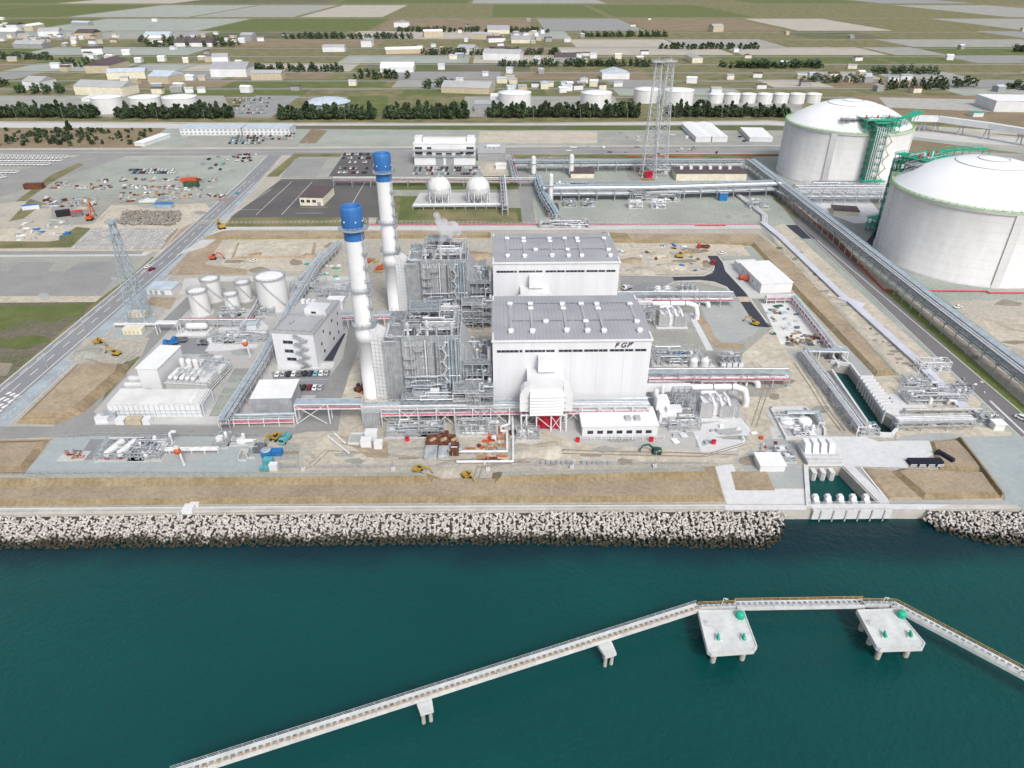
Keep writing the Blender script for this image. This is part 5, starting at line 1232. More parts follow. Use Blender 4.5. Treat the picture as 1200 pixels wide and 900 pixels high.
# row of covered basins left of the tall block
bs=G(130,487)
for k in range(5):
    c=G(146-k*0+[22,17,12,7,2][k]-14,446+k*7.4); t=thing('covered_basin','one of five long pale covered basins lined up beside the interior road','basin',c,PR,'covered basins')
    mb=MB(); mb.hcyl((0,0,1.1),(9.5,0,1.1),1.25,10); mb.build('cover','pale_concrete',t); mb=MB(); mb.box(-.5,-1.3,0,10,1.3,.7); mb.build('plinth','concrete',t); mb=MB(); mb.path([(9.5,0,2.2),(12,0,2.2),(12,0,.4)],.2,6); mb.build('pipe','steel',t)
house('pump_shed','pale blue-roofed shed with open bays near the lattice mast',(173,345),(202,346),338.5,330.5,'white_corr','roof_blue',doors=[(.1,.22,2.4),(.3,.42,2.4),(.55,.7,2.4)])
for (px,py,w,d,h,lab) in ((145,393,9,4.5,3.0,'cream switch house nearer the main road, below the other'),(151.5,373,8,3.6,2.8,'cream switch house at the foot of the lattice mast')):
    c=G(px,py); t=thing('switch_house',lab,'cabin',(c.x,c.y,0),group='cream switch houses')
    mb=MB(); mb.box(0,0,.3,w,d,h); mb.build('wall','cream',t); mb=MB(); mb.box(-.2,-.2,h,w+.2,d+.2,h+.25); mb.build('roof','cream',t)
    for k in range(4): mb=MB(); mb.box(.6+k*2,-.06,.8,1.8+k*2,.02,2.2); mb.build('door','beige',t)
c=G(217,390); t=thing('horizontal_tank','white horizontal tank on saddles inside a concrete bund','tank',(c.x,c.y,0))
mb=MB(); mb.hcyl((1.6,2,2.6),(9.2,2,2.6),1.7,16); mb.build('vessel','tank_white',t)
for x in (2.6,7.6): mb=MB(); mb.box(x-.3,1,0,x+.3,3,1.6); mb.build('saddle','concrete',t)
mb=MB(); mb.box(-1.5,-2,0,12.5,-1.7,.9); mb.box(-1.5,6,0,12.5,6.3,.9); mb.box(-1.5,-1.69,0,-1.2,5.99,.9); mb.box(12.2,-1.69,0,12.5,5.99,.9); mb.build('bund_wall','pale_concrete',t)
rack('pipe_portal','white pipe portal over the interior road near the lattice mast',WP((183,378,6.0),(208,378,6.0)),3,[6],[(-1,6.3,.3,PW),(0,6.3,.2,PS),(1,6.3,.3,PW)],12,mt=PW,cat='pipe portal',decks=[(6.1,-1.4,1.4,'white_paint')])
rack('pipe_rack','low white pipe line from the lattice mast to the portal',WP((134,380,1.5),(183,380,1.5)),1.6,[1.5],[(-.4,1.8,.25,PW),(.4,1.8,.25,PW)],8,mt=PW)
rack('pipe_rack','pipe rack in front of the five storage tanks',WP((210,375,4),(255,375,4),(300,375,4)),3,[2.5,4],[(-1,2.8,.25,PS),(0,4.2,.3,PW),(1,2.8,.3,PW),(1,4.2,.2,PK)],6,mt=PS)
rack('pipe_rack','pipe rack with pink pipe climbing right of the slim tanks',WP((283,383,4),(300,357,4),(312,330,4)),2,[2.5,4],[(-.6,2.8,.2,PK),(.3,4.2,.3,PW)],6,mt=PS)
def skid(px,py,w,d,h,n,label,seed,mats=('pipe_silver','pipe_white','steel'),frame=True,boxes=3,vess=2,base='concrete',rz=PR,name='pipe_skid',cat='equipment',group=None,rr=(.1,.3)):
    c=G(px,py); t=thing(name,label,cat,(c.x,c.y,0),rz,group); r=random.Random(seed)
    mb=MB(); mb.box(-.4,-.4,.05,w+.4,d+.4,.35); mb.build('plinth',base,t)
    if frame: sframe(t,.2,.2,w-.2,d-.2,[h*.55,h],max(1,int(w/4)),max(1,int(d/4)),.22,mats[0],deck=None,rail=False)
    maze(t,0,0,.4,w,d,h,n,seed,rr,mats=mats)
    for k in range(boxes):
        x,y=r.uniform(0,w-2.2),r.uniform(0,max(.1,d-2)); a,b,hh=r.uniform(1.2,2.4),r.uniform(1,1.9),r.uniform(1.2,2.6); mb=MB(); mb.box(x,y,.35,x+a,y+b,.35+hh); mb.box(x+.15,y-.06,.6,x+a-.15,y-.005,hh); mb.build('cabinet',r.choice(('white_paint','pipe_silver','white_paint')),t)
    for k in range(vess):
        x,y=r.uniform(1,w-1),r.uniform(1,max(1.1,d-1)); rr_=r.uniform(.5,1.0); hh=r.uniform(1.8,3.6)
        mb=MB()
        if r.random()<.6: mb.hcyl((x,y,.4+rr_),(x,y,.4+hh),rr_,12)
        else: mb.hcyl((x,y,1.4),(min(w,x+hh),y,1.4),rr_,12)
        mb.build('vessel','pipe_white',t)
    return t
skid(243,403,12,6,4,14,'grey pumps and pipework between the tanks and the equipment deck',601)
skid(255,378,9,9,5,12,'tangle of pipes at the foot of the storage tanks',602)
skid(262,404,20,7,4,20,'bank of small pumps under a pipe frame right of the bunded tank',603,boxes=5)
skid(262,371,12,8,3.5,12,'pipework between the two slim storage tanks',604,frame=False)
skid(300,372,9,6,4,10,'pipes beside the widest storage tank',605)
house('pale_roof_shed','pale lilac-roofed shed right of the pump bank',(283,388),(301,388),380,374,'white_corr','roof_blue')
skid(340,345,18,12,5,22,'pipe yard between the widest storage tank and the chimneys',606)
skid(372,352,16,10,6,20,'pipework and frames left of the nearer chimney',607)
house('small_kiosk','small white kiosk left of the nearer chimney',(384,363),(402,363),353,347,'white_corr','roof_white')
# admin building and neighbours
ad=house('administration_building','white three-storey administration building with projecting balconies, far behind the spheres',(486,193.5),(557,193.5),168,160,'white_paint','roof_white',dep=24,
    windows=[(9.5,11.5,[(.02,.14),(.22,.29),(.76,.81),(.86,.98)]),(13.6,15.6,[(.02,.14),(.22,.29),(.86,.98)])] ,doors=[(.35,.48,6.5),(.52,.65,6.5)])
W_,D_,H_=ad['W'],ad['D'],ad['H']
for z in (7.8,12.4): mb=MB(); mb.box(-.8,-1.8,z,W_+.8,-.07,z+.5); mb.rail([(-.8,-1.7),(W_+.8,-1.7)],z+.5,w=.25,h=1.2); mb.build('balcony','pipe_silver',ad)
for k in range(6): mb=MB(); x=W_*(.04+.16*k); mb.box(x,-.3,8.6,x+W_*.1,-.08,10.6); mb.build('window','glass',ad)
mb=MB(); mb.box(W_*.15,4,H_,W_*.85,11,H_+3.4); mb.box(.5,6,H_,W_*.13,16,H_+4); mb.box(W_*.87,6,H_,W_-.5,16,H_+4); mb.box(W_*.16,11.2,H_,W_*.84,20,H_+1.4); mb.build('rooftop_block','white_paint',ad)
an=house('annex','low grey annex with shaded ground floor right of the administration building',(560,189),(592,189),179,170,'gray_paint','roof_gray',doors=[(.1,.3,3),(.4,.6,3),(.65,.9,3)],dep=40)
W_,H_=an['W'],an['H']; mb=MB(); mb.box(W_*.3,24,H_,W_*.8,27,H_+1.5); mb.build('roof_unit','white_paint',an)
for k in range(4): mb=MB(); mb.cyl(W_*(.25+.17*k),18,H_,H_+1.2,.9,8); mb.build('roof_fan','gray_paint',an)
house('site_hut','small white hut on the sandy yard by the annex',(581,198),(593,198),193,190.5,'white_paint','roof_white')
house('brown_roof_building','cream building with a brown roof alone on the dark lot',(352,241),(379,241.5),231,214.5,'cream','roof_brown',dep=30,windows=[(2.5,4.5,[(.05,.2),(.3,.45),(.55,.7)])],doors=[(.75,.9,3)])
house('brown_roof_building','cream building with a brown roof in the terminal yard, left one',(669,209),(696,209),203,196,'cream','roof_brown')
house('brown_roof_hut','tiny cream hut with a brown roof at the corner of the terminal yard',(642,255),(655,255),248,238,'cream','roof_brown')
lb=house('brown_roof_building','long cream building with a brown roof and white roof vents below the gas tank',(792,212),(874,212),203,195,'cream','roof_brown')
for k in range(6): mb=MB(); x=lb['W']*(.09+.14*k); mb.box(x,lb['D']*.55,lb['H'],x+2.5,lb['D']*.55+3,lb['H']+2.4); mb.build('roof_vent','white_paint',lb)
house('brown_roof_building','cream building with a brown roof between the two gas tanks',(976,252),(1006,254),247,241,'cream','roof_brown')
wb=house('warehouse','white warehouse with a pale blue-white roof beside the new dark road',(890.5,344),(926.8,342.5),331.3,306.8,'white_paint','roof_white')
for k in range(4): mb=MB(); mb.box(-.06,4+k*7,2,.02,5.2+k*7,3.4); mb.build('window','gray_paint',wb)
mb=MB(); mb.box(.5,wb['D']+.05,0,wb['W']*.72,wb['D']+8,4); mb.build('rear_annex','white_paint',wb)
for i,(xa,xb) in enumerate(((212,283),(285,340))):
    pf=house('site_office',('long two-storey prefab site office, left of the pair' if i==0 else 'shorter two-storey prefab site office, right of the pair'),(xa,158.5),(xb,158.5),150,145,'white_corr','roof_blue',group='prefab offices')
    n=14 if i==0 else 11; 
    for fl in (1.0,4.4):
        for k in range(n): mb=MB(); x=pf['W']*(k+.25)/n; mb.box(x,-.1,fl,x+pf['W']*.5/n,.02,fl+1.6); mb.build('window','gray_paint',pf)
house('long_shed','long narrow white shed beside the heath',(158,171),(170,171.5),167,157,'white_corr','roof_white')
for i,(xa,xb) in enumerate(((815,834),(833,852))):
    house('storage_shed','%s of two white gabled sheds in the far yard'%('left','right')[i],(xa,166.5),(xb,166.5),160,150.5,'white_corr','roof_white',dep=70,ridge=1.5,group='gabled sheds')
house('flat_shed','low pale shed right of the two gabled sheds',(878,166),(905,166.5),161,154,'white_corr','roof_white',dep=50)
# water intake pumps
pb=house('pump_house','pale concrete pump block above the intake basin, with four gate covers',(946,546.2),(986,546.2),539,520,'pale_concrete','pale_concrete',z=2.2)
W_,D_,H_=pb['W'],pb['D'],pb['H']
for k in range(4):
    mb=MB(); x=.3+k*(W_-.6)/4; w_=(W_-.6)/4-.7; mb.prism([(x,4.5),(x+w_,4.5),(x+w_,D_-.5),(x,D_-.5)],H_,H_+3.4,[(x+.1,6),(x+w_-.1,6),(x+w_-.1,D_-1),(x+.1,D_-1)]); mb.build('gate_cover','white_paint',pb)
mb=MB(); mb.rail([(0,.5),(W_,.5)],H_,w=.1); mb.rail([(0,3),(W_,3)],H_,w=.1); mb.build('railing','pipe_white',pb)
for k in range(3): 
    c=G(952.5+k*10.5,547,0); o=solo('basin_pier',MB().prism([(-.8,-2.6),(0,-3.2),(.8,-2.6),(.8,0),(-.8,0)],-6,-.6),'pale_concrete','concrete pier %s under the pump block'%('nearest the left wall','in the middle','nearest the sloped wall')[k],'pier',(c.x,c.y-.02,0),group='piers under the pump block')
house('valve_house','low white valve house left of the pump block',(890,553),(919,553),545,531,'white_paint','roof_white')
skid(913,543,6,8,2.5,14,'cluttered valves between the valve house and the pump block',611,boxes=2)
# gates at the basin mouth
g0=G(948.5,591.5); g1=G(1040,590.6)
d=(g1-g0); L=d.length; a_=math.atan2(d.y,d.x)
t=thing('barrier_deck','white concrete deck across the mouth of the intake basin','deck',(g0.x,g0.y,0),a_)
mb=MB(); mb.box(0,-3.6,-3.2,L,-.1,.35); mb.build('deck','pale_concrete',t)
for k in range(6): mb=MB(); x=2.5+k*(L-5)/5; mb.box(x-.2,-3.9,-4.5,x+.2,-3.61,.6); mb.build('fender_pile','old_concrete',t)
mb=MB(); mb.rail([(0,-3.4),(L,-3.4)],.35,h=1.1,w=.1); mb.rail([(0,-.4),(L,-.4)],.35,h=1.1,w=.1); mb.build('railing','pipe_white',t)
for k,px in enumerate((956,970.5,985,1000,1015)):
    c=G(px,588); mb=MB(); mb.prism([(-.9,0),(.9,0),(.9,2.6),(-.9,2.6)],-6,.9); mb.prism([(-1.0,1.2),(1.0,1.2),(1.0,3.2),(-1.0,3.2)],.9,2.1,[(-.7,1.4),(.7,1.4),(.7,2.9),(-.7,2.9)])
    solo('gate_post',mb,'white_paint',['leftmost','second from left','middle','fourth from left','rightmost'][k]+' white gate post in the intake basin mouth','gate post',(c.x,c.y-1.2,0),group='gate posts')
# basin coping walls
def wallpx(name,label,pts,h,w,mt='pale_concrete',base=0,closed=False,cat='wall'):
    P=[G(x,y) for x,y in pts]; c=P[0]; mb=MB(); n=len(P)
    for i in range(n-(0 if closed else 1)):
        a,b=P[i]-c,P[(i+1)%n]-c; d=(b-a).normalized()*w*.5; mb.beam((a.x-d.x*.9,a.y-d.y*.9,base+h/2),(b.x+d.x*.9,b.y+d.y*.9,base+h/2+.002*(i%2)),w,h)
    return solo(name,mb,mt,label,cat,(c.x,c.y,0),0)
wallpx('basin_wall_coping','pale wall along the left side of the intake basin',[(944.0,547.5),(947,592)],.7,1.5)
mb=MB(); A0,A1,B0,B1=G(988,546.5),G(1031,590),G(997,546.5),G(1040,589)
mb.add([(A0.x,A0.y,.3),(A1.x,A1.y,.3),(B1.x,B1.y,1.0),(B0.x,B0.y,1.0),(A0.x,A0.y,-3),(A1.x,A1.y,-3),(B1.x,B1.y,0),(B0.x,B0.y,0)],[(0,1,2,3),(4,7,6,5),(0,4,5,1),(3,2,6,7),(0,3,7,4),(1,5,6,2)])
solo('sloping_wall',mb,'pale_concrete','broad white sloping wall along the right side of the intake basin','wall',rz=0)
wallpx('channel_wall','curved white wall round the discharge channel',[(974,437),(1017,500.5),(1022,506),(1031,511.5),(1044,512),(1051,504),(1049,494)],1.8,.9)
wallpx('channel_wall','white wall on the right side of the discharge channel',[(974,425.5),(996,429.5),(1007,445),(1034,484),(1048,491.5)],1.6,.9)
wallpx('sluice_wall','white wall round the square sluice pits at the channel head',[(961,414.5),(982,414.5),(988,423),(996,430)],1.5,.8)
wallpx('sluice_wall','white dividing wall between the square sluice pits',[(972,414.5),(982,430)],1.5,.8)
for k in range(11):
    x=1005+k*2.85; y=446+k*4.0; c=G(x,y); mb=MB(); mb.box(0,-.35,0,5.6,.35,2.3); mb.prism([(-.2,-.35),(.8,-.35),(.8,.35),(-.2,.35)],-5,1.0)
    solo('buttress_slab',mb,'white_paint','one of eleven white slabs standing side by side along the discharge channel','slab',(c.x+.7,c.y,0),PR,'channel slabs')
wallpx('low_wall','white low wall edging the treatment basin pit',[(903,480),(943,479),(966,505),(966,514),(921,515),(903,480)],1.2,.8)
skid(908,500,14,8,3,12,'two domed filters in the open concrete pit',612,frame=False,boxes=0,vess=0)
for k,px in enumerate((921,942)):
    c=G(px,497); t=thing('filter_dome',('left','right')[k]+' round white filter in the open pit','tank',(c.x,c.y,0),group='round filters'); mb=MB(); mb.cyl(0,0,0,1.6,2.8,20); mb.build('body','tank_white',t); mb=MB(); mb.ball((0,0,1.6),2.8,20,8,.45); mb.build('dome_top','dome_white',t)
skid(925,514,11,5,2.6,20,'valves and pumps in the lower half of the open pit',613,frame=False,boxes=4)
rack('pipe_rack','white pipe rack down the left side of the discharge channel',WP((943,411,4),(975,452,4),(1011,500,4)),3.0,[2.2,4],[(-1.0,2.5,.3,PW),(0,4.2,.3,PW),(1,2.5,.3,PK),(1.1,4.2,.2,PS)],5,mt=PW,decks=[(4.1,-1.3,-.3,SBL)],rails=True)
rack('pipe_rack','pipe rack crossing above the head of the discharge channel',WP((943,410,4),(993,411,4)),3.0,[4],[(-1.0,4.2,.3,PW),(1,4.2,.3,PS)],6,mt=PW,decks=[(4.4,-1.3,1.3,SBL)])
rack('pipe_rack','pink-legged pipe rack round the white laydown sheet',WP((898,347.5,4),(930,346.5,4),(953,374,4),(978,406,4),(990,410,4)),2.6,[2.2,4],[(-.9,2.5,.35,PK),(0,2.5,.25,PW),(.8,4.2,.2,PW),(-.5,4.2,.2,PS)],4,mt=PW,decks=[(4.1,-.2,1.2,SBL)])
rack('pipe_rack','pipe rack along the top edge of the intake pit',WP((922,483,3),(958,483,3),(963,495,3)),1.8,[3],[(-.5,3.2,.3,PW),(.5,3.2,.2,PS)],5,mt=PW,decks=[(3.3,-.8,.8,SBL)])
skid(1008,512,7,5,3.5,12,'pipes and valves at the seaward end of the channel rack',614)
for k in range(6): skid(951+k*8.3,443+k*11,4,2.5,2.2,5,'small pipe frames beside the discharge channel rack',620+k,boxes=1,vess=0,group='small pipe frames')
# right hand skids and pipe bridge
rack('pipe_bridge','silver pipe bridge with diagonal legs beyond the curved channel end',WP((1050,492,4.5),(1140,490,4.5)),3.6,[2.5,4.5],[(-1.2,4.9,.45,PW),(0,4.9,.35,PS),(1.1,4.9,.4,PS),(0,2.8,.3,PW)],8,mt=PS,cat='pipe bridge',brace=True,rails=True)
rack('pipe_rack','thin pipe line behind the silver pipe bridge',WP((1060,480,2.5),(1150,479,2.5)),1.6,[2.5],[(-.4,2.8,.25,PS),(.4,2.8,.2,'beige')],7,mt=PS)
skid(1064,475,24,10,4.5,34,'large silver heat exchanger skid beside the covered duct',630,boxes=6,vess=4)
skid(1062,455,12,6,3.5,14,'pipe skid behind the large heat exchanger skid',634)
skid(1076,437,14,5,5,18,'white pipe headers where the covered duct meets the east road',631,mats=('pipe_white','pipe_white','pipe_silver'))
skid(1117,463,8,4,3.5,12,'dark pump skid close to the east road',632,mats=('steel','steel_dark','steel'))
skid(1148,497,9,5,2.6,12,'row of meters by the corner of the east road',633,mats=('steel','steel_dark','pipe_silver'))
house('valve_cabin','small white cabin at the corner of the east road',(1164,505),(1176,505),497,492,'white_paint','roof_white')
# covered duct trough
for (P,w_,lab) in (([(893,262),(915,280),(989,351)],3.6,'upper stretch of the pale lilac covered duct beside the east road'),([(996,355),(1079,430)],3.6,'middle stretch of the pale lilac covered duct'),([(1082,434),(1130,481)],4.2,'lower stretch of the pale lilac covered duct by the pipe skids')):
    Q=[G(x,y) for x,y in P]; c=Q[0]; mb=MB()
    for i in range(len(Q)-1): a,b=Q[i]-c,Q[i+1]-c; mb.beam((a.x,a.y,.6),(b.x,b.y,.6),w_,1.2)
    t=thing('covered_duct',lab,'duct',c,0,'covered duct stretches'); mb.build('duct_box','pipe_silver',t)
    mb=MB()
    for i in range(len(Q)-1): a,b=Q[i]-c,Q[i+1]-c; mb.beam((a.x,a.y,1.3),(b.x,b.y,1.3),w_+.4,.2)
    mb.build('lid','duct_lid',t)
c=G(991,353); mb=MB(); mb.box(-4,-2,0,9,3,1.2); solo('duct_chamber',mb,'duct_lid','wider flat chamber in the lilac covered duct','duct',(c.x,c.y,0),-.9)
rack('pipe_rack','four white pipes bending over the pink road into the covered duct',WP((864,228,1),(896,252,1),(896,262,1)),4,[1],[(-1.3,1.4,.4,PW),(-.4,1.4,.4,PW),(.5,1.4,.4,PW),(1.4,1.4,.4,PW)],6,mt=PS,decks=[(1.05,-1.9,1.9,'pipe_silver')])
for k in range(4):
    c=G(1108+k*4.2,456+k*5.0); c=G(1093+k*7,441+k*7.2+14); mb=MB(); mb.path([(-1.5,0,1.4),(-1,0,2.8),(1,0,2.8),(1.5,0,1.4)],.6,10); solo('pipe_hoop',mb,'pipe_white','one of four white pipe hoops over the lower covered duct','pipe',(c.x,c.y,0),-.2,'pipe hoops')
# ================= LONG RACKS OF THE TERMINAL =================
m6=[(-3,6.3,.35,PS),(-2,6.3,.3,SBL),(-1,6.3,.4,PS),(.2,6.3,.3,PW),(1.4,6.3,.35,PS),(2.6,6.3,.3,SBL),(-2.4,9.3,.35,PS),(-.8,9.3,.35,PW),(.9,9.3,.5,PS),(2.3,9.3,.3,PS)]
RR=[G(868,200),G(923,246),G(1070,371),G(1189,470)]
RR.append(RR[-1]+(RR[-1]-RR[-2]).normalized()*60)
off_=Vector((7.0,0,0)); RR=[p+off_ for p in RR]
rack('pipe_rack','long double-deck pipe rack with a pale walkway, beside the east road on the right',RR,8,[6,9],m6,9,mt='steel',decks=[(9.9,-4,-2.6,'pipe_silver'),(6.6,-3.5,3.5,'grating'),(9.8,.2,3.6,SBL)],rails=True,bw=.4,railmt='steel')
rack('pipe_rack','rearmost pipe rack across the gas terminal, ending at the farther gas tank',[G(600,201),G(700,201),G(868,200)],8,[6,9],m6,14,mt='steel',decks=[(9.8,-4,.5,SBL)],bw=.5)
big=[(z_,h_,r_,p_) for z_,h_,r_,p_ in [(-4,5.6,.5,PS),(-2.6,5.6,.4,SBL),(-1,5.6,.6,PS),(.6,5.6,.5,PW),(2.2,5.6,.4,SBL),(3.8,5.6,.5,PS),(-4,9.4,.5,PW),(-2,9.4,.45,PS),(-.3,9.4,.6,PS),(1.6,9.4,.4,SBL),(3.4,9.4,.6,PS)]]
rack('pipe_rack','thickest pipe rack across the middle of the gas terminal',[G(636,234),G(760,233),G(912,228)],11,[5,9],big,12,mt='steel',decks=[(9.9,1,5.4,SBL),(5.2,-5,5,'steel_dark')],bw=.5,rails=True,railmt='steel')
rack('pipe_rack','light pipe rack running west from the terminal behind the spheres',[G(392,218),G(500,218),G(632,219)],5,[5,6.5],[(-1.5,5.4,.4,PK),(0,5.4,.4,PS),(1.5,5.4,.3,PW),(.5,6.9,.4,PW)],14,mt='steel',decks=[(6.7,.6,2.4,SBL)],bw=.45)
rack('pipe_rack','pale blue pipe rack running seaward at the left of the terminal yard',[G(629,216),G(636,236),G(652,263)],5.5,[4,7],[(-1.8,4.4,.4,PK),(-.6,4.4,.4,PS),(.8,7.3,.5,SBL),(-.8,7.3,.5,SBL),(2,4.4,.3,PW)],8,mt=SBL,decks=[(7.1,-.4,2.6,SBL)],bw=.5)
rack('pipe_rack','short pink-piped rack by the annex beyond the spheres',[G(604,216),G(598,190)],4,[4,7],[(-1.2,7.3,.4,PK),(0,7.3,.4,PS),(1.2,4.3,.4,PW)],10,mt=SBL,bw=.5)
rack('pipe_rack','dense pipe rack between the two gas tanks',[G(930,236),G(985,236),G(1052,237)],14,[4.5,8,11],[(x,z,.4,p) for x,z,p in ((-5,5,PS),(-3,5,PW),(-1,5,PS),(1,5,PS),(3,5,SBL),(5,5,PS),(-5,8.4,PS),(-2,8.4,PS),(1,8.4,PW),(4,8.4,PS),(-3,11.4,PW),(2,11.4,PS))],8,mt='steel',bw=.5,rails=True)
for (px,py,w_,d_,h_,n_,lab,sd_) in ((648,228,40,12,7,40,'compressor skids under the thick pipe rack, at the left of the terminal yard',701),(738,237,38,14,7,40,'pump skids in front of the thick pipe rack, mid terminal',702),(632,196,30,12,6,16,'pipework between the two rear racks at the left of the terminal',703),(690,200,50,8,5,18,'valve row under the rearmost pipe rack',704),(760,205,30,10,7,24,'valves at the foot of the tall lattice tower',705),(945,230,60,12,9,46,'pipework below the dense rack between the gas tanks',706),(632,268,34,9,5,34,'pipe junction behind the farther hall',707),(880,246,14,10,6,12,'pipework where the thick rack meets the covered duct',708)):
    skid(px,py,w_,d_,h_,n_,lab,sd_,rr=(.2,.5),boxes=6,vess=3,mats=('pipe_silver','steel','pipe_white','steel_dark'))
for k,(px,py) in enumerate(((661,243),(683,243))): skid(px,py,9,9,4,14,('left','right')[k]+' silver compressor block in the terminal yard',720+k,rr=(.25,.5),mats=('steel','pipe_silver','steel_dark'),group='compressor blocks')
for k,(px,py) in enumerate(((737,245),(764,245))): skid(px,py,10,8,5,16,('left','right')[k]+' white pump block with slanting pipes in the terminal yard',730+k,rr=(.25,.5),mats=('pipe_white','pipe_white','pipe_silver'),group='pump blocks')
for (px,py,h_,r_,lab) in ((645,238,22,1.6,'tall white column tank at the left of the terminal yard'),(655,230,12,1.2,'short white column beside the tall one'),(625,205,16,2.0,'white column tank by the rear rack'),(669,206,18,2.0,'white column tank behind the left brown-roofed building')):
    c=G(px,py); t=thing('column_tank',lab,'tank',(c.x,c.y,0)); mb=MB(); mb.hcyl((0,0,r_),(0,0,h_-r_),r_,14); mb.build('shell','tank_white',t); mb=MB(); mb.lathe([(r_+1,h_*.6),(r_+1,h_*.6+.2)],12,smooth=False); mb.beam((r_+.3,0,0),(r_+.3,0,h_*.9),.3); mb.build('gallery','steel',t)
c=G(894,238); mb=MB()
c=G(840,233); t=thing('blue_cabinet','bright blue container under the thick pipe rack','container',(c.x,c.y,0)); mb=MB(); mb.box(0,-6.5,0,6,-3.2,6); mb.build('box','blue',t); mb=MB(); mb.box(-.2,-6.8,6,6.2,-3,6.3); mb.build('lid','steel_blue',t)
# long red fire mains
for P,lab in (([(930,240),(955,262),(1000,305),(1037,342),(1051,343)],'red fire main along the verge of the east road'),([(1084,342),(1156,342.5),(1159,344.5),(1280,344.5)],'red fire main in front of the nearer gas tank'),([(634,216),(636,232),(650,262)],'red fire main beside the pale blue rack'),([(815,265),(850,265.2)],'short red fire main by the pink road'),([(735,184),(930,182.5)],'red fire main behind the rearmost rack')):
    Q=[G(x,y,0) for x,y in P]; c=Q[0]; mb=MB(); mb.path([(q.x-c.x,q.y-c.y,.7) for q in Q],.32,6)
    for q in Q: mb.box(q.x-c.x-.2,q.y-c.y-.2,0,q.x-c.x+.2,q.y-c.y+.2,.6)
    solo('fire_main',mb,'red',lab,'pipe',(c.x,c.y,0),0)
# ================= LATTICE TOWERS =================
def pylon(px,py,ytop,hb,wb,wt,mt,label,h=None,arms=0,dish=True):
    c=G(px,py); h=h or HT(py,ytop); t=thing('lattice_tower',label,'lattice tower',(c.x,c.y,0)); mb=MB(); n=max(8,int(h/5)); prev=None
    for k in range(n+1):
        q=k/n; w=wb+(wt-wb)*q**.75; z=h*q; P=[(-w/2,-w/2,z),(w/2,-w/2,z),(w/2,w/2,z),(-w/2,w/2,z)]
        for i in range(4): mb.beam(P[i],P[(i+1)%4],.2)
        if prev:
            for i in range(4): mb.beam(prev[i],P[i],hb); mb.beam(prev[i],P[(i+1)%4],.17); mb.beam(prev[(i+1)%4],P[i],.17)
        prev=P
    mb.build('frame',mt,t)
    for i in range(4): s=((-1,-1),(1,-1),(1,1),(-1,1))[i]; mb=MB(); mb.box(s[0]*wb/2-.8,s[1]*wb/2-.8,0,s[0]*wb/2+.8,s[1]*wb/2+.8,.7); mb.build('footing','concrete',t)
    mb=MB(); w=wt; mb.box(-w,-w,h,w,w,h+.2); mb.rail([(-w,-w),(w,-w),(w,w),(-w,w)],h+.2,closed=True,w=.15); mb.beam((0,0,h),(0,0,h+4),.2); mb.build('top_platform',mt,t)
    if dish:
        for z,s in ((h*.93,1),(h*.86,-1)): mb=MB(); mb.tube((s*w*.8,-w*.8,z),(s*w*.8,-w*.8-.7,z),1.3,14); mb.build('antenna_dish',mt,t)
    return t
pylon(164.5,374,261,.34,9.5,2.0,'steel_blue','blue-grey lattice mast beside the main road, left of the storage tanks')
pylon(759,206,0,.5,12,4.5,'pipe_silver','left of the twin pale lattice towers in the gas terminal',h=88,dish=False)
pylon(772,205,0,.5,12,4.5,'pipe_silver','right of the twin pale lattice towers in the gas terminal',h=88,dish=False)
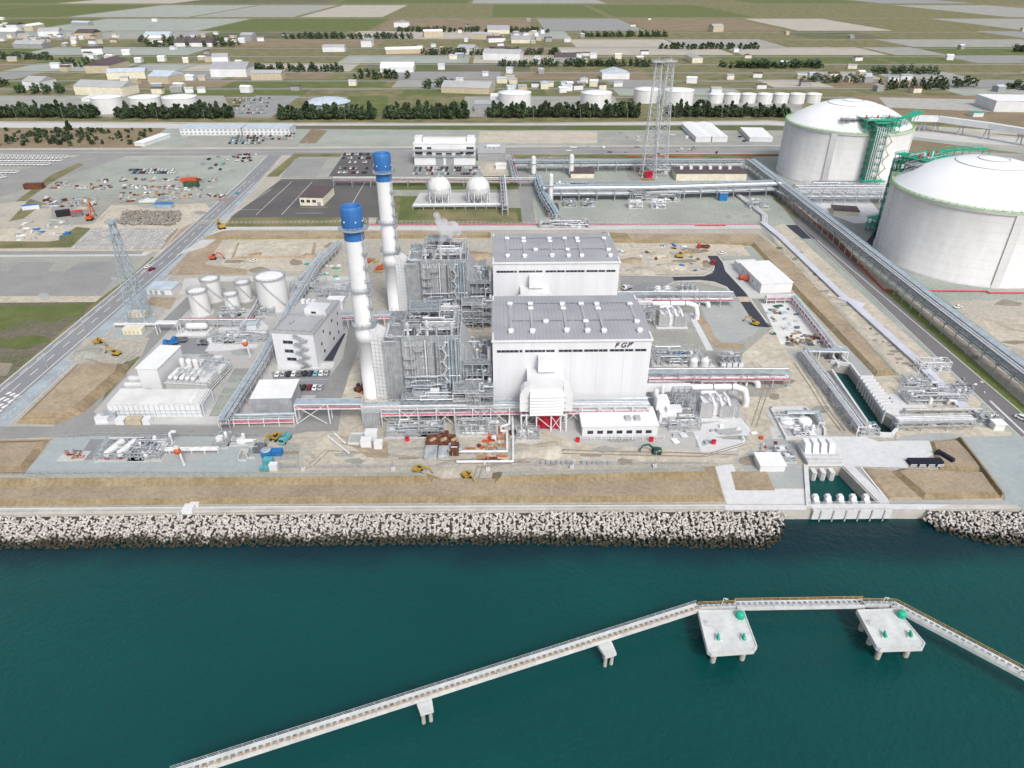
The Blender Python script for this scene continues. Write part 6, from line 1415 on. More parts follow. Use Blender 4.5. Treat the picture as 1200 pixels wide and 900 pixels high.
# ================= JETTY =================
JZ=2.4
def deckblock(P,label,lamp,hooks):
    Q=[G(x,y,JZ) for x,y in P]; c=Q[0]; t=thing('mooring_platform',label,'mooring platform',(c.x,c.y,WZ),0,group='mooring platforms')
    q=[(p.x-c.x,p.y-c.y) for p in Q]; z=JZ-WZ
    mb=MB(); mb.prism(q,z-1.15,z); mb.build('deck','jetty_concrete',t)
    cx=sum(p[0] for p in q)/len(q); cy=sum(p[1] for p in q)/len(q)
    mb=MB(); 
    for i in range(len(q)):
        a,b=q[i],q[(i+1)%len(q)]; f=lambda p:(cx+(p[0]-cx)*.97,cy+(p[1]-cy)*.97,z+.12); mb.beam(f(a),f(b),.3,.24)
    mb.build('kerb','jetty_concrete',t)
    for u in (.2,.8):
        for v in (.12,.5,.88):
            x=(q[0][0]*(1-u)+q[1][0]*u)*(1-v)+(q[-1][0]*(1-u)+q[2][0]*u)*v; y=(q[0][1]*(1-u)+q[1][1]*u)*(1-v)+(q[-1][1]*(1-u)+q[2][1]*u)*v
            mb=MB(); mb.cyl(x,y,-6,z-1.15,.75,16); mb.build('pile','old_concrete',t)
    def at(px,py): p=G(px,py,JZ); return p.x-c.x,p.y-c.y
    for px,py in hooks:
        x,y=at(px,py); mb=MB(); mb.box(x-.9,y-.5,z,x+1.0,y+.5,z+.35); mb.build('hook_base','jetty_concrete',t); mb=MB(); mb.prism([(x-.45,y-.75),(x+.35,y-.75),(x+.45,y+.8),(x-.3,y+.8)],z+.35,z+1.15,[(x-.25,y-.55),(x+.2,y-.55),(x+.25,y+.6),(x-.2,y+.6)]); mb.hcyl((x-.2,y-.7,z+1.2),(x+.1,y+.7,z+1.2),.3,8); mb.build('mooring_hook','mint',t)
    x,y=at(*lamp[0]); mb=MB(); mb.cyl(x,y,z,z+1.3,1.15,14); mb.ball((x,y,z+1.3),1.15,14,5,.4); mb.build('capstan_cover','mint',t)
    x,y=at(*lamp[1]); mb=MB(); mb.beam((x,y,z),(x+.4,y,z+4.2),.14); mb.beam((x+.4,y,z+4.2),(x+1.1,y,z+3.9),.14); mb.build('lamp_post','pipe_white',t); mb=MB(); mb.box(x+.8,y-.2,z+3.7,x+1.6,y+.2,z+3.95); mb.build('lamp_head','pipe_silver',t)
    mb=MB(); x,y=at(*lamp[2]); mb.path([(x,y-.7,z),(x,y-.7,z+.8),(x,y+.7,z+.8),(x,y+.7,z)],.08,5); mb.path([(x+.6,y-.7,z),(x+.6,y-.7,z+.8),(x+.6,y+.7,z+.8),(x+.6,y+.7,z)],.08,5); mb.build('ladder_rail','pipe_white',t)
    return t
deckblock([(817.5,715),(871.5,714.5),(887.6,757.5),(884,763),(834,766.5),(829,763)],'left concrete mooring platform of the jetty with green mooring hooks',[(867,723),(844,713.5),(827,732)],[(841.5,749),(871.5,749)])
deckblock([(1003.5,714.5),(1050,713),(1084.5,754),(1082,759.5),(1032,761),(1027,758)],'right concrete mooring platform of the jetty with green mooring hooks',[(1056,722),(1031,712.5),(1018,731)],[(1036.5,746),(1066.5,745.5)])
def trestle(P,label,w=2.5,grate=None):
    Q=[G(x,y,JZ) for x,y in P]; c=Q[0]; z=JZ-WZ+.25; t=thing('walkway_bridge',label,'walkway',(c.x,c.y,WZ),0,group='jetty walkways')
    q=[p-c for p in Q]
    for i in range(len(q)-1):
        a,b=q[i],q[i+1]; d=(b-a).normalized(); n=Vector((-d.y,d.x,0)); L=(b-a).length
        mb=MB(); mb.beam((a.x,a.y,z-.55),(b.x,b.y,z-.55),w,1.1); mb.build('girder','jetty_concrete',t)
        mb=MB(); k=int(L/1.5)
        for j in range(k): 
            p=a+d*(L*(j+.15)/k)+n*.25; r_=a+d*(L*(j+.75)/k)+n*.25; mb.beam((p.x,p.y,z+.02),(r_.x,r_.y,z+.02),.8,.06)
        mb.build('grating','grating',t)
        for s,mt in ((w/2-.08,'orange_rail'),(-w/2+.08,'pipe_silver')):
            mb=MB(); A_=a+n*s; B_=b+n*s; mb.rail([(A_.x,A_.y),(B_.x,B_.y)],z,h=1.05,w=.09); mb.build('handrail',mt,t)
    return t
mat('orange_rail',A(.55,.33,.12),.6,.1,1)
e1=G(818,711,JZ); e0=G(580,787,JZ); far=e0+(e0-e1).normalized()*75
def topx(p):
    dpt=p.y*cp+(CAMH-p.z)*sp_; return 600+FPX*p.x/dpt, 450-FPX*((p.z-CAMH)*cp+p.y*sp_)/dpt
trestle([topx(e1),topx(e0+(e1-e0)*.525),topx(e0),topx(far)],'long walkway running from the left platform down to the bottom left')
e2=G(1046,708,JZ); e3=G(1195,787,JZ); far2=e3+(e3-e2).normalized()*60
trestle([topx(e2),topx(e3),topx(far2)],'walkway running from the right platform down to the bottom right')
trestle([(862,709),(1012,706.5)],'straight walkway joining the two mooring platforms')
trestle([(818,711.5),(862,709.5)],'short railed walkway along the back of the left platform',1.4)
trestle([(1006,707),(1047,707.5)],'short railed walkway along the back of the right platform',1.4)
def support(px,py,label):
    c=G(px,py,JZ-1.2); t=thing('bridge_support',label,'pier',(c.x,c.y,WZ),.32,group='walkway piers'); z=JZ-WZ-1.2
    mb=MB(); mb.prism([(-1.6,-2.6),(1.6,-2.6),(2,1.6),(-2,1.6)],z-1.0,z+.02); mb.build('cap','jetty_concrete',t)
    for x,y in ((-.9,-1.6),(.9,-1.6),(0,.8)): mb=MB(); mb.cyl(x,y,-6,z-1,.5,12); mb.build('pile','old_concrete',t)
support(711,758,'concrete pier capped white under the long jetty walkway')
cc=e0+(e0-e1).normalized()*18; p_=topx(Vector((cc.x,cc.y-1.5,JZ-1.2))); support(p_[0],p_[1],'concrete pier under the lowest stretch of the long jetty walkway')
# ================= VEHICLES =================
def car_mb(body,kind='car'):
    mb=MB(); 
    prof={'car':[(-2.1,.35),(-2.15,.8),(-1.3,.95),(-.75,1.42),(.95,1.45),(1.7,1.0),(2.15,.92),(2.15,.35)],
          'van':[(-2.3,.35),(-2.35,1.0),(-1.7,1.2),(-1.2,1.9),(2.2,1.95),(2.35,1.1),(2.35,.35)]}[kind]
    def ext_(P,w0,w1):
        n=len(P); vs=[(x,-w0 if z<1.1 else -w1,z) for x,z in P]+[(x,w0 if z<1.1 else w1,z) for x,z in P]
        mb.add(vs,[tuple(range(n)),tuple(reversed(range(n,2*n)))]+[(i,i+n,(i+1)%n+n,(i+1)%n) for i in range(n)])
    ext_(prof,.86,.72); return mb
def car_parts(body,label,near=False,kind='car',group=None):
    t=thing('parked_car',label,'car' if kind=='car' else 'van',(0,0,0),0,group)
    b=car_mb(body,kind); b.build('body',body,t)
    mb=MB()
    if kind=='car': Q=[(-1.32,.98),(-.82,1.36)],[(1.05,1.36),(1.66,1.02)]; zt,zb,xa,xb=1.36,1.04,-.8,1.0
    else: Q=[(-1.72,1.22),(-1.26,1.84)],[(2.24,1.75),(2.36,1.25)]; zt,zb,xa,xb=1.8,1.3,-1.1,2.0
    for (a,b_) in Q:
        dx=-.03 if a[0]<0 else .03
        mb.add([(a[0]+dx,-.66,a[1]+.02),(a[0]+dx,.66,a[1]+.02),(b_[0]+dx,.6,b_[1]+.02),(b_[0]+dx,-.6,b_[1]+.02)],[(0,1,2,3)])
    for s in (-1,1): mb.add([(xa-.35,s*.875,zb),(xb+.4,s*.875,zb),(xb,s*.76,zt),(xa,s*.76,zt)],[(0,1,2,3)])
    mb.build('windows','glass',t)
    if near:
        for x in (-1.35,1.35):
            for s in (-1,1): w=MB(); w.tube((x,s*.7,.33),(x,s*.9,.33),.33,12); w.build('wheel','black',t)
    else:
        pass
    return t
def car_flat(body,kind,label,cat,group):
    b=car_mb(body,kind); b.m(1)
    if kind=='car': S=[(-1.35,.98,-.82,1.4),(1.05,1.4,1.68,1.02)]; zt,zb,xa,xb=1.38,1.0,-.8,1.0
    else: S=[(-1.75,1.2,-1.26,1.86)]; zt,zb,xa,xb=1.8,1.3,-1.1,2.0
    for a,za,c,zc_ in S: dx=-.03 if a<0 else .03; b.add([(a+dx,-.68,za+.03),(a+dx,.68,za+.03),(c+dx,.64,zc_+.03),(c+dx,-.64,zc_+.03)],[(0,1,2,3)])
    for s in (-1,1): b.add([(xa-.35,s*.89,zb),(xb+.4,s*.89,zb),(xb,s*.77,zt),(xa,s*.77,zt)],[(0,1,2,3)])
    for x in (-1.35,1.35):
        for s in (-1,1): b.tube((x,s*.68,.33),(x,s*.9,.33),.33,8)
    o=b.build('parked_car',[body,'black']); return tag(o,label,cat,group)
cols={'white':A(.75,.76,.77),'silver':A(.42,.44,.46),'black':A(.02,.022,.026),'dark red':A(.18,.012,.03),'pale blue':A(.18,.42,.48),'dark blue':A(.03,.05,.10),'grey':A(.16,.165,.17)}
for k,v in cols.items(): mat('car '+k,v,.3,.03,1)
order=[('white',1,'left end'),('silver',2,''),('black',3,''),('white',4,''),('grey',5,''),('black',6,''),('dark blue',7,''),('pale blue',8,''),('white',9,''),('silver',10,'right end')]
nth=['first','second','third','fourth','fifth','sixth','seventh','eighth','ninth','tenth']
for i,(cn,k,_) in enumerate(order):
    c=G(327+i*6.35,438.2-i*.15); t=car_parts('car '+cn,'%s car, %s from the left in the back row by the office block'%(cn,nth[i]),True,group='cars in the office car park'); t.location=(c.x,c.y-1.5,.25); t.rotation_euler=(0,0,PI/2+.05*(i%3-1))
for i,(cn,px) in enumerate((('black',350),('black',357),('dark red',363.5),('white',370),('silver',376.5))):
    c=G(px,454.3); t=car_parts('car '+cn,'%s car, %s from the left in the front row by the office block'%(cn,nth[i]),True,group='cars in the office car park'); t.location=(c.x,c.y-1,.25); t.rotation_euler=(0,0,-PI/2+.04*(i%2))
strip_px('bay_line','paint_line',[(330,446),(384,445)],.15)
for i,(px,py,lab) in enumerate(((1142,487,'white van driving down the east road'),(1196,492,'white van at the right edge on the east road'))):
    c=G(px,py); t=car_parts('car white',lab,True,'van',group='vans on the east road'); t.location=(c.x,c.y,.25); t.rotation_euler=(0,0,-1.0)
# far parked cars
protoF={k:None for k in cols}
def fcar(px,py,rz,cn,label,group,kind='car'):
    key=cn+kind; c=G(px,py)
    if key not in protoF or protoF[key] is None: o=car_flat('car '+cn,kind,label,'car',group); protoF[key]=o
    else: o=protoF[key].copy(); C.objects.link(o); tag(o,label,'car',group)
    o.name='parked_car'; o.location=(c.x,c.y,.22); o.rotation_euler=(0,0,rz); return o
rc=random.Random(21); CN=['white','white','white','silver','silver','black','grey','dark blue','pale blue','dark red']
def lot(x0,x1,rows,step,label,group,prob=.9,rz=PI/2,jit=.0):
    for y in rows:
        x=x0
        while x<x1:
            if rc.random()<prob: cn=rc.choice(CN); fcar(x+(y-rows[0])*-.3+rc.uniform(-jit,jit)*step,y+rc.uniform(-jit,jit)*2,rz+rc.uniform(-.06,.06)+(rc.uniform(-1,1) if jit>.5 else 0),cn,'small %s car among those parked %s'%(cn,label),group)
            x+=step
lot(487,562,[197.5,200.5,204.5],3.1,'in front of the administration building','cars before the administration building',.85)
lot(404,438,[181.5,186,191,198,203],3.1,'in the lot behind the farther chimney','cars in the chimney lot',.75)
lot(276,318,[115.5,118,121,125,129,133],3.3,'in the far lot beyond the shelter belt','cars in the far lot',.7)
lot(276,300,[182,185,189],4.5,'on the gravel by the prefab offices','cars on the gravel',.7,jit=.6)
lot(240,275,[186,194,199],7,'on the gravel by the prefab offices','cars on the gravel',.6,jit=.9)
lot(272,312,[160,162.5,165.5,168.5],3.8,'in front of the prefab offices','cars before the prefab offices',.8)
lot(314,345,[157.5,160,163.5],3.8,'in front of the prefab offices','cars before the prefab offices',.8)
lot(155,208,[203.2],3.6,'in the tight row on the gravel lot','cars in the tight row',.95); lot(153,205,[200],4.2,'in the tight row on the gravel lot','cars in the tight row',.9)
for (px,py,rz,cn,lab) in ((174,314,1.1,'white','on the main road near the lattice mast'),(178,317,1.1,'dark red','just behind the white one on the main road'),(278,227,1.0,'pale blue','far up the main road'),(297,307,0,'white','by itself in the tan yard'),(600,167,0,'white','on the far yard road'),(748,166,.1,'white','beside the twin lattice towers, left'),(770,168,0,'white','at the foot of the twin lattice towers'),(735,161,.2,'silver','on the far tan yard, alone'),(728,157,.2,'silver','near the tan yard edge'),(867,161,.3,'black','by the low pale shed'),(872,166,.1,'dark blue','in front of the low pale shed'),(808,176,0,'white','on the far road behind the terminal'),(846,298,.5,'white','beside the warehouse front'),(1122,361,.2,'white','near the foot of the nearer gas tank')):
    fcar(px,py,rz,cn,'%s car %s'%(cn,lab),'lone cars')
# rows of white vehicles stored at the far left
for y in (185,189,193.5,203,208.5):
    x=-6 if y<200 else -12; x1=(80-(y-185)*1.3) if y<200 else (38-(y-203)*2)
    while x<x1: fcar(x-(y-185)*.9,y,1.15,'white','white van in the slanting rows stored at the far left','vans stored at the far left','van'); x+=4.7
def truck(px,py,rz,cab,bed,label,L=7,h=2.6,cat='truck'):
    c=G(px,py); t=thing('truck',label,cat,(c.x,c.y,.2),rz)
    mb=MB(); mb.prism([(-L/2,-1.15),(-L/2+1.9,-1.15),(-L/2+1.9,1.15),(-L/2,1.15)],.5,h,[(-L/2+.35,-1.05),(-L/2+1.9,-1.05),(-L/2+1.9,1.05),(-L/2+.35,1.05)]); mb.build('cab',cab,t)
    mb=MB(); mb.add([(-L/2+.12,-.95,1.5),(-L/2+.12,.95,1.5),(-L/2+.27,.9,2.3),(-L/2+.27,-.9,2.3)],[(0,1,2,3)]); mb.build('windscreen','glass',t)
    mb=MB(); mb.box(-L/2+2.1,-1.2,.8,L/2,1.2,1.1); mb.box(-L/2+2.1,-1.2,1.1,L/2,-1.1,1.9); mb.box(-L/2+2.1,1.1,1.1,L/2,1.2,1.9); mb.box(-L/2+2.1,-1.09,1.1,-L/2+2.2,1.09,2.2); mb.build('bed',bed,t)
    for x in (-L/2+1,L/2-1.2,L/2-2.4):
        for s in (-1,1): mb=MB(); mb.tube((x,s*.8,.48),(x,s*1.15,.48),.48,12); mb.build('wheel','black',t)
    return t
truck(201,404,.35,'blue','blue','blue dump truck parked left behind the tall white block'); truck(211,401,.1,'blue','steel_dark','blue flatbed truck parked to the right of the dump truck')
truck(335,517,1.35,'cyan','cyan','turquoise truck parked among the site cabins',6.5); truck(797,420,.25,'blue','blue','bright blue truck on the road behind the near hall',5.5)
truck(238,404,0,'gray_paint','steel_dark','dark truck at the right end of the parking apron',5); truck(735,339,.6,'white_paint','pipe_silver','white truck on the dark wedge of road by the rear hall',6)
truck(836,309,1.2,'crimson','crimson','red truck on the new dark road',6); truck(824,291,0,'red','rust','long red flatbed parked by the grass berm',8); truck(900,311,0,'black','steel_dark','black pickup beside the warehouse',4)
truck(620,524.5,0,'white_paint','white_paint','white tanker lorry under the near intake house',4.5) if 0 else None
def digger(px,py,rz,mt,label,s=1.0,up=.9):
    c=G(px,py); t=thing('excavator',label,'excavator',(c.x,c.y,.05),rz); t.scale=(s,s,s)
    for sd_ in (-1,1): mb=MB(); mb.hcyl((-1.4,sd_*.95,.45),(1.4,sd_*.95,.45),.42,10); mb.box(-1.5,sd_*.95-.3,.1,1.5,sd_*.95+.3,.8); mb.build('track','black',t)
    mb=MB(); mb.prism([(-1.9,-1.3),(1.2,-1.3),(1.2,1.3),(-1.9,1.3)],.95,1.9,[(-1.8,-1.2),(1.1,-1.2),(1.1,1.2),(-1.8,1.2)]); mb.build('body',mt,t)
    mb=MB(); mb.box(-.2,.25,1.9,1.15,1.2,2.9); mb.build('cab','glass',t); mb=MB(); mb.box(-.25,.2,2.9,1.2,1.25,3.02); mb.build('cab_roof',mt,t)
    mb=MB(); mb.beam((.9,-.3,1.6),(3.1,-.3,3.2+up),.5,.6); mb.beam((3.1,-.3,3.2+up),(5.0,-.3,2.6+up*.5),.42,.5); mb.build('boom',mt,t)
    mb=MB(); mb.beam((5.0,-.3,2.8+up*.5),(5.9,-.3,.9),.35,.4); mb.build('arm',mt,t)
    mb=MB(); mb.prism([(5.5,-.8),(6.5,-.8),(6.5,.2),(5.5,.2)],.1,.95,[(5.7,-.8),(6.2,-.8),(6.2,.2),(5.7,.2)]); mb.build('bucket','steel_dark',t)
for a in ((115,403,-.4,'yellow','yellow excavator on the dirt near the main road, upper one',1.0,.5),(137,416,2.9,'yellow','yellow excavator on the dirt near the main road, lower one',1.0,.4),(323,515,-1.9,'yellow','yellow excavator working between the site cabins',1.1,.8),(490,553,-.2,'yellow','yellow excavator on the crest of the sea bank',.9,.3),(547,560,-.9,'yellow','yellow excavator in the gap of the sea bank',.95,.4),(884,381,2.4,'yellow','yellow excavator at the end of the dark road',1.0,.4),(796,302,0,'yellow','yellow machine in the spoil yard behind the halls',1.2,.2),(250,304,.1,'orange','red-orange excavator in the tan yard behind the tanks',1.1,.7),(260,268,2.2,'yellow','yellow excavator beside the main road junction',1.6,.3),(106,258,1.7,'orange','orange crane rig standing in the storage lot',1.5,4.2),(769,531,3.0,'green_dark','dark green machine by the trench seaward of the annex',1.0,.2),(421,458,1.0,'rust','brown drilling machine by the nearer chimney',1.0,.2)): digger(*a)
# ================= YARD CLUTTER =================
def stackbox(x,y,rz,w,d,h,mt,name,label,cat,group=None,lid=None):
    c=G(x,y); t=thing(name,label,cat,(c.x,c.y,.05),rz,group); mb=MB(); mb.box(-w/2,-d/2,.1,w/2,d/2,h); mb.build('body',mt,t); mb=MB()
    for k in range(max(2,int(w/1.2))): xx=-w/2+.3+k*(w-.6)/max(1,int(w/1.2)-1); mb.box(xx-.06,-d/2-.07,.15,xx+.06,-d/2-.002,h-.1)
    mb.box(-w/2-.05,-d/2-.09,h,w/2+.05,d/2+.05,h+.12); mb.build('frame',lid or mt,t); return t
for a in ((315,543,0,3.4,2.4,2.0,'cyan','skip','turquoise skip among the site cabins','skip'),(321.5,550,0,2.8,2.2,2.4,'white_paint','site_cabin','white cabin at the front of the site cabins','cabin'),(325,533,0,4,2.4,2.2,'blue','site_cabin','blue roofed cabin right behind the white one','cabin'),(305,528,0,4,4,2,'steel_dark','steel_box','dark steel box left of the blue water tank','box'),(311,551,0,3.2,2.2,1.5,'cyan','skip','turquoise skip at the front left of the cabins','skip'),(122,494,0,5,3,2.4,'white_paint','site_cabin','white cabin at the road corner before the sheeted hall','cabin'),(143,496,0,3.4,3,2.2,'white_paint','generator_box','white generator at the left of the box row','generator'),(159,496,0,6,3,2.4,'beige','generator_box','beige container in the middle of the box row before the sheeted hall','container'),(174,496,0,2.8,3,2.4,'white_paint','generator_box','white generator at the right of the box row','generator'),(130,491,.2,5,3,3,'steel','filter_box','grey filter box at the left end of the sheeted hall','equipment')): stackbox(a[0],a[1],a[2],a[3],a[4],a[5],a[6],a[7],a[8],a[9])
c=G(313,535); t=thing('water_tank','round blue water tank among the site cabins','tank',(c.x,c.y,0)); mb=MB(); mb.cyl(0,0,0,3,1.9,18); mb.build('shell','blue',t); mb=MB(); mb.ball((0,0,3),1.9,18,6,.25); mb.build('lid','steel_blue',t)
for k,(px,py) in enumerate(((279,541),(289,538))):
    c=G(px,py); t=thing('concrete_pit',('left','right')[k]+' open concrete pit with a stepped wall at the front pad','pit wall',(c.x,c.y,0),group='stepped pit walls'); mb=MB(); mb.box(0,0,0,.4,5,2.2); mb.box(.41,4.6,0,3,5,2.2); mb.box(.41,0,0,3,.4,.8); mb.build('wall','concrete',t)
rs=random.Random(9)
CNAME={'white_paint':'white','steel':'grey','wood':'brown timber','rust':'rust-brown','beige':'beige','gray_paint':'dark grey','cyan':'turquoise','pipe_silver':'silver','block_pale':'pale grey','orange':'orange','red':'red','blue':'blue','yellow':'yellow','green_steel':'green','steel_dark':'blackish','green_dark':'dark green','steel_blue':'blue-grey','orange_soil':'clay-coloured'}
def scatter(n,x0,x1,y0,y1,kinds,label,group,smin=1,smax=4,hm=1.6,names=('crate','crate')):
    where=label.split(' lying ')[-1] if ' lying ' in label else group
    for i in range(n):
        k=rs.choice(kinds); x,y=rs.uniform(x0,x1),rs.uniform(y0,y1); w,d,h=rs.uniform(smin,smax),rs.uniform(smin,smax)*.7,rs.uniform(.4,hm)
        c=G(x,y); mb=MB(); z=0
        st=rs.random()
        if st<.45:
            nm,ct='board_stack','stack'
            for q in range(3): mb.cb(rs.uniform(-.3,.3),rs.uniform(-.3,.3),z,w*rs.uniform(.8,1),d*rs.uniform(.8,1),h/3-.02,rs.uniform(-.1,.1)); z+=h/3
        elif st<.75:
            nm,ct='pipe_bundle','pipe bundle'; m_=int(rs.uniform(3,7))
            for q in range(m_): mb.tube((-w,(q-m_/2)*.55,.3),(w,(q-m_/2)*.55,.3),.26,6)
        else:
            nm,ct='machine_part','machine part'
            mb.prism([(-w/2,-d/2),(w/2,-d/2),(w/2*.9,d/2),(-w/2,d/2)],0,h*.6); mb.beam((-w/2,0,h*.6),(w/2,0,h),.3,.4); mb.beam((0,-d/2,h*.4),(w*.2,d/2,h*.9),.25)
        what={'board_stack':'stack of boards','pipe_bundle':'bundle of pipes','machine_part':'piece of machinery'}[nm]
        lb='%s %s among the %s'%(CNAME.get(k,'grey'),what,where) if ' lying ' not in label else '%s %s lying %s'%(CNAME.get(k,'grey'),what,where)
        solo(nm,mb,k,lb,ct,(c.x,c.y,.1),rs.uniform(-.3,.3)+(PI/2 if rs.random()<.3 else 0),'%s %ss, %s'%(CNAME.get(k,'grey'),ct,group))
V1=['white_paint','steel','wood','rust','beige','gray_paint','steel_blue','pipe_silver','block_pale','steel','gray_paint','rust']
for (n,x0,x1,y0,y1,w) in ((66,50,115,232,243,'by the dirt track in the left storage lot'),(35,60,130,212,222,'in the upper rows of the left storage lot'),(40,92,128,218,222,'in the second row of the left storage lot'),(40,145,165,219,221.5,'in the rusty row of the left storage lot'),(45,165,205,218,223,'in the middle row of the left storage lot'),(29,205,240,219,224,'at the right of the left storage lot'),(51,140,255,209,214,'in the far row of the left storage lot'),(40,205,262,228,233,'near the main road in the left storage lot'),(51,140,210,226,236,'in the centre of the left storage lot')):
    scatter(n,x0,x1,y0,y1,V1+(['orange'] if x0>160 else []),'stack of building material lying '+w,'material '+w,1.0,3.6,2.0,('material_stack','material'))
scatter(34,20,85,258,282,['white_paint','steel','blue','block_pale'],'stack of building material in the lower left storage lot','material in the lower left lot',1.2,4,1.5,('material_stack','material'))
scatter(80,640,830,285,318,['white_paint','yellow','steel','wood','pipe_silver','blue','beige','rust'],'loose building material in the spoil yard behind the halls','material in the spoil yard',.8,3,1.6,('material_stack','material'))
scatter(26,898,940,358,392,['steel','wood','steel_dark','green_dark','pipe_silver','steel_blue'],'pile of steel and timber on the white laydown sheet','piles on the laydown sheet',.8,3,1.2,('material_pile','material'))
scatter(46,922,974,394,404,['wood','rust','steel_dark','wood'],'scaffold tube pile at the lower edge of the laydown sheet','scaffold piles',.6,1.8,1.4,('scaffold_pile','material'))
scatter(36,560,602,500,540,['rust','steel','white_paint','wood','orange','beige'],'site material on the soil left of the near intake house','material by the intake house',.6,2.2,1.3,('material_stack','material'))
scatter(30,388,424,330,345,['white_paint','steel','pipe_silver'],'pipe sections stored left of the two chimneys','stored pipe sections',.8,2.6,1.2,('pipe_section','material'))
scatter(12,430,452,304,320,['orange','wood','yellow','orange_soil'],'orange shuttering stacked between the two chimneys','orange shuttering',1.5,4,1.4,('shuttering_stack','material'))
scatter(16,362,402,308,330,['white_paint','steel','green_steel'],'material beside the inland pipe rack','material by the inland rack',1,3,1.2,('material_stack','material'))
scatter(16,890,930,512,535,['white_paint','steel','rust','orange','wood'],'small gear lying left of the pump block','gear by the pump block',.5,1.6,1.2,('gear_pile','material'))
scatter(16,785,870,412,440,['white_paint','steel','block_pale'],'small white boxes on the gravel right of the near hall','boxes on the gravel',.7,2,1.6,('equipment_box','equipment'))
scatter(18,790,884,500,520,['white_paint','steel','pipe_silver'],'small white equipment on the pale pad by the near transformer','equipment on the pale pad',.7,2.4,1.6,('equipment_box','equipment'))
scatter(14,1070,1160,440,500,['steel','pipe_silver','white_paint'],'small equipment by the silver skids','equipment by the silver skids',.6,1.8,1.2,('equipment_box','equipment'))
scatter(18,655,860,172,181,['steel','white_paint','gray_paint','rust'],'equipment along the back fence of the gas terminal','equipment along the back fence',1.5,4,2.5,('equipment_box','equipment'))
scatter(14,740,850,154,162,['steel','white_paint','gray_paint'],'machines parked in the far yard','machines in the far yard',2,5,2.6,('machine','machine'))
stackbox(41,221,.1,14,5,4,'rust','container','red-brown container at the left edge of the storage lot','container',lid='rust'); stackbox(37,245,.4,11,4,3,'white_paint','container','white and blue container in the dirt lot','container',lid='blue'); stackbox(75,253,.5,9,4,4,'black','container','black container left of the orange rig','container'); stackbox(91,253,.4,7,4,3.5,'steel_dark','container','dark open container near the orange rig','container',lid='red'); stackbox(193,243,0,13,6,3,'steel_blue','container','blue and grey container right of the storage lot centre','container',lid='blue')
stackbox(174,236,.1,12,7,1,'white_sheet','sheeted_pile','white sheeted pile in the middle of the storage lot','pile'); stackbox(225,219,0,11,5,4,'green_dark','container','dark green container with a red side in the storage lot','container',lid='rust'); stackbox(222,213,.2,12,5,3,'orange','machine','orange machine in the far row of the storage lot','machine')
# blocks stored in rows: white-grey sleepers
bk=None
for r_ in range(9):
    y=269.5+r_*2.7
    for k in range(26):
        x=109+k*4.3-(r_*2.75)
        if x>206-r_*2.4: continue
        c=G(x,y)
        if bk is None: mb=MB(); mb.box(-1.5,-.6,0,1.5,.6,1.1); mb.prism([(-.5,-1.2),(.5,-1.2),(.5,1.2),(-.5,1.2)],0,1.5,[(-.3,-.6),(.3,-.6),(.3,.6),(-.3,.6)]); bk=mb.build('stored_block','block_pale'); o=bk
        else: o=bk.copy(); C.objects.link(o)
        o.location=(c.x,c.y,.1); o.rotation_euler=(0,0,1.1+rs.uniform(-.1,.1)); tag(o,'pale concrete block in the slanting rows stored beside the main road','concrete block','blocks stored in rows')
mb=MB()
for k in range(420): x,y=rs.uniform(142,210),rs.uniform(249,264); x+=(257-y)*.4; c=G(x,y); tetra(mb,(c.x,c.y,rs.uniform(.3,1.3)),rs.uniform(.9,1.5),rs)
o=mb.build('rubble_heap','rubble'); tag(o,'wide heap of pale rubble behind the stored block rows','rubble',kind='stuff')
# tarped stacks near the intake
for k in range(9):
    c=G(1066+k*4.4,543.5+ (0)); mb=MB(); mb.prism([(-.8,-1.6),(.62,-1.6),(.62,1.6),(-.8,1.6)],0,1.7,[(-.65,-1.3),(.5,-1.3),(.5,1.3),(-.65,1.3)])
    solo('tarped_stack',mb,'tarp_navy','one of nine navy tarped stacks in a row on the apron edge','tarped stack',(c.x,c.y,.1),0,'navy tarped stacks')
c=G(1106,538); mb=MB(); mb.prism([(-1,-3.6),(1,-3.6),(.8,3.6),(-1,3.6)],0,2.2,[(-.7,-3.2),(.7,-3.2),(.6,3.2),(-.7,3.2)]); solo('tarped_stack',mb,'tarp_navy','longer navy tarped stack turned across the end of the row','tarped stack',(c.x,c.y,.1),.45)
for k in range(4): c=G(1070+k*10.5,548.6); mb=MB(); mb.box(-1.1,0,0,-.9,.25,1.3); mb.box(.9,0,0,1.1,.25,1.3); mb.box(-1.1,0,.6,1.1,.2,.8); mb.box(-1.1,0,1.2,1.1,.2,1.4); solo('trestle_stand',mb,'white_paint','white trestle stand in front of the navy tarped stacks','stand',(c.x,c.y,.1),0,'white trestle stands')
for (px,py) in ((677,518),(763,517.5),(836,520.5),(577.5-100,517),(150,484),(231,487)):
    lab={677:'red hydrant box at the left end of the annex railing',763:'red hydrant box at the right end of the annex railing',836:'red hydrant box on the pale pad'}.get(px,'small red hydrant box at the sheeted hall' if px<300 else 'small red hydrant box near the rusty pit'); 
    if px==150: lab='small red hydrant box left of the sheeted hall'
    c=G(px,py); t=thing('hydrant_box',lab,'hydrant box',(c.x,c.y,0)); mb=MB(); mb.box(-.7,-.5,0,.7,.5,1.7); mb.build('box','red',t); mb=MB(); mb.box(-.8,-.6,1.7,.8,.6,1.85); mb.build('lid','crimson',t)
c=G(893,331); mb=MB(); mb.hcyl((-2,0,1.6),(1.6,1.6,1.6),1.5,12)
c=G(872,329); t=thing('red_tank','red round tank in front of the warehouse','tank',(c.x,c.y,0)); mb=MB(); mb.hcyl((-1.5,1,1.8),(1.5,-1,1.8),1.7,14); mb.build('shell','rust_red',t) if 'rust_red' in MATS else None
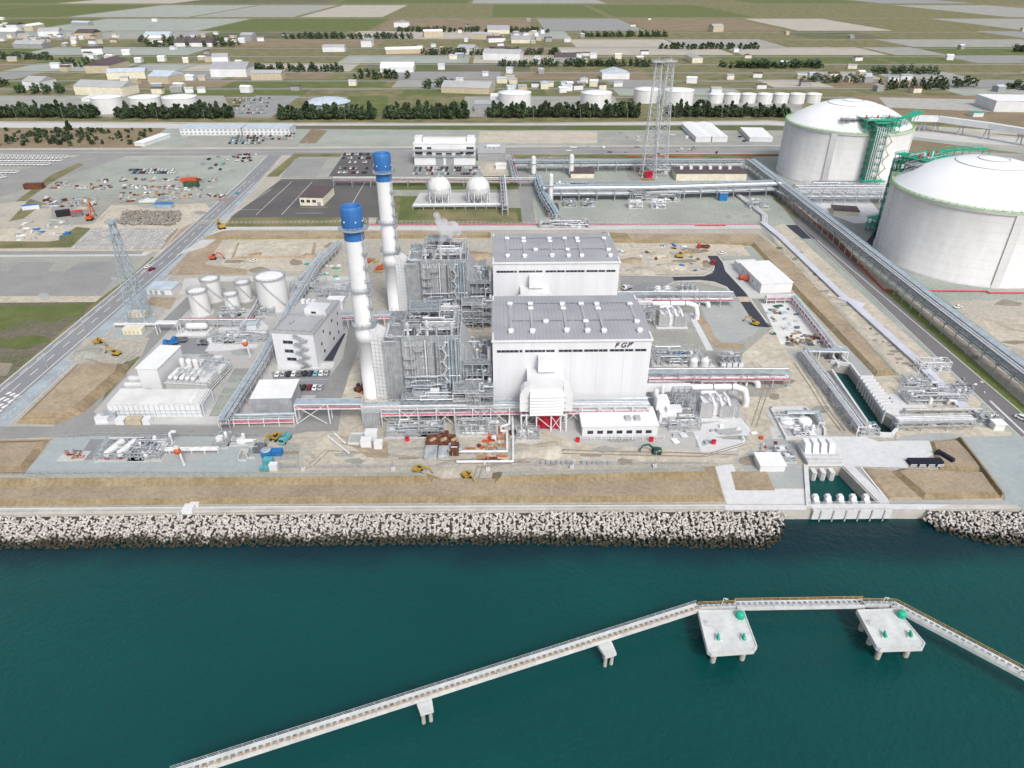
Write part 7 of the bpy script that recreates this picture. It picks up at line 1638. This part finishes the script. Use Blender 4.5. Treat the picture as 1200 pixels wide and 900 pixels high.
mat('rust_red',A(.42,.09,.05),.6,.1,.5); mb.build('shell','rust_red',t); mb=MB(); mb.box(-2,-.8,0,2,.8,.5); mb.build('saddle','concrete',t)
c=G(780-10,212); t=thing('red_cabinet','bright red cabinet at the foot of the twin lattice towers','cabinet',(G(761,208).x,G(761,208).y,0)); mb=MB(); mb.box(-4,-2,0,2,1,5); mb.build('box','crimson',t); mb=MB(); mb.box(-4.3,-2.3,5,2.3,1.3,5.3); mb.build('lid','red',t)
for (px,py,lab) in ((216,545,'windsock with a red ball on the front pad'),(293,417,'windsock with a red ball by the inland pipe rack'),(202,535-15,'white goose-neck vent pipe at the front pad')):
    c=G(px,py); t=thing('windsock' if 'wind' in lab else 'vent_pipe',lab,'windsock' if 'wind' in lab else 'pipe',(c.x,c.y,0)); 
    if 'wind' in lab:
        mb=MB(); mb.tube((0,0,0),(-.4,0,5.5),.5,10,.4); mb.build('mast','pipe_white',t); mb=MB(); mb.ball((-1.0,0,6.2),1.25,12,8); mb.build('ball','orange',t); mb=MB(); mb.box(-1.8,-.5,7.4,-.2,.5,8.2); mb.build('cap','white_paint',t)
    else: mb=MB(); mb.path([(0,0,0),(0,0,4.5),(1.2,0,5.6),(2.6,0,5.4)],.55,10); mb.build('pipe','pipe_white',t)
# front-left gas skid
sk1=skid(112,541,17,11,3.5,36,'front pad pipe skid with two long white vessels',801,boxes=3,vess=0,rr=(.1,.25))
for k in range(2): mb=MB(); mb.hcyl((4.2+k*4.6,1.5,2.5),(6.2+k*4.8,8.6,2.5),1.35,14); mb.build('vessel','tank_white',sk1); mb=MB(); mb.beam((3.4+k*4.6,.2,1.1),(5.2+k*4.6,.2,1.1),.25); mb.build('saddle','crimson',sk1)
skid(150,541,12,12,3.5,34,'tangle of pipes right of the two long white vessels',802,boxes=3,vess=4,rr=(.1,.28))
rack('pipe_rack','white pipe line across the front pad, left part',WP((186,527,1.5),(225,526.5,1.5),(256,526,1.5)),1.6,[1.5],[(-.5,1.9,.45,PW),(.5,1.9,.35,PW)],4,mt=PW)
skid(250,526,5,8,2.5,10,'pipe bend and valves at the right end of the front pad pipe line',803)
skid(268,523,10,3,1.8,9,'small valve group by the plant road on the front pad',804,frame=False)
skid(68,540,9,5,1.8,8,'rusty steel parts laid on the left of the front pad',805,mats=('rust','beige','orange'),frame=False,boxes=1,vess=0)
# centre front: rusty pit, white loops, kiosks
c=G(497,539); t=thing('excavation_pit','rusty shored pit with steel plates in front of the boiler','pit',(c.x,c.y,0))
for (a,b,c_,d_,h,mt) in ((0,0,4.5,7,1.6,'steel'),(5,0,9,7,1.3,'pipe_silver'),(0,7.5,6,13,2.0,'rust'),(6.5,8,11,14,1.4,'rust'),(9.5,2,12.5,8,2.2,'rust'),(1,14,8,17,1.2,'rust')): mb=MB(); mb.box(a,b,0,c_,d_,h); mb.box(a+.4,b+.4,h+.002,c_-.6,d_-.7,h+.3); mb.build('steel_plate',mt,t)
for k in range(5): mb=MB(); mb.hcyl((2+k*2,9+k%2*2,2.2),(3.2+k*2,10+k%2*2,2.2),.8,10); mb.build('casing','rust' if k%2 else 'wood',t)
maze(t,8,0,.4,14,8,2.6,16,811,(.12,.3),mats=('rust','pipe_silver','beige'))
for P,lab in (([(533,529,1),(594,529,1),(594,505,1),(587,505,1),(587,500,1),(597,497,1),(597,484,3)],'inner white pipe loop on the soil before the boiler'),([(535,541,1),(601,540.5,1),(601,502,1),(600,482,3)],'outer white pipe loop on the soil before the boiler')):
    Q=[G(*p) for p in P]; c=Q[0]; t=thing('pipe_loop',lab,'pipe',(c.x,c.y,0),0,'white pipe loops'); mb=MB(); mb.path([(q.x-c.x,q.y-c.y,q.z) for q in Q],.5,10); mb.build('pipe','pipe_white',t)
    for k in range(1,len(Q)): q=(Q[k]+Q[k-1])/2-c; mb=MB(); mb.box(q.x-.5,q.y-.7,0,q.x+.5,q.y+.7,.6); mb.build('saddle','concrete',t)
patch('orange_earth','orange_soil',[(578,516),(592,516),(592,500),(580,500)]); patch('orange_earth','rust',[(560,537),(590,536.5),(590,541),(560,541.5)]); patch('orange_earth','orange_soil',[(545,527),(592,527),(592,524),(545,524.5)])
for (px,py,w,d,h,n,lab,sd_) in ((452,514,20,9,3.2,30,'white pipework and small tanks right of the stepped kiosks',821),(490,512,10,8,4.5,14,'upright pipes left of the rusty pit',822),(533,512,16,9,5,24,'pipework under the white steel frame before the boiler',823),(533,490,24,6,6,26,'pipes under the long front rack',824),(605,517,9,6,3,10,'small gear at the legs of the near intake house',825),(785,506,12,8,4,16,'pipes between the auxiliary boxes and the transformer',826),(765,430,22,10,6,26,'grey steelwork behind the near hall corner',827),(760,358,16,10,6,22,'grey steelwork at the corner of the rear hall',828),(820,432-2,5,3,3,6,'small valves by the domed tanks',829)):
    skid(px,py,w,d,h,n,lab,sd_,boxes=3,vess=2)
for k,(px,py,w,h) in enumerate(((430,522,4,3),(436,514,4.5,3.5),(444,524,3,2.5))): stackbox(px,py,0,w,3,h,'white_paint','kiosk',('leftmost','rear','front right')[k]+' of three white kiosks below the long front rack','kiosk')
house('grey_shelter','grey flat shelter under the front pipe rack',(428,503),(446,503),483,478,'cladding','roof_gray')
c=G(414,521); t=thing('bunded_pit','grey square bunded pit beside the kiosks','pit',(G(409,521).x,G(409,521).y,0)); mb=MB(); mb.box(0,0,0,6.5,6,.5); mb.build('slab','pad_gray',t); mb=MB(); mb.box(-.3,-.3,0,6.8,-.01,1.1); mb.box(-.3,6.01,0,6.8,6.3,1.1); mb.box(-.3,0,0,-.01,6,1.1); mb.box(6.51,0,0,6.8,6,1.1); mb.build('bund_wall','pale_concrete',t)
for (a,b,lab) in (((384,512),(409,532),'longer white pipe lying slanted on the soil'),((392,509),(404,520),'shorter white pipe lying slanted on the soil')):
    p,q=G(*a),G(*b); t=solo('loose_pipe',MB().tube((0,0,.5),(q.x-p.x,q.y-p.y,.5),.4,10),'pipe_white',lab,'pipe',(p.x,p.y,0),0,'loose white pipes')
for k,px in enumerate(range(636,720,6)):
    if k==7: continue
    c=G(px,543.6); mb=MB(); mb.box(-.8,-.6,0,.8,.6,1.1); mb.box(-.6,-.62,1.1,.6,.5,1.2); solo('ballast_block',mb,'steel' if k%3 else 'block_pale','grey ballast block in the line behind the sea bank','ballast block',(c.x,c.y,.1),0,'ballast blocks in a line')
# white lamp bases and poles along the seaward fence
pb_=None
def pole(px,py,h,label,group,base=True,arm=1):
    c=G(px,py); t=thing('lamp_post',label,'lamp post',(c.x,c.y,0),PR,group); mb=MB(); mb.tube((0,0,0),(0,0,h),.13,8,.08); mb.build('pole','pipe_silver',t); mb=MB(); mb.beam((0,0,h),(arm*1.2,0,h+.2),.1); mb.box(arm*.8,-.18,h+.1,arm*1.6,.18,h+.3); mb.build('lamp_head','pipe_silver',t)
    if base: mb=MB(); mb.box(-.7,-.7,0,.7,.7,1.0); mb.build('base','pale_concrete',t)
for i,(px,py) in enumerate(((356,551),(461,551),(572,551),(670,548.5),(767,547.5))): pole(px,py,7,nth[i]+' lamp post from the left along the crest of the sea bank','lamp posts on the sea bank')
for i,px in enumerate(range(20,900,55)): pole(px,140.5,13,'tall thin lamp post along the far verge before the shelter belt','lamp posts on the far verge',False,-1)
for i,px in enumerate(range(120,900,80)): pole(px,174.5,10,'thin lamp post along the far road','lamp posts on the far road',False,1)
for i,(px,py) in enumerate(((60,432),(105,392),(150,348),(232,268),(265,237),(292,212))): pole(px-4,py,9,'lamp post on the left verge of the main road','lamp posts on the main road',False,1)
# fences
def fence(pts,label,h=1.6,span=3.0,mt='pipe_silver'):
    Q=[G(x,y) for x,y in pts]; c=Q[0]; t=thing('fence',label,'fence',(c.x,c.y,0),0); mb=MB()
    for i in range(len(Q)-1):
        a,b=Q[i]-c,Q[i+1]-c; 
        for z in (h,h*.5,.15): mb.beam((a.x,a.y,z),(b.x,b.y,z),.07)
    mb.build('wire',mt,t); mb=MB(); 
    for i in range(len(Q)-1):
        a,b=Q[i]-c,Q[i+1]-c; k=max(1,int((b-a).length/span))
        for j in range(k): q=a.lerp(b,j/k); mb.beam((q.x,q.y,0),(q.x,q.y,h+.1),.12)
    mb.build('posts',mt,t)
fence([(-100,558),(28,557),(310,557.5),(318,549.5),(500,548.5)],'thin wire fence along the seaward edge of the front pad')
fence([(60,515),(110,511),(300,512)],'thin wire fence along the plant road behind the front pad')
fence([(600,547),(838,544)],'thin wire fence above the right stretch of the sea bank')
fence([(0,497.5),(90,424),(210,318)],'thin wire fence between the main road and the plant',mt='pipe_white')
fence([(262,262),(440,261),(620,263),(890,265)],'thin wire fence along the pink road',mt='pipe_white')
fence([(232,283),(270,270),(470,270.5),(575,272)],'white fence along the rear berm left of the halls',mt='white_paint')
fence([(893,272),(925,300),(1052,439),(1120,470)],'thin wire fence between the tan berm and the debris strip')
c=G(219,603); mb=MB(); mb.box(-1.6,-1.5,0,1.8,2.2,1.5); mb.box(-.5,2.2,0,2.4,3.6,1.0); solo('concrete_hut',mb,'white_paint','small white stepped block on the sea wall','block',(c.x,c.y+1.5,.1))
# ================= FAR TANKS, WAREHOUSES AND TOWN =================
def ftank(px,py,rpx,ytop,label,group='oil tanks beyond the shelter belt',roofmt='roof_white',h=None):
    c=G(px,py); r=rpx/SC(c); h=h or HT(py,ytop); t=thing('oil_tank',label,'oil tank',(c.x,c.y,0),0,group); mb=MB(); mb.lathe([(r,0),(r,h)],40); mb.build('wall','tank_white',t); mb=MB(); mb.lathe([(r+.4,h-.3),(r+.4,h+.3),(r*.5,h+1.2),(.01,h+1.6)],40); mb.build('roof',roofmt,t)
ftank(129,131,17,113,'leftmost white oil tank beyond the shelter belt'); ftank(173,129,17,113,'second white oil tank beyond the shelter belt'); ftank(213,128,19,113,'third white oil tank beyond the shelter belt, roof in view')
ftank(603,124,19,108,'white oil tank beyond the belt, left of the centre pair'); ftank(698,124,18,108,'white oil tank beyond the belt, right of the centre pair'); ftank(793,122,18,105,'white oil tank beyond the belt behind the lattice towers'); ftank(757,119,15,104,'smaller white oil tank behind the lattice towers')
for k in range(7): ftank(838+k*19,120+(k%2)*.6,8.6,110,'one of seven slim white silos in a row at the right',group='row of slim silos')
c=G(385,125); t=thing('dome_hall','round hall with a pale shallow dome among the trees','hall',(c.x,c.y,0),0); mb=MB(); mb.lathe([(26,0),(26,6)],40); mb.build('wall','gray_paint',t); mb=MB(); mb.lathe([(28,6),(20,9),(8,11),(.01,11.5)],16,smooth=False); mb.build('roof','roof_blue',t)
house('grey_depot','grey flat depot beyond the belt with white tanks beside it',(556,131),(584,131),122,117,'gray_paint','roof_gray'); house('white_depot','white depot beyond the belt at top centre',(575,122),(602,122),113,109,'white_corr','roof_white')
house('pale_depot','low pale building at the top left before the oil tanks',(96,119),(112,119),115,111,'white_corr','roof_white'); house('long_hall','long white hall at the top right corner',(1164,131),(1290,133),119,112,'white_corr','roof_white')
# white conveyor bridge on the right
P_=[(1068,137,14),(1100,138,14),(1160,146,14),(1240,159,14),(1330,176,14)]
Q=[G(*p) for p in P_]; c=Q[0]; t=thing('conveyor_bridge','long white covered conveyor bridge curving away at the right','conveyor',(c.x,c.y,0),0)
mb=MB()
for i in range(len(Q)-1): a,b=Q[i]-c,Q[i+1]-c; mb.beam((a.x,a.y,13),(b.x,b.y,13),7,5.5)
mb.build('gallery','white_corr',t)
for i in range(len(Q)-1):
    for j in range(2): q=Q[i].lerp(Q[i+1],j/2)-c; mb=MB(); mb.beam((q.x-3,q.y,0),(q.x-1,q.y,11),.8); mb.beam((q.x+3,q.y,0),(q.x+1,q.y,11),.8); mb.build('support','steel',t)
house('track_hut','small pale hut on the rough ground under the conveyor',(1140,137),(1152,137),132,130,'white_corr','green_steel')
wallpx('long_wall','long pale wall crossing the far right behind the gas tanks',[(1075,187),(1290,201)],2.5,1.5,'concrete'); wallpx('long_wall','pale retaining wall under the conveyor bridge',[(1070,150),(1190,158)],3,2,'concrete')
# town and works beyond the photograph's top edge
rt=random.Random(77); town=[]
roofs=['roof_gray','roof_blue','roof_white','roof_brown','roof_gray','roof_lilac']; walls=['white_corr','cream','white_paint','gray_paint','beige']
protoH={}
hubs=[(rt.uniform(-40,1240),112-86*rt.random()**1.4) for _ in range(16)]
for i in range(330):
    hx,hy=rt.choice(hubs); yy=hy+rt.gauss(0,3.2); xx=hx+rt.gauss(0,42)
    if i%4==0: yy=112-90*rt.random()**1.5-2; xx=rt.uniform(-60,1260)
    if yy>110 or yy<12: continue
    big_=rt.random()<.24; w=rt.uniform(25,80) if big_ else rt.uniform(9,16); d=rt.uniform(18,50) if big_ else rt.uniform(8,12); h=rt.uniform(7,13) if big_ else rt.uniform(5,8)
    c=G(xx,yy); rz=rt.choice((PR,PR,.25,-.2,PR+PI/2))
    if any((c.x-q[0])**2+(c.y-q[1])**2<((w+q[2])*.62)**2 for q in town): continue
    town.append((c.x,c.y,max(w,d)))
    t=thing('warehouse' if big_ else 'house',('distant warehouse' if big_ else 'distant house')+' on the plain beyond the works','warehouse' if big_ else 'house',(c.x,c.y,0),rz,'warehouses on the plain' if big_ else 'houses on the plain')
    mb=MB(); mb.box(-w/2,-d/2,0,w/2,d/2,h); mb.build('wall',rt.choice(walls),t)
    mb=MB(); g=min(w,d)*.18; mb.add([(-w/2-.4,-d/2-.4,h),(w/2+.4,-d/2-.4,h),(w/2+.4,0,h+g),(-w/2-.4,0,h+g),(w/2+.4,d/2+.4,h),(-w/2-.4,d/2+.4,h)],[(0,1,2,3),(3,2,4,5),(1,4,2),(0,3,5),(0,5,4,1)]); mb.build('roof',rt.choice(roofs),t)
# ================= TREES AND SHRUBS =================
def crown_mb(h,r,n,seed,conic=.5):
    rr=random.Random(seed); mb=MB(); cl=[]
    for k in range(9):
        z=h*(.32+.62*k/8.0); rad=r*(1-conic*(k/8.0))*rr.uniform(.55,1.0); a=rr.uniform(0,6.3); cl.append((rad*.55*math.cos(a),rad*.55*math.sin(a),z,rad*.62))
    for i in range(n):
        cx,cy,cz,cr=rr.choice(cl); a,b=rr.uniform(0,2*PI),rr.uniform(-1,1); q=cr*rr.uniform(.5,1.12); s_=math.sqrt(1-b*b)
        p=Vector((cx+q*s_*math.cos(a),cy+q*s_*math.sin(a),cz+q*b*.85)); u=Vector((rr.uniform(-1,1),rr.uniform(-1,1),rr.uniform(-.6,.6))).normalized(); v=u.cross(Vector((rr.uniform(-1,1),rr.uniform(-1,1),rr.uniform(-1,1)))).normalized(); w=rr.uniform(.5,1.15)*r*.22
        mb.add([p-u*w-v*w*.6,p+u*w-v*w*.5,p+u*w*.3+v*w,p-u*w*.8+v*w*.7],[(0,1,2,3)])
    return mb
tp=[]
for k in range(6):
    h=rt.uniform(10,14); r=rt.uniform(4.2,6.0); t=thing('pine_tree','dark pine tree in the shelter belt before the oil tanks','pine tree',(0,0,0),0,'pine trees of the shelter belt')
    crown_mb(h,r,420,900+k).build('crown','foliage' if k%3 else 'foliage_green',t) if 0 else crown_mb(h,r,420,900+k).build('crown','foliage',t)
    mb=MB(); mb.tube((0,0,0),(.3,0,h*.75),.35,6,.12); mb.build('trunk','bark',t); tp.append(t)
first=set()
def tree(px,py,s=1.0,label=None,group=None):
    c=G(px,py); k=rt.randrange(6)
    if k not in first and not label: first.add(k); t=tp[k]; t.location=(c.x,c.y,0)
    else: t=dup(tp[k],(c.x,c.y,0),label=label,group=group)
    t.rotation_euler=(0,0,rt.uniform(0,6.3)); t.scale=(s*rt.uniform(.75,1.2),)*2+(s*rt.uniform(.62,1.22),)
segs=[(-40,74,138),(76,112,138.5),(140,275,139),(328,442,140),(452,548,139.5),(572,750,138),(783,925,137.3)]
n_=0
for x0,x1,y in segs:
    for row,(dy,st) in enumerate(((0,5.0),(-3.2,6.4))):
        x=x0+row*2
        while x<x1 and n_<285: tree(x+rt.uniform(-1.5,1.5),y+dy+rt.uniform(-.8,.6),1.12); x+=st; n_+=1
mb=MB()
for x0,x1,y in segs:      # undergrowth filling the belt between the trunks
    x=x0
    while x<x1:
        for dy in (-1.2,-5.0):
            c=G(x+rt.uniform(-1,1),y+dy); m2=crown_mb(7.5,5,90,rt.randrange(9999),.3)
            mb.add([(v[0]+c.x,v[1]+c.y,max(.1,v[2]-1.6)) for v in m2.v],m2.f)
        x+=5
o=mb.build('undergrowth','foliage'); tag(o,'dense dark undergrowth filling the shelter belt','undergrowth',kind='stuff')
# shrubs on the heath
sp=[]
for k in range(3):
    t=thing('shrub','dark green shrub scattered on the brown heath','shrub',(0,0,0),0,'shrubs on the heath'); crown_mb(3.2,2.6,170,950+k,.3).build('crown','foliage',t); mb=MB(); mb.tube((0,0,0),(0,0,1.8),.14,5,.08); mb.build('trunk','bark',t); sp.append(t)
cnt=0
for i in range(120):
    x=rt.uniform(-20,178) if i<60 else rt.gauss(88,28); y=rt.uniform(152,171)
    if x>185: continue
    c=G(x,y); s=rt.uniform(.5,1.5)
    if cnt<3: t=sp[cnt]; t.location=(c.x,c.y,0)
    else: t=dup(sp[cnt%3],(c.x,c.y,0))
    t.rotation_euler=(0,0,rt.uniform(0,6)); t.scale=(s,s,s); cnt+=1
for i,(x,y,s) in enumerate(((82,153,1.1),(10,169,.7))): tree(x,y,s,'single dark pine standing on the heath','pines on the heath')
# woods beyond the photograph's top edge: woods read as masses
mb=MB()
for k in range(26):
    yy=rt.uniform(22,110) if k>6 else rt.uniform(92,112); x0=rt.uniform(-100,1250); L=rt.uniform(40,190)
    if k<7: x0=[950,1040,1180,420,500,20,1110][k]; L=[60,80,80,60,40,60,40][k]
    base=crown_mb(13,7,70,5000+k,.2); sc_=SC(G(x0,yy)); m_=int(L/sc_/9)
    for j in range(min(m_,70)):
        c=G(x0+L*j/m_+rt.uniform(-2,2),yy); 
        for q in range(2):
            ox,oy=rt.uniform(-6,6),rt.uniform(-8,8)+q*12; sz=rt.uniform(.7,1.2); mb.add([(c.x+ox+v[0]*sz,c.y+oy+v[1]*sz,v[2]*sz-2.4) for v in base.v],base.f)
o=mb.build('far_woods','foliage'); tag(o,'strips of dark woodland on the plain beyond the works','woods',kind='stuff')
